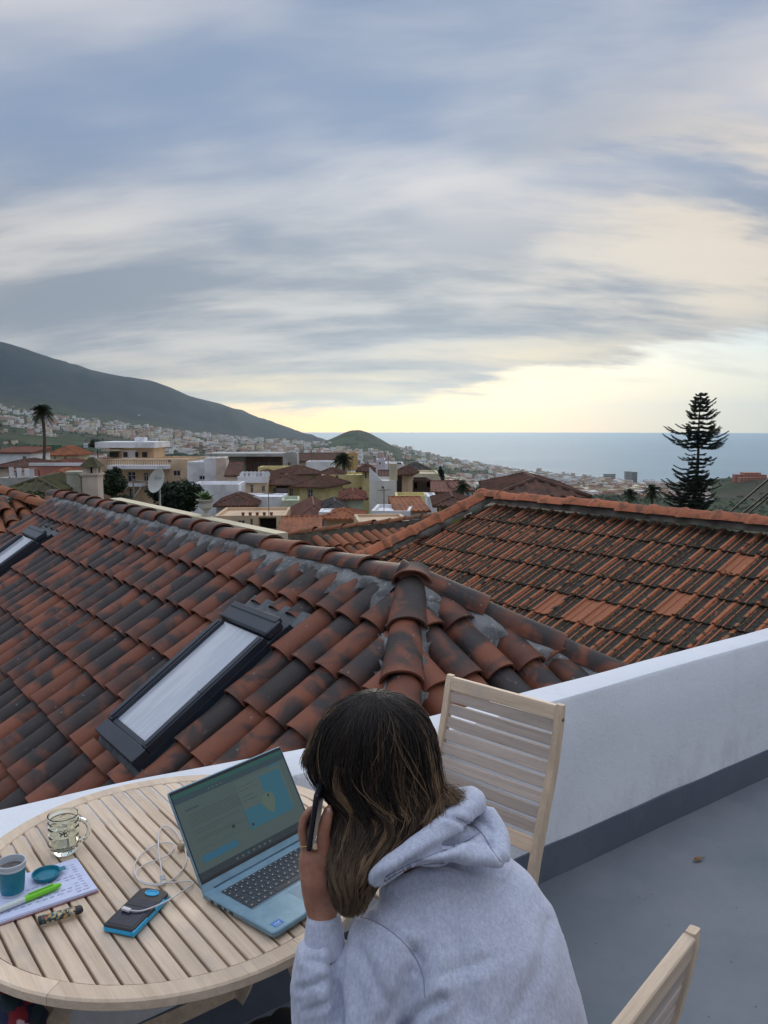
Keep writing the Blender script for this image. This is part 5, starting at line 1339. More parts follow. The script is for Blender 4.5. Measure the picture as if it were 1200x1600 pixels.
    while c < 7000 and tries < 40000:
        tries += 1; d = math.exp(rr.uniform(math.log(170), math.log(5200))); px = rr.uniform(-80, 1290); x = (px - CX) / F * d
        n = mnoise.noise(Vector((x / 260, d / 420, 3.0)))
        if rr.random() > .45 + n * 1.3: continue
        z = ground(x, d)
        if z < SEA + 5: continue
        s_ = rr.uniform(1.2, 3.4) * (1 + d / 4500); mb.cur = rr.choice([0, 0, 1]); b = len(mb.v); k = 6
        v = [Vector((x, d, z + s_ * 1.1))]
        for (rz, rq) in ((.65, .75), (.1, 1.0)):
            for i in range(k): a = 2 * math.pi * i / k + rr.uniform(-.3, .3); q = s_ * rq * rr.uniform(.7, 1.3); v.append(Vector((x + q * math.cos(a), d + q * math.sin(a), z + s_ * rz * rr.uniform(.8, 1.3))))
        mb.add(v, [(0, 1 + i, 1 + (i + 1) % k) for i in range(k)] + [(1 + i, 1 + k + i, 1 + k + (i + 1) % k, 1 + (i + 1) % k) for i in range(k)]); c += 1
    obj('hillside_shrubs', mb, gm, None, kind='stuff')
far_houses()
# ------------------------------------------------------------------ teak furniture
def wood_mat(name, c1, c2, along='X', rough=.55):
    m = bpy.data.materials.new(name); m.use_nodes = True; g = G(m.node_tree); b = m.node_tree.nodes['Principled BSDF']
    P = g.n('ShaderNodeTexCoord').outputs['Object']; rnd = g.n('ShaderNodeObjectInfo').outputs['Random']
    Pr = g.vadd(P, g.xyz(g.m('MULTIPLY', rnd, 7.0), g.m('MULTIPLY', rnd, 31.0), g.m('MULTIPLY', rnd, 17.0)))
    sc = {'X': (2.2, 38, 38), 'Y': (38, 2.2, 38), 'Z': (38, 38, 2.2)}[along]
    fine = {'X': (9, 260, 260), 'Y': (260, 9, 260), 'Z': (260, 260, 9)}[along]
    n = g.noise(g.map(Pr, sc=sc), 1, 4, .6, .6); nf = g.noise(g.map(Pr, sc=fine), 1, 3, .6)
    blot = g.noise(g.map(Pr, sc=(6, 6, 6)), 1, 4, .6)
    r2 = g.m('FRACT', g.m('MULTIPLY', rnd, 5.3))
    c = g.mix(g.ss(n, .32, .68), c1, c2)
    c = g.mix(g.m('MULTIPLY', g.ss(nf, .55, .7), .35), c, tuple(v * .55 for v in c2))
    c = g.mix(g.m('MULTIPLY', g.ss(blot, .5, .68), .4), c, (.42, .36, .32))
    f = g.m('ADD', .86, g.m('MULTIPLY', r2, .26)); c = g.mix(1.0, c, g.xyz(f, f, g.m('MULTIPLY', f, .99)), 'MULTIPLY')
    g.put(b.inputs['Base Color'], c); b.inputs['Roughness'].default_value = rough
    bp = g.n('ShaderNodeBump'); bp.inputs['Distance'].default_value = .0006; g.put(bp.inputs['Height'], g.m('ADD', nf, g.m('MULTIPLY', n, .6))); g.put(b.inputs['Normal'], bp.outputs[0])
    return m
WX = wood_mat('bleached_teak', (.72, .56, .41), (.58, .44, .31)); WY = wood_mat('bleached_teak_upright', (.72, .56, .40), (.60, .45, .31), 'Z')
WR = wood_mat('bleached_teak_rim', (.74, .58, .42), (.62, .47, .33), 'X')
GREYW = wood_mat('greyed_teak', (.58, .48, .41), (.46, .375, .32))
BRASS = solid('dull_brass', (.25, .17, .08), .4, .9)
TC = Vector((-.519, 1.906, .74)); TR_ = .495; TRI = .446
SDIR = Vector((math.sin(R(142.3)), math.cos(R(142.3)), 0)); SNRM = Vector((.791, .612, 0))
def build_table():
    M = frame((TC.x, TC.y, 0), SDIR, ez=(0, 0, 1))
    t = thing('garden_table', 'round slatted table of bleached teak with a laptop on it', 'table', M)
    zt = .74; th = .024
    # slats run along local x, spaced along local y
    pit = .0375; ym = M.inverted() @ Vector((TC.x, TC.y, 0))
    # align the gaps with the photograph: gap centres at n.p = .382 + k*pit
    c0 = SNRM.dot(Vector((TC.x, TC.y, 0))); ysgn = 1 if (M.to_3x3() @ Vector((0, 1, 0))).dot(SNRM) > 0 else -1
    k0 = math.floor((c0 - TRI - .382) / pit)
    for k in range(k0, k0 + 26):
        a = (.382 + k * pit - c0); b = a + pit; a += .0028; b -= .0028
        ya, yb = sorted((a * ysgn, b * ysgn))
        ya_, yb_ = max(ya, -TRI + .003), min(yb, TRI - .003)
        if yb_ - ya_ < .008: continue
        def xe(y): return math.sqrt(max(0, (TRI + .004) ** 2 - y * y))
        n = 5; ys = [ya_ + (yb_ - ya_) * i / n for i in range(n + 1)]
        poly = [(-xe(y), y) for y in ys] + [(xe(y), y) for y in reversed(ys)]
        lift = random.uniform(-.0006, .0006)
        mb = MB(); e = .0015
        top = [(x, min(max(y, ya_ + e), yb_ - e), zt - .0015 + lift) for x, y in poly]; mid = [(x, y, zt - .0035 + lift) for x, y in poly]; bot = [(x, y, zt - .020) for x, y in poly]
        mb.rings([bot, mid, top][::-1])
        obj('slat', mb, WX, t, M)
    # rim of six bowed pieces
    for i in range(6):
        a0 = i * 60 + 8.6; a1 = a0 + 60 - .12
        mb = MB(); rs = []
        for j in range(15):
            a = R(a0 + (a1 - a0) * j / 14); c, s_ = math.cos(a), math.sin(a)
            prof = [(TRI + .0055, zt - th), (TRI + .0055, zt - .002), (TRI + .0075, zt), (TR_ - .004, zt), (TR_, zt - .004), (TR_, zt - th + .003), (TR_ - .003, zt - th)]
            rs.append([(r_ * c, r_ * s_, z) for r_, z in prof])
        mb.rings(rs)
        obj('rim_segment', mb, WR, t, M, smooth='auto')
    mb = MB()
    for y in (-.20, .20): mb.box(y - .02, y + .02, -.40, .40, zt - .052, zt - .0205)
    obj('batten', mb, WX, t, M)
    mb = MB(); mb.box(-.34, .34, -.018, .018, zt - .075, zt - .053); obj('rail', mb, WX, t, M)
    for sx in (-1, 1):
        for sy in (-1, 1):
            mb = MB(); mb.tube([(sx * .24, sy * .28, zt - .05), (-sx * .10, sy * .30, .36), (-sx * .30, sy * .31, 0)], [.026, .028, .024], 4, squash=.7)
            obj('leg', mb, WY, t, M)
    mb = MB(); mb.box(-.27, -.24, -.3, .3, .10, .14).box(.24, .27, -.3, .3, .10, .14); obj('stretcher', mb, WX, t, M)
    return t
build_table()

def chair(O, fw, W, label, HT=.93):
    """folding garden chair; O top-left end of the back seen by the sitter's rear, fw the way it faces"""
    fw = Vector(fw).normalized(); la = Vector((fw.y, -fw.x, 0)) * -1
    M = Matrix((la, -fw, ZV)).transposed().to_4x4(); M.translation = Vector((O.x, O.y, 0))
    if M.determinant() < 0: la = -la; M = Matrix((la, -fw, ZV)).transposed().to_4x4(); M.translation = Vector((O.x, O.y, 0))
    # local: x across, -y forward, origin below one top corner
    t = thing('garden_chair', label, 'chair', M)
    sgx = 1 if (M.inverted() @ Vector((OTHER.x, OTHER.y, 0))).x > 0 else -1
    zs = [.0, .12, .25, .35, .425, .49, .57, .66, .736, .854, .93]; off = [.10, .12, .15, .155, .142, .12, .097, .064, .037, .012, .0]
    yo = lambda z: -float(np.interp(z, zs, off))
    for i in (0, 1):
        x0 = (i * (W - .026)) * sgx; x1 = x0 + .026 * sgx; x0, x1 = min(x0, x1), max(x0, x1)
        mb = MB(); rs = []
        zz = [.0, .1, .2, .3, .38, .45, .52, .6, .68, .76, .84, .90, .923, .93]
        for z in zz:
            d = float(np.interp(z, [0, .3, .5, .9, .93], [.016, .019, .020, .014, .009]))
            rs.append([(x0 + .002, yo(z) - d, z), (x1 - .002, yo(z) - d, z), (x1, yo(z) - d + .003, z), (x1, yo(z) + d - .003, z), (x1 - .002, yo(z) + d, z), (x0 + .002, yo(z) + d, z), (x0, yo(z) + d - .003, z), (x0, yo(z) - d + .003, z)])
        mb.rings(rs[::-1] if False else rs); obj('stile', mb, WY, t, M, smooth='auto')
    xa, xb = sorted((.024 * sgx, (W - .024) * sgx))
    # top rail, eight slats and the lower rail
    step = .0405; z1 = .926; n = 10
    for k in range(n):
        h = .046 if k in (0, n - 1) else step - .0045
        zt = z1; zb = z1 - h; z1 = zb - (.0075 if k < n - 2 else .012)
        if k == 0: z1 = zb - .004
        zm = (zt + zb) / 2; tlt = math.atan2(yo(zt) - yo(zb), zt - zb)
        mb = MB(); mb.box(xa, xb, -.008 if k not in (0, n - 1) else -.011, .008 if k not in (0, n - 1) else .011, -(zt - zb) / 2, (zt - zb) / 2, bev=.0022)
        Mk = M @ Matrix.Translation((0, yo(zm), zm)) @ Matrix.Rotation(-tlt, 4, 'X')
        link('slat' if 0 < k < n - 1 else 'rail', mb.mesh('slat', GREYW if 0 < k < n - 1 else WX), t, Mk)
    # seat and the crossing front legs
    for k in range(8):
        y0 = -.17 - k * .049; mb = MB(); mb.box(xa, xb, y0 - .041, y0, .405, .423, bev=.003); obj('seat_slat', mb, WX, t, M)
    for i in (0, 1):
        x0 = (.03 + i * (W - .084)) * sgx; x1 = x0 + .022 * sgx; x0, x1 = min(x0, x1), max(x0, x1)
        mb = MB(); mb.box(x0, x1, -.56, -.15, .365, .404, bev=.003); obj('seat_rail', mb, WX, t, M)
        mb = MB(); rs = []
        for z, y in ((.0, -.52), (.2, -.40), (.395, -.235)):
            rs.append([(x0, y - .018, z), (x1, y - .018, z), (x1, y + .018, z), (x0, y + .018, z)])
        mb.rings(rs); obj('leg', mb, WY, t, M)
    mb = MB().box(xa, xb, -.115, -.095, .16, .19).box(xa, xb, -.50, -.48, .06, .09); obj('stretcher', mb, WX, t, M)
    for i in (0, 1):
        xx = (-.001 if i == 0 else W + .001) * sgx
        mb = MB(); mb.lathe([(.0001, 0), (.006, 0), (.005, .002), (.0001, .002)], 10, Matrix.Translation((xx, yo(.885), .885)) @ Matrix.Rotation(R(90) * (-1 if (i == 0) == (sgx > 0) else 1), 4, 'Y'))
        obj('bolt', mb, BRASS, t, M)
    return t
_a = atz(700, 1053, .93); _b = atz(882, 1102, .93); OTHER = _b
chair(_a, (-.688, -.726, 0), (_b - _a).length, 'empty slatted teak chair standing against the white parapet')
_c = atz(1087, 1447, .93); _dir = Vector((-.651, -.759, 0)); OTHER = _c + _dir * .46
chair(_c, (-.759, .651, 0), .46, 'slatted teak chair the person is sitting on, its back top at the lower right')
# ------------------------------------------------------------------ on the table
def ont(x, y, z=.741): return atz(x, y, z)
ALU = pmat('blue_grey_aluminium', (.17, .29, .37), (.20, .33, .41), 30, .38, .0002, 400, metal=.35)
ALUD = pmat('laptop_edge', (.04, .08, .12), None, 8, .45, metal=.3)
BLK = solid('black_plastic', (.012, .013, .015), .45); BLKK = pmat('key_plastic', (.028, .034, .042), None, 20, .5)
def build_laptop():
    A = ont(316, 1407); B = ont(428.5, 1472); d = (B - A).normalized()
    wv = Vector((-d.y, d.x, 0)); 
    if (wv.x < 0): wv = -wv
    # local: x along the hinge to the right, y from the front edge to the hinge, z up
    O = A + d * .235
    M = Matrix((wv, -d, ZV)).transposed().to_4x4(); M.translation = O
    t = thing('laptop', 'open blue-grey laptop on the round table', 'laptop', M)
    W_, D_ = .36, .235; zb = .0035; zt = .0185
    # wedge-shaped base with rounded front corners
    def outline(r, inset=0):
        pts = []
        for cx, cy, a0 in ((W_ - r, r, -90), (W_ - r * .4, D_ - r * .4, 0), (r * .4, D_ - r * .4, 90), (r, r, 180)):
            rr = r if cy == r else r * .4
            for k in range(5):
                a = R(a0 + 22.5 * k); pts.append((cx + (rr - inset) * math.cos(a), cy + (rr - inset) * math.sin(a)))
        return pts
    ol = outline(.012); oi = outline(.012, .0025)
    mb = MB(); mb.rings([[(x, y, zb + .004 * (1 - y / D_)) for x, y in oi], [(x, y, zb + .004) for x, y in ol], [(x, y, zt - .002) for x, y in ol], [(x, y, zt) for x, y in oi]])
    base = obj('base', mb, ALU, t, M, smooth='auto')
    mb = MB()
    for x, y in ((.03, .02), (W_ - .03, .02), (.03, D_ - .02), (W_ - .03, D_ - .02)): mb.box(x - .02, x + .02, y - .005, y + .005, 0, zb + .002)
    for k, (y, l) in enumerate(((.20, .010), (.175, .013), (.155, .006), (.135, .012))): mb.box(-.0006, .001, y - l / 2, y + l / 2, .007, .0125)
    obj('port', mb, BLK, t, M)
    # keyboard tray and keys
    mb = MB(); kx0, kx1, ky0, ky1 = .028, W_ - .022, .098, .205
    mb.box(kx0, kx1, ky0, ky1, zt - .0005, zt + .0003); obj('key_tray', mb, pmat('key_gap', (.10, .15, .19), None, 5, .5), t, M)
    rows = [(.0135, .0015, [1] * 18, .0), (.0178, .0015, [1] * 13 + [1.7, 1, 1, 1], .0), (.0178, .0015, [1.5] + [1] * 12 + [1.2, 1, 1, 1], 0), (.0178, .0015, [1.75] + [1] * 11 + [1.95, 1, 1, 1], 0), (.0178, .0015, [1.25] + [1] * 11 + [2.4, 1, 1, 1.05], 0), (.0178, .0015, [1.3, 1, 1, 1.15, 5.2, 1.1, 1, 1, .9, .9, .9, 1, 1.2], 0)]
    y = ky1; legs = MB()
    for (h, gp, ws, _) in rows:
        tot = sum(ws); x = kx0; un = (kx1 - kx0) / tot
        for wv_ in ws:
            a, b = x + .0011, x + wv_ * un - .0011; mb = MB(); mb.box(a, b, y - h + .001, y - .001, zt + .0003, zt + .0018, bev=.0006)
            obj('key', mb, BLKK, t, M)
            cx = (a + b) / 2 - .001; cy = y - h / 2
            legs.box(cx - .0010, cx + .0016, cy - .0015, cy + .0012, zt + .00185, zt + .00195)
            x += wv_ * un
        y -= h
    obj('key_legend', legs, solid('key_print', (.55, .58, .6), .6), t, M)
    mb = MB().box(.125, .235, .018, .088, zt - .0004, zt + .00025); obj('touchpad', mb, pmat('touchpad_surface', (.155, .27, .345), None, 5, .3), t, M)
    mb = MB().box(.016, .042, .012, .030, zt, zt + .0003); st = obj('sticker', mb, solid('sticker_blue', (.01, .16, .50), .3), t, M)
    mb = MB(); strokes(mb, 'intel', .019, .020, .0058, .0038, zt + .0004, .16); strokes(mb, 'core', .020, .0145, .0030, .0034, zt + .0004, .16)
    obj('print', mb, solid('print_white', (.75, .8, .85), .5), st, M)
    # lid
    tl = R(122); hy = D_ - .004; hz = zt - .004
    ML = M @ Matrix.Translation((0, hy, hz)) @ Matrix.Rotation(-(tl - R(90)), 4, 'X') if False else M @ Matrix.Translation((0, hy, hz)) @ Matrix.Rotation(R(180) - tl, 4, 'X')
    # in ML: x across, y up the screen, z out of its back
    SH = .238
    lid = MB(); def_ = lambda i, zz: [(x, y, zz) for x, y in [(i, 0), (W_ - i, 0), (W_ - i, SH - .008), (W_ - i - .002, SH - .002 - i * .3), (W_ - .010, SH - i), (.010, SH - i), (i + .002, SH - .002 - i * .3), (i, SH - .008)]]
    lid.rings([def_(.001, -.0025), def_(0, -.0010), def_(0, .0015), def_(.0015, .003)])
    lo = obj('lid', lid, ALU, t, ML)
    mb = MB().tube([(.03, .0, 0), (W_ - .03, .0, 0)], .006, 10); obj('hinge', mb, ALUD, t, ML, smooth=True)
    # the display with the page it shows
    cols = {'bez': (.012, .014, .016), 'page': (.055, .085, .080), 'bar': (.010, .075, .060), 'tab': (.018, .045, .055), 'ink': (.028, .045, .045), 'btn': (.015, .10, .17), 'map': (.018, .105, .15), 'land': (.075, .115, .085), 'task': (.012, .022, .028), 'card': (.065, .098, .090), 'dot': (.01, .015, .02)}
    names = list(cols); mats = []
    for k in names:
        m = bpy.data.materials.new('screen_' + k); m.use_nodes = True; b = m.node_tree.nodes['Principled BSDF']
        b.inputs['Base Color'].default_value = (.010, .012, .013, 1); b.inputs['Roughness'].default_value = .28
        b.inputs['Emission Color'].default_value = cols[k] + (1,); b.inputs['Emission Strength'].default_value = 0.0 if k == 'bez' else .50
        mats.append(m)
    mb = MB(); lay = [0]
    def rc(k, x0, x1, y0, y1, zz=None):
        lay[0] += 1; z = .0032 + .00003 * lay[0]; mb.cur = names.index(k)
        mb.quad((x0, y0, z), (x1, y0, z), (x1, y1, z), (x0, y1, z))
    x0, x1, y0, y1 = .0065, W_ - .0065, .028, SH - .010
    rc('bez', .003, W_ - .003, .020, SH - .003); rc('page', x0, x1, y0, y1)
    rc('bar', x0, x1, y1 - .010, y1); rc('tab', x0, x1, y1 - .024, y1 - .010); rc('task', x0, x1, y0, y0 + .016)
    for k in range(9): rc('land', .10 + k * .006, .104 + k * .006, y1 - .019, y1 - .0155) if k % 2 else None
    X = lambda u: x0 + (x1 - x0) * u; Y = lambda v: y0 + .016 + (y1 - .024 - y0 - .016) * v
    rr = random.Random(5)
    rc('ink', X(.06), X(.17), Y(.86), Y(.885))
    for i, v in enumerate((.79, .75, .71, .67, .63)): 
        rc('ink', X(.06), X(.06 + rr.uniform(.38, .46)), Y(v), Y(v) + .0014)
    for v in (.55, .51, .43, .40): rc('ink', X(.06), X(.06 + rr.uniform(.25, .42)), Y(v), Y(v) + .0013)
    rc('btn', X(.06), X(.36), Y(.10), Y(.20)); rc('dot', X(.36), X(.385), Y(.36), Y(.41))
    rc('ink', X(.06), X(.4), Y(.28), Y(.285))
    rc('card', X(.50), X(.94), Y(.28), Y(.96)); rc('map', X(.72), X(.92), Y(.40), Y(.90)); rc('map', X(.50), X(.92), Y(.22), Y(.52))
    for i, v in enumerate((.86, .80, .70, .64)): rc('ink', X(.52), X(.52 + rr.uniform(.1, .18)), Y(v), Y(v) + .0014)
    lay[0] += 1; z = .0032 + .00003 * lay[0]; mb.cur = names.index('land')
    P = [(.66, .50), (.69, .60), (.74, .64), (.78, .60), (.79, .48), (.75, .34), (.73, .30), (.70, .36)]
    mb.add([(X(u), Y(v), z) for u, v in P], [tuple(range(len(P)))])
    rc('dot', X(.735), X(.75), Y(.56), Y(.60)); rc('btn', X(.84), X(.94), Y(.965), Y(.995)); rc('dot', X(.52), X(.54), Y(.26), Y(.30))
    for i in range(7): rc('btn' if i == 2 else 'card', X(.30 + i * .05), X(.32 + i * .05), y0 + .005, y0 + .010)
    link('display', mb.mesh('display', mats), lo, ML)
    mb = MB().lathe([(.0001, .0040), (.0012, .0040), (.0001, .0041)], 8, Matrix.Translation((W_ / 2, SH - .0055, 0))); link('webcam', mb.mesh('webcam', BLK), lo, ML)
build_laptop()
def glass_mat(name, c=(.92, .97, .93), rough=.02):
    m = bpy.data.materials.new(name); m.use_nodes = True; b = m.node_tree.nodes['Principled BSDF']
    b.inputs['Base Color'].default_value = tuple(c) + (1,); b.inputs['Transmission Weight'].default_value = 1; b.inputs['Roughness'].default_value = rough; b.inputs['IOR'].default_value = 1.45
    return m
def build_mug():
    p = ont(101, 1330); t = thing('glass_mug', 'empty clear glass beer mug with a handle', 'mug', p)
    M = _MW[t.name]; n = 40
    prof = [(.0001, 0), (.027, 0), (.030, .003), (.0335, .012), (.0345, .020), (.0350, .022), (.0335, .0245), (.0350, .027), (.0365, .046), (.0355, .0485), (.0370, .051), (.0375, .068), (.0362, .0705), (.0372, .073), (.0370, .080), (.0345, .083), (.0345, .088), (.0375, .092), (.0378, .097), (.0355, .098),
            (.0340, .096), (.0325, .088), (.0325, .050), (.0300, .016), (.026, .012), (.0001, .011)]
    rs = []
    for r_, z in prof:
        out_ = .020 < z < .08 and prof.index((r_, z)) < 16
        ring = []
        for k in range(n):
            a = 2 * math.pi * k / n
            f = 1 - (.030 * (abs(math.sin(a * 5)) ** 6) if out_ else 0)
            ring.append((r_ * f * math.cos(a), r_ * f * math.sin(a), z))
        rs.append(ring)
    gm = glass_mat('pressed_glass', (.90, .96, .90))
    mb = MB(); mb.rings(rs, cap=False); v = len(mb.v)
    obj('body', mb, gm, t, M, smooth='auto')
    mb = MB(); d = Vector((.96, .22, 0)).normalized(); pts = []
    for k in range(13):
        a = R(-82 + 164 * k / 12); pts.append(d * (.033 + .027 * math.cos(a)) + ZV * (.052 + .029 * math.sin(a)))
    mb.tube(pts, [.0065] + [.0055] * 11 + [.0065], 10); obj('handle', mb, gm, t, M, smooth=True)
    # small dark print on the front
    mb = MB(); toC = (Vector((0, 0, 0)) - Vector((p.x, p.y, 0))).normalized(); ex = Vector((-toC.y, toC.x, 0))
    Mp = frame(p + toC * .0376, ex, ez=None, ey=ZV) if False else Matrix((ex, ZV, ex.cross(ZV))).transposed().to_4x4()
    Mp.translation = p + toC * .0378 + ZV * .056
    strokes(mb, 'ru', -.009, 0, .011, .009, 0, .22)
    link('print', mb.mesh('print', solid('mug_print', (.03, .025, .03), .6)), t, Mp)
build_mug()
TEAL = pmat('teal_plastic', (.005, .16, .24), (.007, .19, .27), 40, .35); PALEP = pmat('pale_plastic', (.55, .60, .64), None, 20, .4)
def build_cup():
    p = ont(20, 1400); t = thing('drinking_cup', 'teal and white cup half full of a brown drink, on the notebook', 'cup', p + ZV * .008)
    M = _MW[t.name]; k = 1.0
    mb = MB(); mb.lathe([(.0001, 0), (.0235, 0), (.0245, .003), (.0300, .070), (.0315, .071), (.0315, .076), (.029, .076), (.0285, .070), (.0235, .006), (.0001, .005)], 32); obj('body', mb, PALEP, t, M, smooth='auto')
    mb = MB(); rs = []
    for z in (.006, .060):
        r_ = .0247 + (.0300 - .0245) * (z - .003) / .067 + .0004; rs.append([(r_ * math.cos(a), r_ * math.sin(a), z) for a in np.linspace(R(-190), R(95) - R(62), 30)])
    mb.rings(rs, cap=False, close=False)
    rs = []
    for z in (.006, .047):
        r_ = .0247 + (.0300 - .0245) * (z - .003) / .067 + .0004; rs.append([(r_ * math.cos(a), r_ * math.sin(a), z) for a in np.linspace(R(40), R(160), 20)])
    mb.rings(rs, cap=False, close=False)
    obj('sleeve', mb, TEAL, t, M, smooth=True)
    mb = MB(); r_ = .0285
    rs = [[(rr * math.cos(a), rr * math.sin(a), z) for a in np.linspace(R(-200), R(160), 41)[:-1]] for rr, z in ((.0306, .0615), (.0310, .0665))]
    obj('band', MB().rings(rs, cap=False), solid('band_white', (.62, .68, .72), .4), t, M, smooth=True)
    mb = MB(); mb.lathe([(.0001, .060), (.0278, .060), (.0278, .0602), (.0001, .0602)], 28); obj('drink', mb, pmat('milky_coffee', (.10, .085, .075), (.15, .13, .115), 60, .25), t, M)
    p = ont(73, 1376) + ZV * .009
    t = thing('cup_lid', 'teal round lid lying upside down beside the cup', 'lid', p); M = _MW[t.name]
    mb = MB(); mb.lathe([(.0001, .0), (.026, 0), (.029, .003), (.0315, .010), (.0325, .010), (.0325, .012), (.0300, .012), (.0275, .004), (.021, .0035), (.020, .0055), (.0001, .0055)], 32)
    obj('rim', mb, TEAL, t, M, smooth='auto')
    mb = MB(); mb.box(.028, .043, -.008, .008, .009, .0115, Matrix.Rotation(R(35), 4, 'Z'), bev=.001); obj('tab', mb, TEAL, t, M)
build_cup()
def build_notebook():
    # corners on the table
    c = [ont(118, 1343), ont(153, 1393), ont(-12, 1446), ont(-60, 1392)]
    ex = (c[1] - c[0]).normalized(); O = c[1]; dy = (c[2] - c[1]); Lh = .215; Lw = .148
    ey = Vector((-ex.y, ex.x, 0)); ey = ey if ey.dot(dy) > 0 else -ey
    # local x along the long edge away from the corner nearest the lighter, y back toward the mug
    X = ey; Y = -ex; Z = X.cross(Y)
    print('notebook', Z.z)
    M = Matrix((X, Y, ZV)).transposed().to_4x4(); M.translation = O
    t = thing('notebook', 'open pad of paper with blue handwriting under the cup', 'notebook', M)
    LX, LY = .225, .165
    pm = pmat('paper', (.56, .60, .78), (.60, .64, .82), 60, .7)
    for k in range(4):
        j = random.uniform(-.0012, .0012)
        mb = MB().box(j, LX, j, LY, .0015 + k * .0016, .0029 + k * .0016); obj('page', mb, pm, t, M @ Matrix.Rotation(R(random.uniform(-.8, .8)), 4, 'Z'))
    mb = MB().box(-.002, LX, -.002, LY + .001, 0, .0012); obj('cover', mb, solid('cover_pink', (.45, .22, .24), .6), t, M)
    mb = MB(); rr = random.Random(3); words = ['ser', 'cal', 'mit', 'nota', 'van', 'son', 'ten', 'area', 'uno', 'mas', 'rel', 'cie']
    for ln in range(11):
        x = .014
        while x < LX - .03:
            wd = rr.choice(words); strokes(mb, wd, x, .012 + ln * .0125 + rr.uniform(-.0008, .0008), .0052, .0036, .00815, .13); x += .0036 * (len(wd) + rr.choice([1, 1, 2]))
            if rr.random() < .12: break
    obj('handwriting', mb, solid('ink_blue', (.10, .12, .30), .6), t, M)
build_notebook()
def stick(a, b): d = (b - a).normalized(); return frame(a, d, ez=ZV)
def build_small():
    a = atz(0, 1421, .757); b = atz(95, 1382, .757)
    M = stick(a - (b - a) * .35, b); L = (b - a).length * 1.35
    t = thing('marker_pen', 'bright green and white marker pen lying on the notebook', 'pen', M)
    Mx = M @ Matrix.Rotation(R(90), 4, 'Y')
    obj('barrel', MB().lathe([(.0001, 0), (.006, .001), (.0068, .01), (.0068, L * .55), (.0001, L * .55)], 14), solid('pen_white', (.60, .66, .62), .35), t, Mx, smooth='auto')
    obj('cap', MB().lathe([(.0001, L * .545), (.0074, L * .55), (.0074, L * .93), (.005, L * .975), (.0035, L), (.0001, L)], 14), solid('pen_green', (.19, .62, .02), .3), t, Mx, smooth='auto')
    obj('clip', MB().box(-.0098, -.0074, -.0017, .0017, L * .60, L * .9), solid('pen_green_dark', (.15, .52, .02), .3), t, Mx)
    # lighter
    a = atz(60, 1439, .753); b = atz(128, 1420, .753); M = stick(a, b); L = (b - a).length; t = thing('lighter', 'small cigarette lighter with a colourful printed sleeve', 'lighter', M)
    Mx = M @ Matrix.Rotation(R(90), 4, 'Y')
    m = bpy.data.materials.new('printed_sleeve'); m.use_nodes = True; g = G(m.node_tree); bb = m.node_tree.nodes['Principled BSDF']
    P = g.n('ShaderNodeTexCoord').outputs['Object']; v = g.n('ShaderNodeTexVoronoi'); v.inputs['Scale'].default_value = 210; g.put(v.inputs['Vector'], P)
    s_ = g.sep(v.outputs['Color'])[0]
    g.put(bb.inputs['Base Color'], g.ramp(s_, [(0, (.015, .02, .02)), (.30, (.03, .04, .03)), (.36, (.42, .30, .05)), (.5, (.55, .42, .10)), (.58, (.40, .05, .03)), (.70, (.50, .48, .38)), (.80, (.02, .14, .16)), (1, (.03, .03, .03))])); bb.inputs['Roughness'].default_value = .35
    ell = lambda r1, r2, z: [(r1 * math.cos(q), r2 * math.sin(q), z) for q in np.linspace(0, 2 * math.pi, 21)[:-1]]
    obj('sleeve', MB().rings([ell(.0085, .011, L * .07), ell(.009, .0115, L * .09), ell(.009, .0115, L * .83), ell(.0085, .011, L * .84)]), m, t, Mx, smooth='auto')
    obj('base_cap', MB().rings([ell(.008, .010, 0), ell(.0088, .0112, L * .02), ell(.0088, .0112, L * .072)]), BLK, t, Mx, smooth='auto')
    obj('hood', MB().rings([ell(.0086, .011, L * .835), ell(.0088, .0110, L * .96), ell(.0075, .009, L)]).box(-.003, .003, -.007, .007, L * .9, L * 1.02), BLK, t, Mx, smooth='auto')
    # power bank
    c = [ont(163, 1452), ont(209, 1466), ont(268, 1404), ont(226, 1392)]
    ex = (c[2] - c[1]).normalized(); L = .148; Wd = .078; O = c[1] - ex * .0
    ey = Vector((-ex.y, ex.x, 0)); ey = ey if ey.dot(c[0] - c[1]) > 0 else -ey
    M = frame(O, ex, ez=ZV)
    if (M.to_3x3() @ Vector((0, 1, 0))).dot(ey) < 0: ysg = -1
    else: ysg = 1
    L = ((c[2] - c[1]).length + (c[3] - c[0]).length) / 2 * 1.02; Wd = (c[0] - c[1]).length
    print('power bank', L, Wd)
    t = thing('power_bank', 'black and light blue solar power bank on the table', 'power bank', M)
    def ol(i, z, r=.020):
        pts = []
        for cx, cy, a0, q in ((L - r, r, -90, r), (L - r, Wd - r, 0, r), (.010, Wd - .010, 90, .010), (.010, .010, 180, .010)):
            for k in range(6): a = R(a0 + 18 * k); pts.append((cx + (q - i) * math.cos(a), ysg * (cy + (q - i) * math.sin(a)), z))
        return pts if ysg > 0 else pts[::-1]
    CY_ = solid('cyan_rubber', (.02, .36, .62), .45)
    mb = MB(); mb.rings([ol(.003, 0), ol(0, .003), ol(0, .010), ol(.0015, .012)]); obj('bumper', mb, CY_, t, M, smooth='auto')
    mb = MB(); mb.rings([ol(.0012, .0100), ol(.0008, .0128), ol(.004, .0160), ol(.006, .0162)]); obj('shell', mb, BLK, t, M, smooth='auto')
    mb = MB(); y0, y1 = sorted((ysg * .009, ysg * (Wd - .009))); mb.box(.010, L * .50, y0, y1, .0160, .0168, bev=.0003).box(L * .52, L * .70, y0, y1, .0160, .0168, bev=.0003)
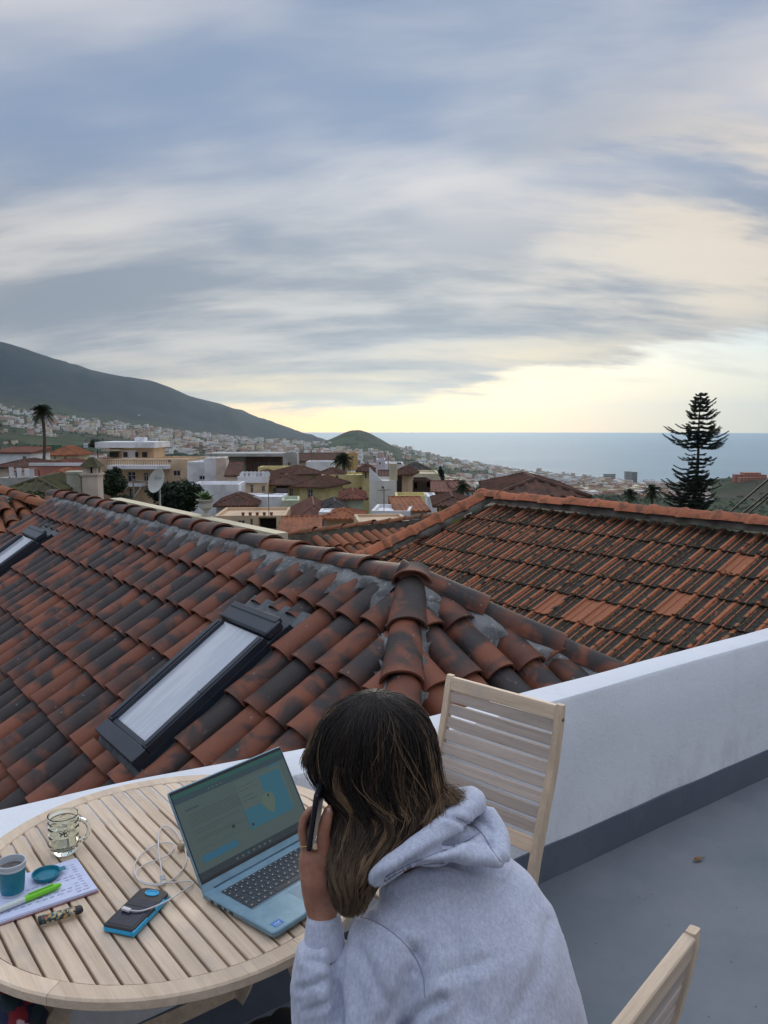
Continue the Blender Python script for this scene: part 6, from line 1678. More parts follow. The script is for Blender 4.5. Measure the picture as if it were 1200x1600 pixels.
    sp = pmat('solar_cell', (.012, .016, .03), (.02, .026, .045), 3, .18, 0, stretch=(1, 60, 1)); obj('solar_panel', mb, sp, t, M)
    mb = MB(); el = [(L * .865 + .011 * math.cos(a), ysg * Wd * .5 + .017 * math.sin(a)) for a in np.linspace(0, 2 * math.pi, 23)[:-1]]
    mb.rings([[(x, y, .0155) for x, y in el], [(x, y, .0178) for x, y in el], [(L * .865 + (x - L * .865) * .75, ysg * Wd * .5 + (y - ysg * Wd * .5) * .8, .0178) for x, y in el], [(L * .865 + (x - L * .865) * .7, ysg * Wd * .5 + (y - ysg * Wd * .5) * .75, .0164) for x, y in el]]); obj('loop_ring', mb, CY_, t, M, smooth='auto')
    ya, yb = sorted((ysg * -.0012, ysg * .004)); obj('grip', MB().box(.55 * L, .80 * L, ya, yb, .003, .0145, bev=.001), CY_, t, M); obj('grip', MB().box(-.0012, .35 * L, ya, yb, .002, .0135, bev=.001), CY_, t, M)
    # white charging cable
    t = thing('charging_cable', 'looped white charging cable between power bank and laptop', 'cable')
    Z0 = .744
    def P_(x, y, z=Z0): return atz(x, y, z)
    px = [(198, 1421, .762), (206, 1423, .7615), (222, 1423, .7605), (245, 1415, .761), (262, 1407, .760), (280, 1396, .747), (300, 1383, Z0), (298, 1377, Z0), (270, 1379, Z0), (235, 1381, Z0), (213, 1370, Z0), (210, 1352, Z0), (222, 1334, Z0), (246, 1319, .7455), (268, 1317, Z0), (271, 1326, Z0), (258, 1339, .7465), (228, 1350, Z0), (212, 1364, .7475), (222, 1379, .7475), (250, 1383, .7455), (275, 1370, Z0), (290, 1348, Z0), (288, 1325, Z0), (272, 1297, Z0), (256, 1291, .747), (248, 1302, .748), (248, 1330, .752), (252, 1358, .751), (254, 1370, .7485)]
    pts = [atz(*q) for q in px]; sp = []
    for i in range(len(pts) - 1):
        p0, p1, p2, p3 = pts[max(i - 1, 0)], pts[i], pts[i + 1], pts[min(i + 2, len(pts) - 1)]
        for k in range(5):
            u = k / 5; sp.append(.5 * ((2 * p1) + (p2 - p0) * u + (2 * p0 - 5 * p1 + 4 * p2 - p3) * u * u + (3 * p1 - p0 - 3 * p2 + p3) * u ** 3))
    sp.append(pts[-1])
    WHC = solid('cable_white', (.62, .60, .60), .45)
    mb = MB(); mb.tube(sp, .0017, 7); wobj('cord', mb, WHC, t, smooth=True)
    d = (sp[2] - sp[0]).normalized(); mb = MB(); mb.box(-.012, .010, -.0048, .0048, -.003, .003, frame(sp[0], d, ez=ZV), bev=.001); wobj('plug', mb, WHC, t)
    d = (sp[-1] - sp[-4]).normalized(); fr = frame(sp[-1], d, ez=ZV); mb = MB(); mb.box(-.003, .016, -.0062, .0062, -.0035, .0035, fr, bev=.0012); wobj('plug', mb, pmat('clear_plug', (.42, .43, .46), None, 8, .25), t)
    mb = MB(); mb.box(.016, .027, -.0056, .0056, -.0022, .0022, fr); wobj('plug_tip', mb, solid('plug_metal', (.45, .44, .42), .3, .9), t)
    # turned wooden stopper behind the laptop
    p = ont(283, 1328); t = thing('wooden_stopper', 'small turned wooden stopper lying behind the laptop', 'stopper', p)
    M = Matrix.Translation(p + ZV * .0095) @ Matrix.Rotation(R(100), 4, 'Z') @ Matrix.Rotation(R(82), 4, 'Y')
    obj('knob', MB().lathe([(.0001, -.012), (.006, -.011), (.0095, -.004), (.0095, .003), (.006, .010), (.0045, .012), (.0045, .022), (.0001, .022)], 16), wood_mat('stopper_wood', (.42, .27, .13), (.30, .18, .08), 'Z', .4), t, M, smooth=True)
build_small()

def floor_bits():
    p = atz(1091, 1344, .006); T = thing('fallen_leaf', 'small brown leaf lying on the terrace floor', 'leaf', p); M = _MW[T.name] @ Matrix.Rotation(R(25), 4, 'Z')
    n = 9; v = [(0, 0, .004)]; mb = MB(); top = []; bot = []
    for k in range(n): t_ = k / (n - 1); w_ = .011 * math.sin(math.pi * t_) ** .8; x = -.028 + .056 * t_; z = .006 * math.sin(math.pi * t_) ; top.append((x, w_, z + .004)); bot.append((x, -w_, z + .003)); v.append((x, 0, z))
    mid = [(x, 0, z - .004) for x, y, z in top]; mb.add(top + mid + bot, [(k, k + 1, n + k + 1, n + k) for k in range(n - 1)] + [(n + k, n + k + 1, 2 * n + k + 1, 2 * n + k) for k in range(n - 1)])
    obj('blade', mb, pmat('dry_leaf', (.22, .12, .05), (.14, .07, .03), 60, .8), T, M); obj('stalk', MB().tube([(.026, 0, .002), (.04, .004, .004)], .0012, 5), solid('leaf_stalk', (.12, .07, .03), .8), T, M)
    mb = MB(); rr = random.Random(2)
    spots = [(914, 1357), (971, 1354), (954, 1333), (998, 1402), (1008, 1405), (1124, 1324), (1179, 1299), (885, 1454), (932, 1474), (1082, 1263), (1151, 1418), (1006, 1354), (1019, 1397), (1090, 1300)] + [(rr.uniform(880, 1195), rr.uniform(1260, 1590)) for _ in range(14)]
    for x, y in spots:
        p = atz(x, y, .001); r_ = rr.uniform(.001, .0028)
        mb.lathe([(.0001, 0), (r_, 0), (r_ * .7, r_ * .6), (.0001, r_ * .8)], 5, Matrix.Translation(p) @ Matrix.Rotation(rr.uniform(0, 3), 4, 'Z'))
    wobj('floor_grit', mb, pmat('grit', (.03, .028, .025), (.30, .29, .27), 300, .9), None, kind='stuff')
floor_bits()
# ------------------------------------------------------------------ the person
def fuse(mb, voxel=.007, smooth=8, factor=.6, post=None, sub=0):
    me = mb.mesh('fuse'); o = bpy.data.objects.new('fuse', me); COL.objects.link(o)
    md = o.modifiers.new('r', 'REMESH'); md.mode = 'VOXEL'; md.voxel_size = voxel; md.adaptivity = 0
    ms = o.modifiers.new('s', 'SMOOTH'); ms.iterations = smooth; ms.factor = factor
    dg = bpy.context.evaluated_depsgraph_get(); dg.update()
    ev = o.evaluated_get(dg); out = bpy.data.meshes.new_from_object(ev)
    bpy.data.objects.remove(o); bpy.data.meshes.remove(me)
    if post:
        n = len(out.vertices); co = np.empty(n * 3); out.vertices.foreach_get('co', co); no = np.empty(n * 3); out.vertices.foreach_get('normal', no)
        co = post(co.reshape(-1, 3), no.reshape(-1, 3)); out.vertices.foreach_set('co', co.reshape(-1)); out.update()
    out.polygons.foreach_set('use_smooth', [True] * len(out.polygons))
    return out
def ellring(c, lat, fwd, a, b, n=20, upz=None):
    lat = Vector(lat).normalized(); fwd = Vector(fwd).normalized()
    return [Vector(c) + lat * math.cos(2 * math.pi * k / n) * a + fwd * math.sin(2 * math.pi * k / n) * b for k in range(n)]
def azv(a): return Vector((math.sin(R(a)), math.cos(R(a)), 0))
def blob(mb, c, r, M3=None, n=14, m=10):
    rs = []
    for j in range(1, m):
        a = math.pi * j / m; rs.append([Vector((math.sin(a) * math.cos(2 * math.pi * k / n) * r[0], math.sin(a) * math.sin(2 * math.pi * k / n) * r[1], -math.cos(a) * r[2])) for k in range(n)])
    rs = [[(M3 @ p if M3 else p) + Vector(c) for p in q] for q in rs]
    mb.rings(rs)
def smoothpath(pts, k=5):
    pts = [Vector(p) for p in pts]; sp = []
    for i in range(len(pts) - 1):
        p0, p1, p2, p3 = pts[max(i - 1, 0)], pts[i], pts[i + 1], pts[min(i + 2, len(pts) - 1)]
        for j in range(k):
            u = j / k; sp.append(.5 * ((2 * p1) + (p2 - p0) * u + (2 * p0 - 5 * p1 + 4 * p2 - p3) * u * u + (3 * p1 - p0 - 3 * p2 + p3) * u ** 3))
    return sp + [pts[-1]]
def person():
    T = thing('person', 'person in a light grey hoodie hunched over the table holding a phone to the ear', 'person', Vector((.26, 1.40, 0)))
    skin = bpy.data.materials.new('skin'); skin.use_nodes = True; g = G(skin.node_tree); b = skin.node_tree.nodes['Principled BSDF']
    P = g.n('ShaderNodeTexCoord').outputs['Object']
    g.put(b.inputs['Base Color'], g.mix(g.ss(g.noise(P, 26, 5, .6), .35, .65), (.42, .20, .125), (.32, .135, .08)))
    b.inputs['Roughness'].default_value = .5; b.inputs['Subsurface Weight'].default_value = .15; b.inputs['Subsurface Radius'].default_value = (.01, .004, .002); b.inputs['Subsurface Scale'].default_value = .5
    bp = g.n('ShaderNodeBump'); bp.inputs['Distance'].default_value = .0008; g.put(bp.inputs['Height'], g.noise(P, 160, 4, .6)); g.put(b.inputs['Normal'], bp.outputs[0])
    # heather-grey sweatshirt cloth
    cl = bpy.data.materials.new('heather_grey_fleece'); cl.use_nodes = True; g = G(cl.node_tree); b = cl.node_tree.nodes['Principled BSDF']
    P = g.n('ShaderNodeTexCoord').outputs['Object']
    n1 = g.noise(g.map(P, sc=(1, 1, .28), rot=(R(14), R(-20), 0)), 190, 4, .75); n2 = g.noise(g.map(P, sc=(1, 1, .35)), 60, 4, .6)
    c = g.mix(g.ss(n1, .36, .64), (.45, .485, .60), (.59, .625, .73)); c = g.mix(g.m('MULTIPLY', g.ss(n2, .5, .68), .25), c, (.40, .41, .50))
    g.put(b.inputs['Base Color'], c); b.inputs['Roughness'].default_value = .95; b.inputs['Specular IOR Level'].default_value = .15; b.inputs['Sheen Weight'].default_value = .35; b.inputs['Sheen Roughness'].default_value = .5
    bp = g.n('ShaderNodeBump'); bp.inputs['Distance'].default_value = .0012
    wv = g.noise(P, 420, 3, .7); g.put(bp.inputs['Height'], g.m('ADD', wv, g.m('MULTIPLY', n2, 1.2))); g.put(b.inputs['Normal'], bp.outputs[0])
    black = pmat('black_leggings', (.010, .010, .012), None, 30, .85)
    # --- body: one continuous figure (head, neck, trunk, arms, legs)
    Fh = azv(-51)
    HC = at(586, 1190, 1.505)                          # centre of the skull
    tiltf = Matrix.Rotation(R(-22), 3, Vector((Fh.y, -Fh.x, 0)))  # nod
    lat = Vector((Fh.y, -Fh.x, 0))
    MH = Matrix((lat, Fh, ZV)).transposed(); nod = Matrix.Rotation(R(-24), 3, 'X'); lean = Matrix.Rotation(R(10), 3, 'Y'); MH = MH @ nod @ lean
    hp = lambda x, y, z: HC + MH @ Vector((x, y, z))
    head = MB()
    blob(head, HC, (.073, .092, .088), MH); blob(head, hp(0, .03, -.055), (.055, .062, .065), MH); blob(head, hp(0, .058, -.105), (.030, .030, .022), MH)
    blob(head, hp(0, .094, -.045), (.012, .018, .022), MH); blob(head, hp(0, .085, -.012), (.035, .014, .012), MH); blob(head, hp(0, .083, -.082), (.022, .013, .008), MH)
    for s_ in (-1, 1):
        blob(head, hp(s_ * .074, -.005, -.035), (.009, .018, .030), MH); blob(head, hp(s_ * .034, .066, -.055), (.018, .014, .016), MH)
    neck = at(640, 1330, 1.46); head.tube([hp(0, -.02, -.04), (hp(0, -.02, -.1) + neck) / 2, neck, neck + Vector((.03, .02, -.08))], [.052, .046, .042, .04], 14)
    # trunk
    tr = [((.275, 1.42, .44), 40, .165, .12), ((.265, 1.44, .58), 44, .155, .095), ((.22, 1.46, .74), 50, .15, .085), ((.165, 1.48, .86), 56, .14, .07), ((.13, 1.49, .92), 60, .10, .055), ((.105, 1.49, .96), 62, .06, .05)]
    head.rings([ellring(c, azv(a), azv(a - 90), w_, d) for c, a, w_, d in tr])
    wristL = at(504, 1430, 1.405); elbL = at(528, 1620, 1.36); shL = at(612, 1455, 1.385)
    head.tube(smoothpath([shL + Vector((.03, .01, 0)), shL, (shL + elbL) / 2, elbL]), [.038] * 6 + [.034] * 10, 12)
    head.tube(smoothpath([elbL, (elbL * .5 + wristL * .5), wristL + (elbL - wristL).normalized() * .01, wristL]), np.interp(np.linspace(0, 1, 16), [0, .4, .9, 1], [.032, .031, .025, .0235]).tolist(), 12, squash=.85)
    shR = at(786, 1400, 1.60); elbR = Vector((.215, 1.79, .70)); wrR = Vector((.085, 1.80, .79))
    head.tube([shR, (shR + elbR) / 2 + Vector((.02, 0, 0)), elbR, (elbR + wrR) / 2, wrR], [.052, .046, .042, .036, .025], 12)
    # legs
    for (hip, knee, foot) in ((Vector((.20, 1.38, .50)), Vector((-.24, 1.60, .50)), Vector((-.30, 1.62, .07))), (Vector((.32, 1.50, .50)), Vector((-.04, 1.80, .50)), Vector((-.02, 1.86, .07)))):
        head.tube(smoothpath([hip, hip * .5 + knee * .5, knee]), np.linspace(.088, .062, 11).tolist(), 14)
        head.tube(smoothpath([knee + Vector((0, 0, .01)), knee * .55 + foot * .45, foot]), np.interp(np.linspace(0, 1, 11), [0, .3, 1], [.060, .056, .034]).tolist(), 12)
    def palm(mb, w_, kn, r=.026): mb.tube(smoothpath([w_, w_ * .6 + kn * .4, kn]), np.interp(np.linspace(0, 1, 11), [0, .45, .85, 1], [.023, .028, .029, .022]).tolist(), 12, squash=1.25)
    # left hand round the phone
    kn = at(494, 1324, 1.425)
    fingers = []
    head_f = MB()
    palm(head, wristL, kn)
    head.tube([at(500, 1415, 1.405), at(502, 1378, 1.41), at(503, 1345, 1.415)], [.022, .030, .024], 12, squash=1.1)
    rots = [(0, 0, 0), (1.5, 4, .021), (3, 9, .041), (6, 15, .059)]
    for i, (dx, dy, dd) in enumerate(rots):
        pth = smoothpath([at(488 + dx, 1352 + dy * .3, 1.418 + dd * .75), at(478 + dx, 1324 + dy * .6, 1.415 + dd), at(472 + dx, 1294 + dy, 1.415 + dd), at(480 + dx, 1271 + dy, 1.418 + dd), at(494 + dx, 1261 + dy, 1.423 + dd)], 4)
        rad = np.interp(np.linspace(0, 1, len(pth)), [0, .25, .5, .55, .8, 1], [.0105, .0100, .0088, .0092, .0082, .0062]) * (1 - .05 * i)
        head.tube(pth, rad.tolist(), 10); blob(head, pth[-1], (rad[-1],) * 3, n=8, m=6)
    pth = smoothpath([at(504, 1370, 1.408), at(508, 1334, 1.400), at(505, 1307, 1.398), at(510, 1280, 1.400), at(514, 1262, 1.404)], 4)
    rad = np.interp(np.linspace(0, 1, len(pth)), [0, .3, .55, .7, .9, 1], [.016, .0142, .0122, .0122, .0102, .0066]); head.tube(pth, rad.tolist(), 10); blob(head, pth[-1], (rad[-1],) * 3, n=8, m=6)
    # right hand resting on the laptop
    kR = wrR + Vector((-.075, -.005, .004)); head.tube([wrR, wrR * .5 + kR * .5, kR], [.022, .028, .026], 12, squash=.55)
    for i in range(4):
        b0 = kR + Vector((.005, -.030 + i * .020, .0)); L = (.060, .072, .070, .058)[i]
        head.tube(smoothpath([b0, b0 + Vector((-L * .45, 0, .010)), b0 + Vector((-L, 0, -.012))], 4), np.linspace(.0090, .0065, 9).tolist(), 8)
    head.tube(smoothpath([wrR + Vector((-.02, -.02, 0)), wrR + Vector((-.05, -.052, 0)), wrR + Vector((-.085, -.058, -.008))], 4), np.linspace(.0115, .0075, 9).tolist(), 8)
    me = fuse(head, .0042, 5, .5); me.materials.append(skin)
    M = _MW[T.name]; Mi = M.inverted(); me.transform(Mi)
    body = link('body', me, T, M)
    # face details
    eye = solid('eye_white', (.6, .6, .58), .3); iris = solid('iris_brown', (.06, .03, .015), .2); lip = solid('lips', (.36, .12, .10), .5)
    for s_ in (-1, 1):
        mb = MB(); blob(mb, hp(s_ * .030, .082, -.028), (.012, .008, .008), MH); wobj('eye', mb, eye, T, smooth=True)
        mb = MB(); blob(mb, hp(s_ * .030, .0885, -.028), (.005, .0025, .005), MH); wobj('iris', mb, iris, T, smooth=True)
    mb = MB(); blob(mb, hp(0, .096, -.083), (.020, .005, .005), MH); blob(mb, hp(0, .095, -.090), (.016, .005, .005), MH); wobj('mouth', mb, lip, T, smooth=True)
    # nails and ring
    nail = solid('finger_nail', (.55, .32, .27), .25)
    mb = MB(); blob(mb, at(513, 1267, 1.3955), (.0048, .002, .0065), n=10, m=6); wobj('nail', mb, nail, T, smooth=True)
    # leggings and shoes
    lg = MB()
    lg.rings([ellring(c, azv(a), azv(a - 90), w_ * 1.06, d * 1.08) for c, a, w_, d in tr[:2]])
    for (hip, knee, foot) in ((Vector((.20, 1.38, .50)), Vector((-.24, 1.60, .50)), Vector((-.30, 1.62, .07))), (Vector((.32, 1.50, .50)), Vector((-.04, 1.80, .50)), Vector((-.02, 1.86, .07)))):
        lg.tube(smoothpath([hip, hip * .5 + knee * .5, knee]), np.linspace(.10, .073, 11).tolist(), 14)
        lg.tube(smoothpath([knee + Vector((0, 0, .012)), knee * .55 + foot * .45, foot + ZV * .03]), np.interp(np.linspace(0, 1, 11), [0, .3, 1], [.071, .065, .042]).tolist(), 12)
    me = fuse(lg, .009, 6); me.materials.append(black); me.transform(Mi); link('leggings', me, T, M)
    for foot in (Vector((-.30, 1.62, 0)), Vector((-.02, 1.86, 0))):
        mb = MB(); f_ = azv(-58)
        mb.tube(smoothpath([foot - f_ * .07 + ZV * .045, foot + ZV * .05, foot + f_ * .10 + ZV * .038, foot + f_ * .17 + ZV * .028]), np.interp(np.linspace(0, 1, 16), [0, .3, .8, 1], [.036, .044, .042, .025]).tolist(), 12)
        me = fuse(mb, .008, 4); me.materials.append(solid('shoe_canvas', (.5, .5, .48), .8)); me.transform(Mi); link('shoe', me, T, M)
    # --- hoodie
    hd = MB()
    tr2 = [((.240, 1.38, .47), 42, .150, .150), ((.225, 1.38, .55), 44, .162, .160), ((.212, 1.39, .65), 46, .182, .158), ((.188, 1.415, .76), 51, .190, .148), ((.163, 1.44, .86), 57, .188, .130), ((.142, 1.46, .925), 60, .166, .105), ((.12, 1.475, .968), 62, .125, .080), ((.10, 1.48, .99), 62, .08, .06)]
    hd.rings([ellring(c, azv(a), azv(a - 90), w_, d, 28) for c, a, w_, d in tr2])
    cuffL = at(507, 1441, 1.402)
    e2 = at(520, 1640, 1.345)
    hd.tube(smoothpath([shL + Vector((.07, .03, -.02)), at(618, 1480, 1.385), at(585, 1570, 1.36), at(548, 1660, 1.35), at(520, 1700, 1.36)]), np.interp(np.linspace(0, 1, 21), [0, .25, .6, 1], [.085, .078, .070, .058]).tolist(), 18)
    hd.tube(smoothpath([at(530, 1700, 1.36), at(508, 1620, 1.365), at(502, 1560, 1.375), at(505, 1508, 1.385), at(508, 1480, 1.392), at(508, 1470, 1.394)]), np.interp(np.linspace(0, 1, 26), [0, .3, .55, .75, .92, 1], [.055, .052, .056, .050, .036, .030]).tolist(), 18)
    # right sleeve
    hd.tube([shR + Vector((-.06, -.01, -.01)), shR + Vector((-.005, .0, -.015)), (shR + elbR) / 2 + Vector((.04, 0, 0)), elbR, (elbR + wrR) / 2, wrR * .8 + elbR * .2], [.072, .070, .064, .060, .052, .038], 16)
    # cuff
    # hood: a pouch lying on the upper back with a thick rolled rim
    rim = smoothpath([at(590, 1376, 1.352), at(612, 1350, 1.345), at(650, 1322, 1.36), at(692, 1292, 1.39), at(725, 1268, 1.43), at(742, 1252, 1.47), at(720, 1250, 1.52), at(660, 1262, 1.56)])
    hd.tube(rim, np.interp(np.linspace(0, 1, len(rim)), [0, .15, .5, .8, 1], [.013, .017, .019, .021, .024]).tolist(), 14)
    rim2 = smoothpath([at(598, 1372, 1.350), at(650, 1342, 1.352), at(705, 1334, 1.365), at(752, 1338, 1.385), at(776, 1338, 1.405), at(780, 1305, 1.45), at(757, 1272, 1.49)])
    hd.tube(rim2, np.interp(np.linspace(0, 1, len(rim2)), [0, .2, .6, .75, 1], [.010, .013, .015, .016, .020]).tolist(), 14)
    blob(hd, at(715, 1312, 1.445), (.068, .055, .024), Matrix.Rotation(R(-8), 3, 'X'))
    blob(hd, at(748, 1306, 1.47), (.038, .055, .026)); blob(hd, at(668, 1325, 1.41), (.055, .05, .022))
    S1 = [at(612, 1362, 1.33), at(660, 1338, 1.34), at(720, 1312, 1.37), at(752, 1300, 1.39)]       # valley between rim and pouch
    creases = [
        ([(598, 1380, 1.32), (650, 1354, 1.33), (700, 1350, 1.34), (750, 1358, 1.37), (775, 1358, 1.39)], .012, .014),
        ([(604, 1372, 1.32), (640, 1348, 1.33), (690, 1325, 1.35), (735, 1306, 1.38)], .013, .013),
        ([(700, 1275, 1.38), (735, 1290, 1.40), (762, 1318, 1.40), (788, 1350, 1.39), (782, 1364, 1.39)], .007, .009),
        ([(560, 1428, 1.33), (600, 1444, 1.32), (640, 1475, 1.31), (660, 1505, 1.30)], .005, .009), ([(650, 1490, 1.3), (656, 1530, 1.3), (642, 1565, 1.3), (628, 1610, 1.3)], .011, .026),
        ([(540, 1438, 1.34), (528, 1480, 1.33), (524, 1530, 1.32), (530, 1600, 1.31)], .020, .018),
        ([(690, 1560, 1.29), (650, 1585, 1.28), (620, 1620, 1.28)], .010, .016),
        ([(485, 1500, 1.34), (520, 1508, 1.33)], .007, .010), ([(470, 1545, 1.34), (510, 1530, 1.33)], .006, .011), ([(480, 1580, 1.33), (515, 1560, 1.32)], .006, .010),
        ([(560, 1480, 1.32), (600, 1560, 1.30)], .005, .016), ([(700, 1520, 1.29), (760, 1500, 1.30)], .004, .020), ([(640, 1520, 1.30), (600, 1600, 1.29)], .007, .018),
        ([(700, 1420, 1.33), (720, 1500, 1.29), (735, 1580, 1.27)], .004, .030), ([(860, 1440, 1.5), (840, 1520, 1.4), (800, 1600, 1.33)], .004, .022)]
    def post(co, no):
        cam_ = np.array([0, 0, H]); d = co - cam_
        # project on the picture only to find where the seams run on the cloth
        cp, sp_ = math.cos(PIT), math.sin(PIT)
        dep = d[:, 1] * cp - d[:, 2] * sp_; u = d[:, 1] * sp_ + d[:, 2] * cp
        px = CX + F * d[:, 0] / dep; py = CY - F * u / dep
        toc = -(no * d).sum(1)
        out = co.copy()
        for pts, depth, wid in creases:
            best = np.full(len(co), 1e9)
            for a, b_ in zip(pts[:-1], pts[1:]):
                ax, ay, bx, by = a[0], a[1], b_[0], b_[1]
                L2 = (bx - ax) ** 2 + (by - ay) ** 2; t_ = np.clip(((px - ax) * (bx - ax) + (py - ay) * (by - ay)) / L2, 0, 1)
                q = np.hypot(px - (ax + t_ * (bx - ax)), py - (ay + t_ * (by - ay))); best = np.minimum(best, q)
            m = best / F * dep
            f = np.exp(-(m / (wid * .5)) ** 2) * depth - .35 * depth * np.exp(-((m - wid * 1.3) / (wid * .6)) ** 2)
            out -= no * (f * (toc > 0))[:, None]
        wr = np.array([mnoise.noise(Vector((p[0] * 9 + p[2] * 3, p[1] * 9, p[2] * 5))) * .006 + mnoise.noise(Vector((p[0] * 24, p[1] * 24, p[2] * 14 + p[0] * 9))) * .0025 for p in co])
        rd = np.array([(1 - abs(mnoise.noise(Vector((p[0] * 6 + p[2] * 4, p[1] * 6 - p[2] * 5, p[2] * 3 + 9))))) ** 5 * .005 for p in co])
        # hem pulled in
        out += no * (wr + rd)[:, None]
        return out
    me = fuse(hd, .0055, 7, .5, post); me.materials.append(cl); me.transform(Mi); link('hoodie', me, T, M)
    # sewn seams and folds' edges laid on the cloth
    from mathutils.bvhtree import BVHTree
    dv = [M @ v.co for v in me.vertices]; bt = BVHTree.FromPolygons(dv, [tuple(p.vertices) for p in me.polygons])
    seam = pmat('seam_thread', (.24, .25, .32), (.30, .31, .38), 90, .95)
    for pts in ([(541, 1430), (575, 1436), (610, 1455), (640, 1484), (660, 1520), (664, 1560)], [(600, 1372), (640, 1350), (690, 1330), (735, 1311), (752, 1300)], [(712, 1276), (740, 1290), (756, 1306), (770, 1330), (784, 1348)], [(600, 1378), (645, 1354), (700, 1350), (750, 1358), (774, 1358)]):
        sp = []
        for q in smoothpath([Vector((x, y, 0)) for x, y in pts], 12):
            r_ = ray(q.x, q.y).normalized(); h_ = bt.ray_cast(Vector((0, 0, H)), r_)
            if h_[0] is not None and (not sp or (h_[0] - sp[-1]).length < .06): sp.append(h_[0] + h_[1] * .0002)
        if len(sp) > 5:
            sp = [(sp[max(i - 1, 0)] + sp[i] + sp[min(i + 1, len(sp) - 1)]) / 3 for i in range(len(sp))]
            mb = MB(); mb.tube(sp, .0011, 5); wobj('seam', mb, seam, T, smooth=True)
    # cuffs with ribbing
    def cuff(a, b, r0, r1, nm='cuff'):
        mb = MB(); d = (Vector(b) - Vector(a)); n = 64; x = d.cross(ZV if abs(d.normalized().z) < .9 else Vector((1, 0, 0))).normalized(); y = d.cross(x).normalized(); rs = []
        for i in range(9):
            q = i / 8; r_ = r0 + (r1 - r0) * q + .0022 * math.sin(math.pi * q)
            rs.append([Vector(a) + d * q + (x * math.cos(2 * math.pi * k / n) + y * math.sin(2 * math.pi * k / n)) * (r_ + .0009 * (k % 2)) for k in range(n)])
        rs.append([Vector(b) + (x * math.cos(2 * math.pi * k / n) + y * math.sin(2 * math.pi * k / n)) * (r1 - .006) for k in range(n)])
        mb.rings(rs); wobj(nm, mb, cl, T, smooth=True)
    cuff(at(507, 1492, 1.390), at(506, 1431, 1.404), .037, .0295)
    cuff(wrR * .76 + elbR * .24, wrR * .96 + elbR * .04, .040, .030)
    # ring on the finger
    r0 = at(478, 1318, 1.415); Mr = frame(r0, (at(488, 1316, 1.415) - at(470, 1320, 1.415)), ey=(at(472, 1294, 1.415) - at(480, 1330, 1.417))) @ Matrix.Rotation(R(90), 4, 'X')
    mb = MB(); n = 20
    mb.rings([[((rr) * math.cos(2 * math.pi * k / n), (rr) * math.sin(2 * math.pi * k / n), z) for k in range(n)] for rr, z in ((.0104, -.0012), (.0112, -.0012), (.0112, .0012), (.0104, .0012), (.0104, -.0012))], cap=False)
    mb.v = [tuple(Mr @ Vector(p)) for p in mb.v]
    gold = solid('gold', (.75, .48, .18), .22, 1)
    RG = thing('finger_ring', 'thin gold ring on the hand holding the phone', 'ring', r0)
    wobj('band', mb, gold, RG, smooth=True)
    # --- hair
    rings_ = [(586, 1083, 1.50, 24, .03), (588, 1096, 1.50, 52, .058), (586, 1122, 1.50, 79, .085), (583, 1160, 1.50, 95, .102), (583, 1195, 1.495, 99, .105), (597, 1228, 1.48, 91, .096), (604, 1253, 1.462, 84, .082), (590, 1292, 1.425, 70, .060), (568, 1330, 1.395, 52, .046), (554, 1365, 1.375, 40, .037), (547, 1395, 1.365, 31, .028), (545, 1424, 1.360, 17, .015)]
    Rg = []
    for (x, y, Y, hw, dw) in rings_:
        c = at(x, y, Y); e = at(x + hw, y, Y); Rg.append((c, (e - c).length, dw))
    nR = len(Rg)
    def hpnt(lv, ang, rho):
        """point on level lv (float), angle ang (0 right, 90 away from the camera), scaled rho"""
        ang = ang; rho = rho * max(0.0, 1 + min(0.0, lv) * 1.6); lv0 = min(0.0, lv); lv = max(0.0, lv); i = min(max(int(lv), 0), nR - 2); t_ = lv - i
        def cr(f):
            a = [f(min(max(i + k, 0), nR - 1)) for k in (-1, 0, 1, 2)]
            return .5 * ((2 * a[1]) + (a[2] - a[0]) * t_ + (2 * a[0] - 5 * a[1] + 4 * a[2] - a[3]) * t_ ** 2 + (3 * a[1] - a[0] - 3 * a[2] + a[3]) * t_ ** 3)
        c = cr(lambda k: Rg[k][0]); a_ = cr(lambda k: Rg[k][1]); b_ = cr(lambda k: Rg[k][2])
        return c + Vector((math.cos(ang) * a_ * rho, math.sin(ang) * b_ * rho, -.004 * lv0 - .002))
    hm = bpy.data.materials.new('brown_hair'); hm.use_nodes = True; g = G(hm.node_tree); b = hm.node_tree.nodes['Principled BSDF']
    hi = g.n('ShaderNodeHairInfo')
    at_ = g.n('ShaderNodeAttribute'); at_.attribute_name = 'tone'; tone = at_.outputs['Fac']
    ic = hi.outputs['Intercept']; rn = hi.outputs['Random']
    c = g.mix(g.ss(g.m('ADD', ic, g.m('MULTIPLY', g.m('SUBTRACT', tone, .5), .9)), .35, 1.05), (.012, .0088, .007), (.15, .096, .055))
    c = g.mix(g.m('MULTIPLY', g.ss(tone, .66, .98), g.ss(ic, .08, .6)), c, (.34, .21, .11))
    c = g.mix(g.m('MULTIPLY', g.ss(ic, .55, 1.0), .55), c, (.19, .125, .075))
    c = g.mix(g.m('MULTIPLY', rn, .4), c, (.028, .018, .013))
    g.put(b.inputs['Base Color'], c); b.inputs['Roughness'].default_value = .42; b.inputs['Specular IOR Level'].default_value = .3
    # scalp-shaped mass under the strands, so that none shows through
    base = MB(); rs = []; ns = 36
    for L in np.linspace(0.0, nR - 1.6, 50):
        rr_ = []
        for k in range(ns):
            a = 2 * math.pi * k / ns; rr_.append(hpnt(L, a, .80 + .05 * math.sin(9 * a + L)))
        rs.append(rr_)
    base.rings(rs)
    hb = pmat('hair_mass', (.012, .009, .008), (.03, .02, .014), 60, .7)
    HB = wobj('hair', base, hb, T, smooth=True)
    rr = random.Random(11); strands = []; tones = []
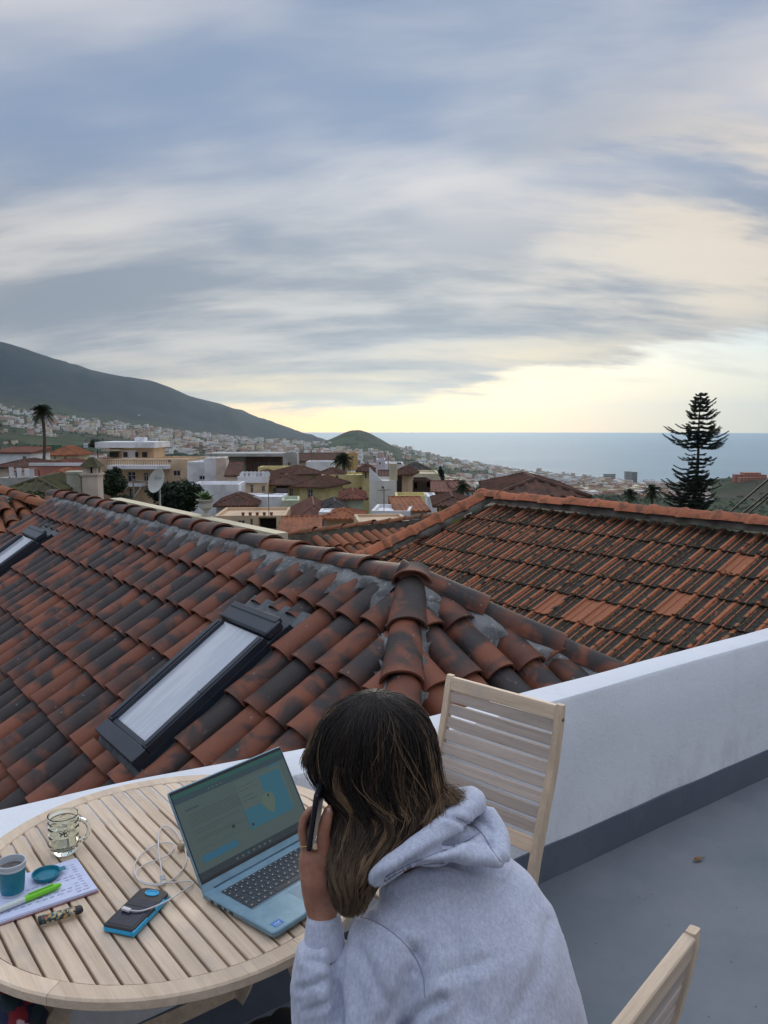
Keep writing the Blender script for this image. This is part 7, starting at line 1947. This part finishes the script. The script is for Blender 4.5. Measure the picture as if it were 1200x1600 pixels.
    fa = math.atan2(Fh.y, Fh.x)
    NCL = 300; clumps = []
    for i in range(NCL):
        a = rr.uniform(0, 2 * math.pi); clumps.append((a, rr.uniform(.84, 1.06), rr.random(), rr.uniform(0, 6.28), rr.uniform(.5, 1.0), rr.uniform(-1, 1)))
    NS = 15000
    for i in range(NS):
        ca, crh, ctone, cph, clen, ctw = clumps[rr.randrange(NCL)]
        a0 = ca + rr.gauss(0, .055); rh = crh + rr.gauss(0, .022) - abs(rr.gauss(0, .05))
        rel = (a0 - fa + math.pi) % (2 * math.pi) - math.pi
        end = nR - 1 - abs(rr.gauss(0, .9)) * 1.0
        if abs(rel) < 1.0: end = min(end, 3.9 + rr.uniform(-.25, .30) + .25 * math.cos(rel * 2))       # fringe
        elif math.cos(a0) > .30 and rr.random() < .55: end = min(end, 6.3 + rr.uniform(-.4, 1.2))          # shorter lengths lying on the hood
        pts = []; n = 15; l0 = rr.random() ** 1.5 * 1.3 - .55
        for k in range(n):
            L = l0 + (k / (n - 1)) ** .9 * (end - l0)
            gather = min(1, max(0, (L - 5) / 4))
            a = a0 * 1.0 + (ca - a0) * .55 * min(1, L / 6) + .10 * math.sin(L * 1.1 + cph) * gather + .02 * math.sin(L * 3 + i)
            if L > 5: a += ctw * .14 * (L - 5)
            q = rh + .035 * math.sin(L * 1.25 + cph) * min(1, L / 5)
            if L > 8.5: q *= 1 + .10 * ctw
            p = hpnt(L, a, q)
            w_ = .0052 * gather * clen + .0012 * min(1, L / 4)
            p = p + Vector((math.sin(L * 2.4 + cph) * w_, math.cos(L * 1.9 + cph) * w_, 0)) + Vector((rr.gauss(0, 1), rr.gauss(0, 1), rr.gauss(0, 1))) * .0006
            if rel > -1.0 and abs(rel) < 1.0 and k > n - 4: p = p + Fh * .004 * (k - n + 4)
            pts.append(p)
        strands.append(pts); tones.append(min(1, max(0, ctone + rr.gauss(0, .10))))
    # hair swept over the right shoulder onto the hood
    def onhood(x, y, Y):
        r_ = ray(x, y).normalized(); h_ = bt.ray_cast(Vector((0, 0, H)), r_)
        if h_[0] is None: return at(x, y, Y)
        return h_[0] - r_ * rr.uniform(.002, .007)
    for i in range(1000):
        ca = rr.uniform(-.35, .55); pts = []
        s0 = rr.uniform(5.0, 6.2); base_p = hpnt(s0, ca, .97); end_p = onhood(rr.uniform(680, 742), rr.uniform(1240, 1272), 1.43)
        mid = hpnt(s0 - 1.4, ca, 1.0); top = hpnt(s0 - 2.8, ca * .9, 1.0)
        if rr.random() < .5: end_p = onhood(rr.uniform(625, 700), rr.uniform(1262, 1310), 1.40)
        sp = smoothpath([top, mid, base_p, base_p * .45 + end_p * .55 + ZV * rr.uniform(.006, .016), end_p + Vector((rr.gauss(0, .004), rr.gauss(0, .004), 0))], 4)
        strands.append(sp[:15] if len(sp) >= 15 else sp + [sp[-1]] * (15 - len(sp))); tones.append(rr.uniform(.55, 1.0))
    # a few stray strands
    for i in range(160):
        a0 = rr.uniform(0, 6.28); rh = rr.uniform(1.02, 1.07); end = rr.uniform(3, nR - 1); ph = rr.uniform(0, 6); pts = []
        rel = (a0 - fa + math.pi) % (2 * math.pi) - math.pi
        if abs(rel) < 1.0: end = min(end, 4.2)
        for k in range(15):
            L = k / 14 * end; pts.append(hpnt(L, a0 + .25 * math.sin(L * .9 + ph), rh + .03 * math.sin(L * 1.3 + ph)))
        strands.append(pts); tones.append(rr.random())
    hc = bpy.data.hair_curves.new('hair_strands'); hc.add_curves([15] * len(strands))
    Mi_ = _MW[HB.name].inverted()
    pos = np.array([[tuple(Mi_ @ p) for p in s_] for s_ in strands], dtype=np.float32).reshape(-1)
    hc.attributes['position'].data.foreach_set('vector', pos)
    ra = hc.attributes.get('radius') or hc.attributes.new('radius', 'FLOAT', 'POINT')
    prof = np.tile(np.interp(np.linspace(0, 1, 15), [0, .8, 1], [.00055, .00048, .00015]), len(strands)).astype(np.float32); ra.data.foreach_set('value', prof)
    ta = hc.attributes.new('tone', 'FLOAT', 'CURVE'); ta.data.foreach_set('value', np.array(tones, dtype=np.float32))
    hc.materials.append(hm)
    link('strands', hc, HB, _MW[HB.name], kind='stuff')
    # --- phone in the hand
    p0 = at(488, 1314, 1.425); p1 = at(511, 1214, 1.49)
    ax = (p1 - p0).normalized(); L = (p1 - p0).length; wdir = Vector((.14, 1, .10)).normalized()
    Mx = frame(p0, wdir, ey=ax)
    PH = thing('mobile_phone', 'black mobile phone held against the ear under the hair', 'phone', Mx)
    obj('body', MB().box(-.034, .036, 0, L, -.0046, .0046, bev=.0018), solid('phone_black', (.008, .010, .014), .25), PH, Mx)
    obj('screen', MB().box(-.031, .033, .004, L - .004, .0047, .0051), solid('phone_glass', (.006, .008, .014), .3), PH, Mx)
    obj('side_button', MB().box(-.0348, -.0340, .095, .115, -.0012, .0012), solid('phone_button', (.03, .03, .035), .3), PH, Mx)
    obj('camera_lens', MB().box(.008, .030, L - .034, L - .006, -.0062, -.0046, bev=.0008), solid('lens_black', (.01, .012, .02), .08), PH, Mx)
person()
# ------------------------------------------------------------------ bag at the lower left
def bag():
    c = atz(8, 1640, .56); T = thing('patterned_bag', 'navy bag with pale flowers at the lower left corner', 'bag', Vector((c.x, c.y, 0)))
    m = bpy.data.materials.new('floral_print'); m.use_nodes = True; g = G(m.node_tree); b = m.node_tree.nodes['Principled BSDF']
    P = g.n('ShaderNodeTexCoord').outputs['Object']
    v = g.n('ShaderNodeTexVoronoi'); v.inputs['Scale'].default_value = 16; v.inputs['Randomness'].default_value = .8; g.put(v.inputs['Vector'], g.vadd(P, g.xyz(g.m('MULTIPLY', g.noise(P, 30, 2, .5), .05), g.m('MULTIPLY', g.noise(P, 24, 2, .5), .05), 0)))
    d = v.outputs['Distance']; rn = g.sep(v.outputs['Color'])[0]
    fl = g.m('MULTIPLY', g.ss(d, .44, .40), g.m('GREATER_THAN', rn, .45))
    c_ = g.mix(g.ss(g.noise(P, 22, 3, .6), .5, .56), (.008, .012, .045), (.015, .035, .04)); c_ = g.mix(g.m('MULTIPLY', g.ss(g.noise(g.map(P, loc=(4, 4, 4)), 14, 2, .5), .57, .6), 1), c_, (.22, .015, .025))
    c_ = g.mix(fl, c_, g.mix(g.ss(d, .12, .34), (.45, .04, .05), (.62, .45, .46)))
    g.put(b.inputs['Base Color'], c_); b.inputs['Roughness'].default_value = .8
    mb = MB(); blob(mb, atz(-25, 1625, .60), (.11, .12, .11)); blob(mb, atz(18, 1622, .56), (.055, .10, .10)); mb.tube(smoothpath([atz(-40, 1600, .5), atz(0, 1640, .3), atz(10, 1650, .1), atz(12, 1655, .02)]), np.linspace(.12, .14, 16).tolist(), 16)
    me = fuse(mb, .009, 8, .6, lambda co, no: co + no * np.array([(1 - abs(mnoise.noise(Vector((p[0] * 11, p[1] * 11, p[2] * 7))))) ** 4 * .012 for p in co])[:, None])
    me.materials.append(m); M = _MW[T.name]; me.transform(M.inverted()); link('body', me, T, M)
    mb = MB(); mb.tube(smoothpath([atz(48, 1600, .58), atz(66, 1612, .60), atz(78, 1660, .55)]), .012, 8); mb2 = solid('strap_red', (.10, .008, .015), .7); wobj('strap', mb, mb2, T, smooth=True)
bag()
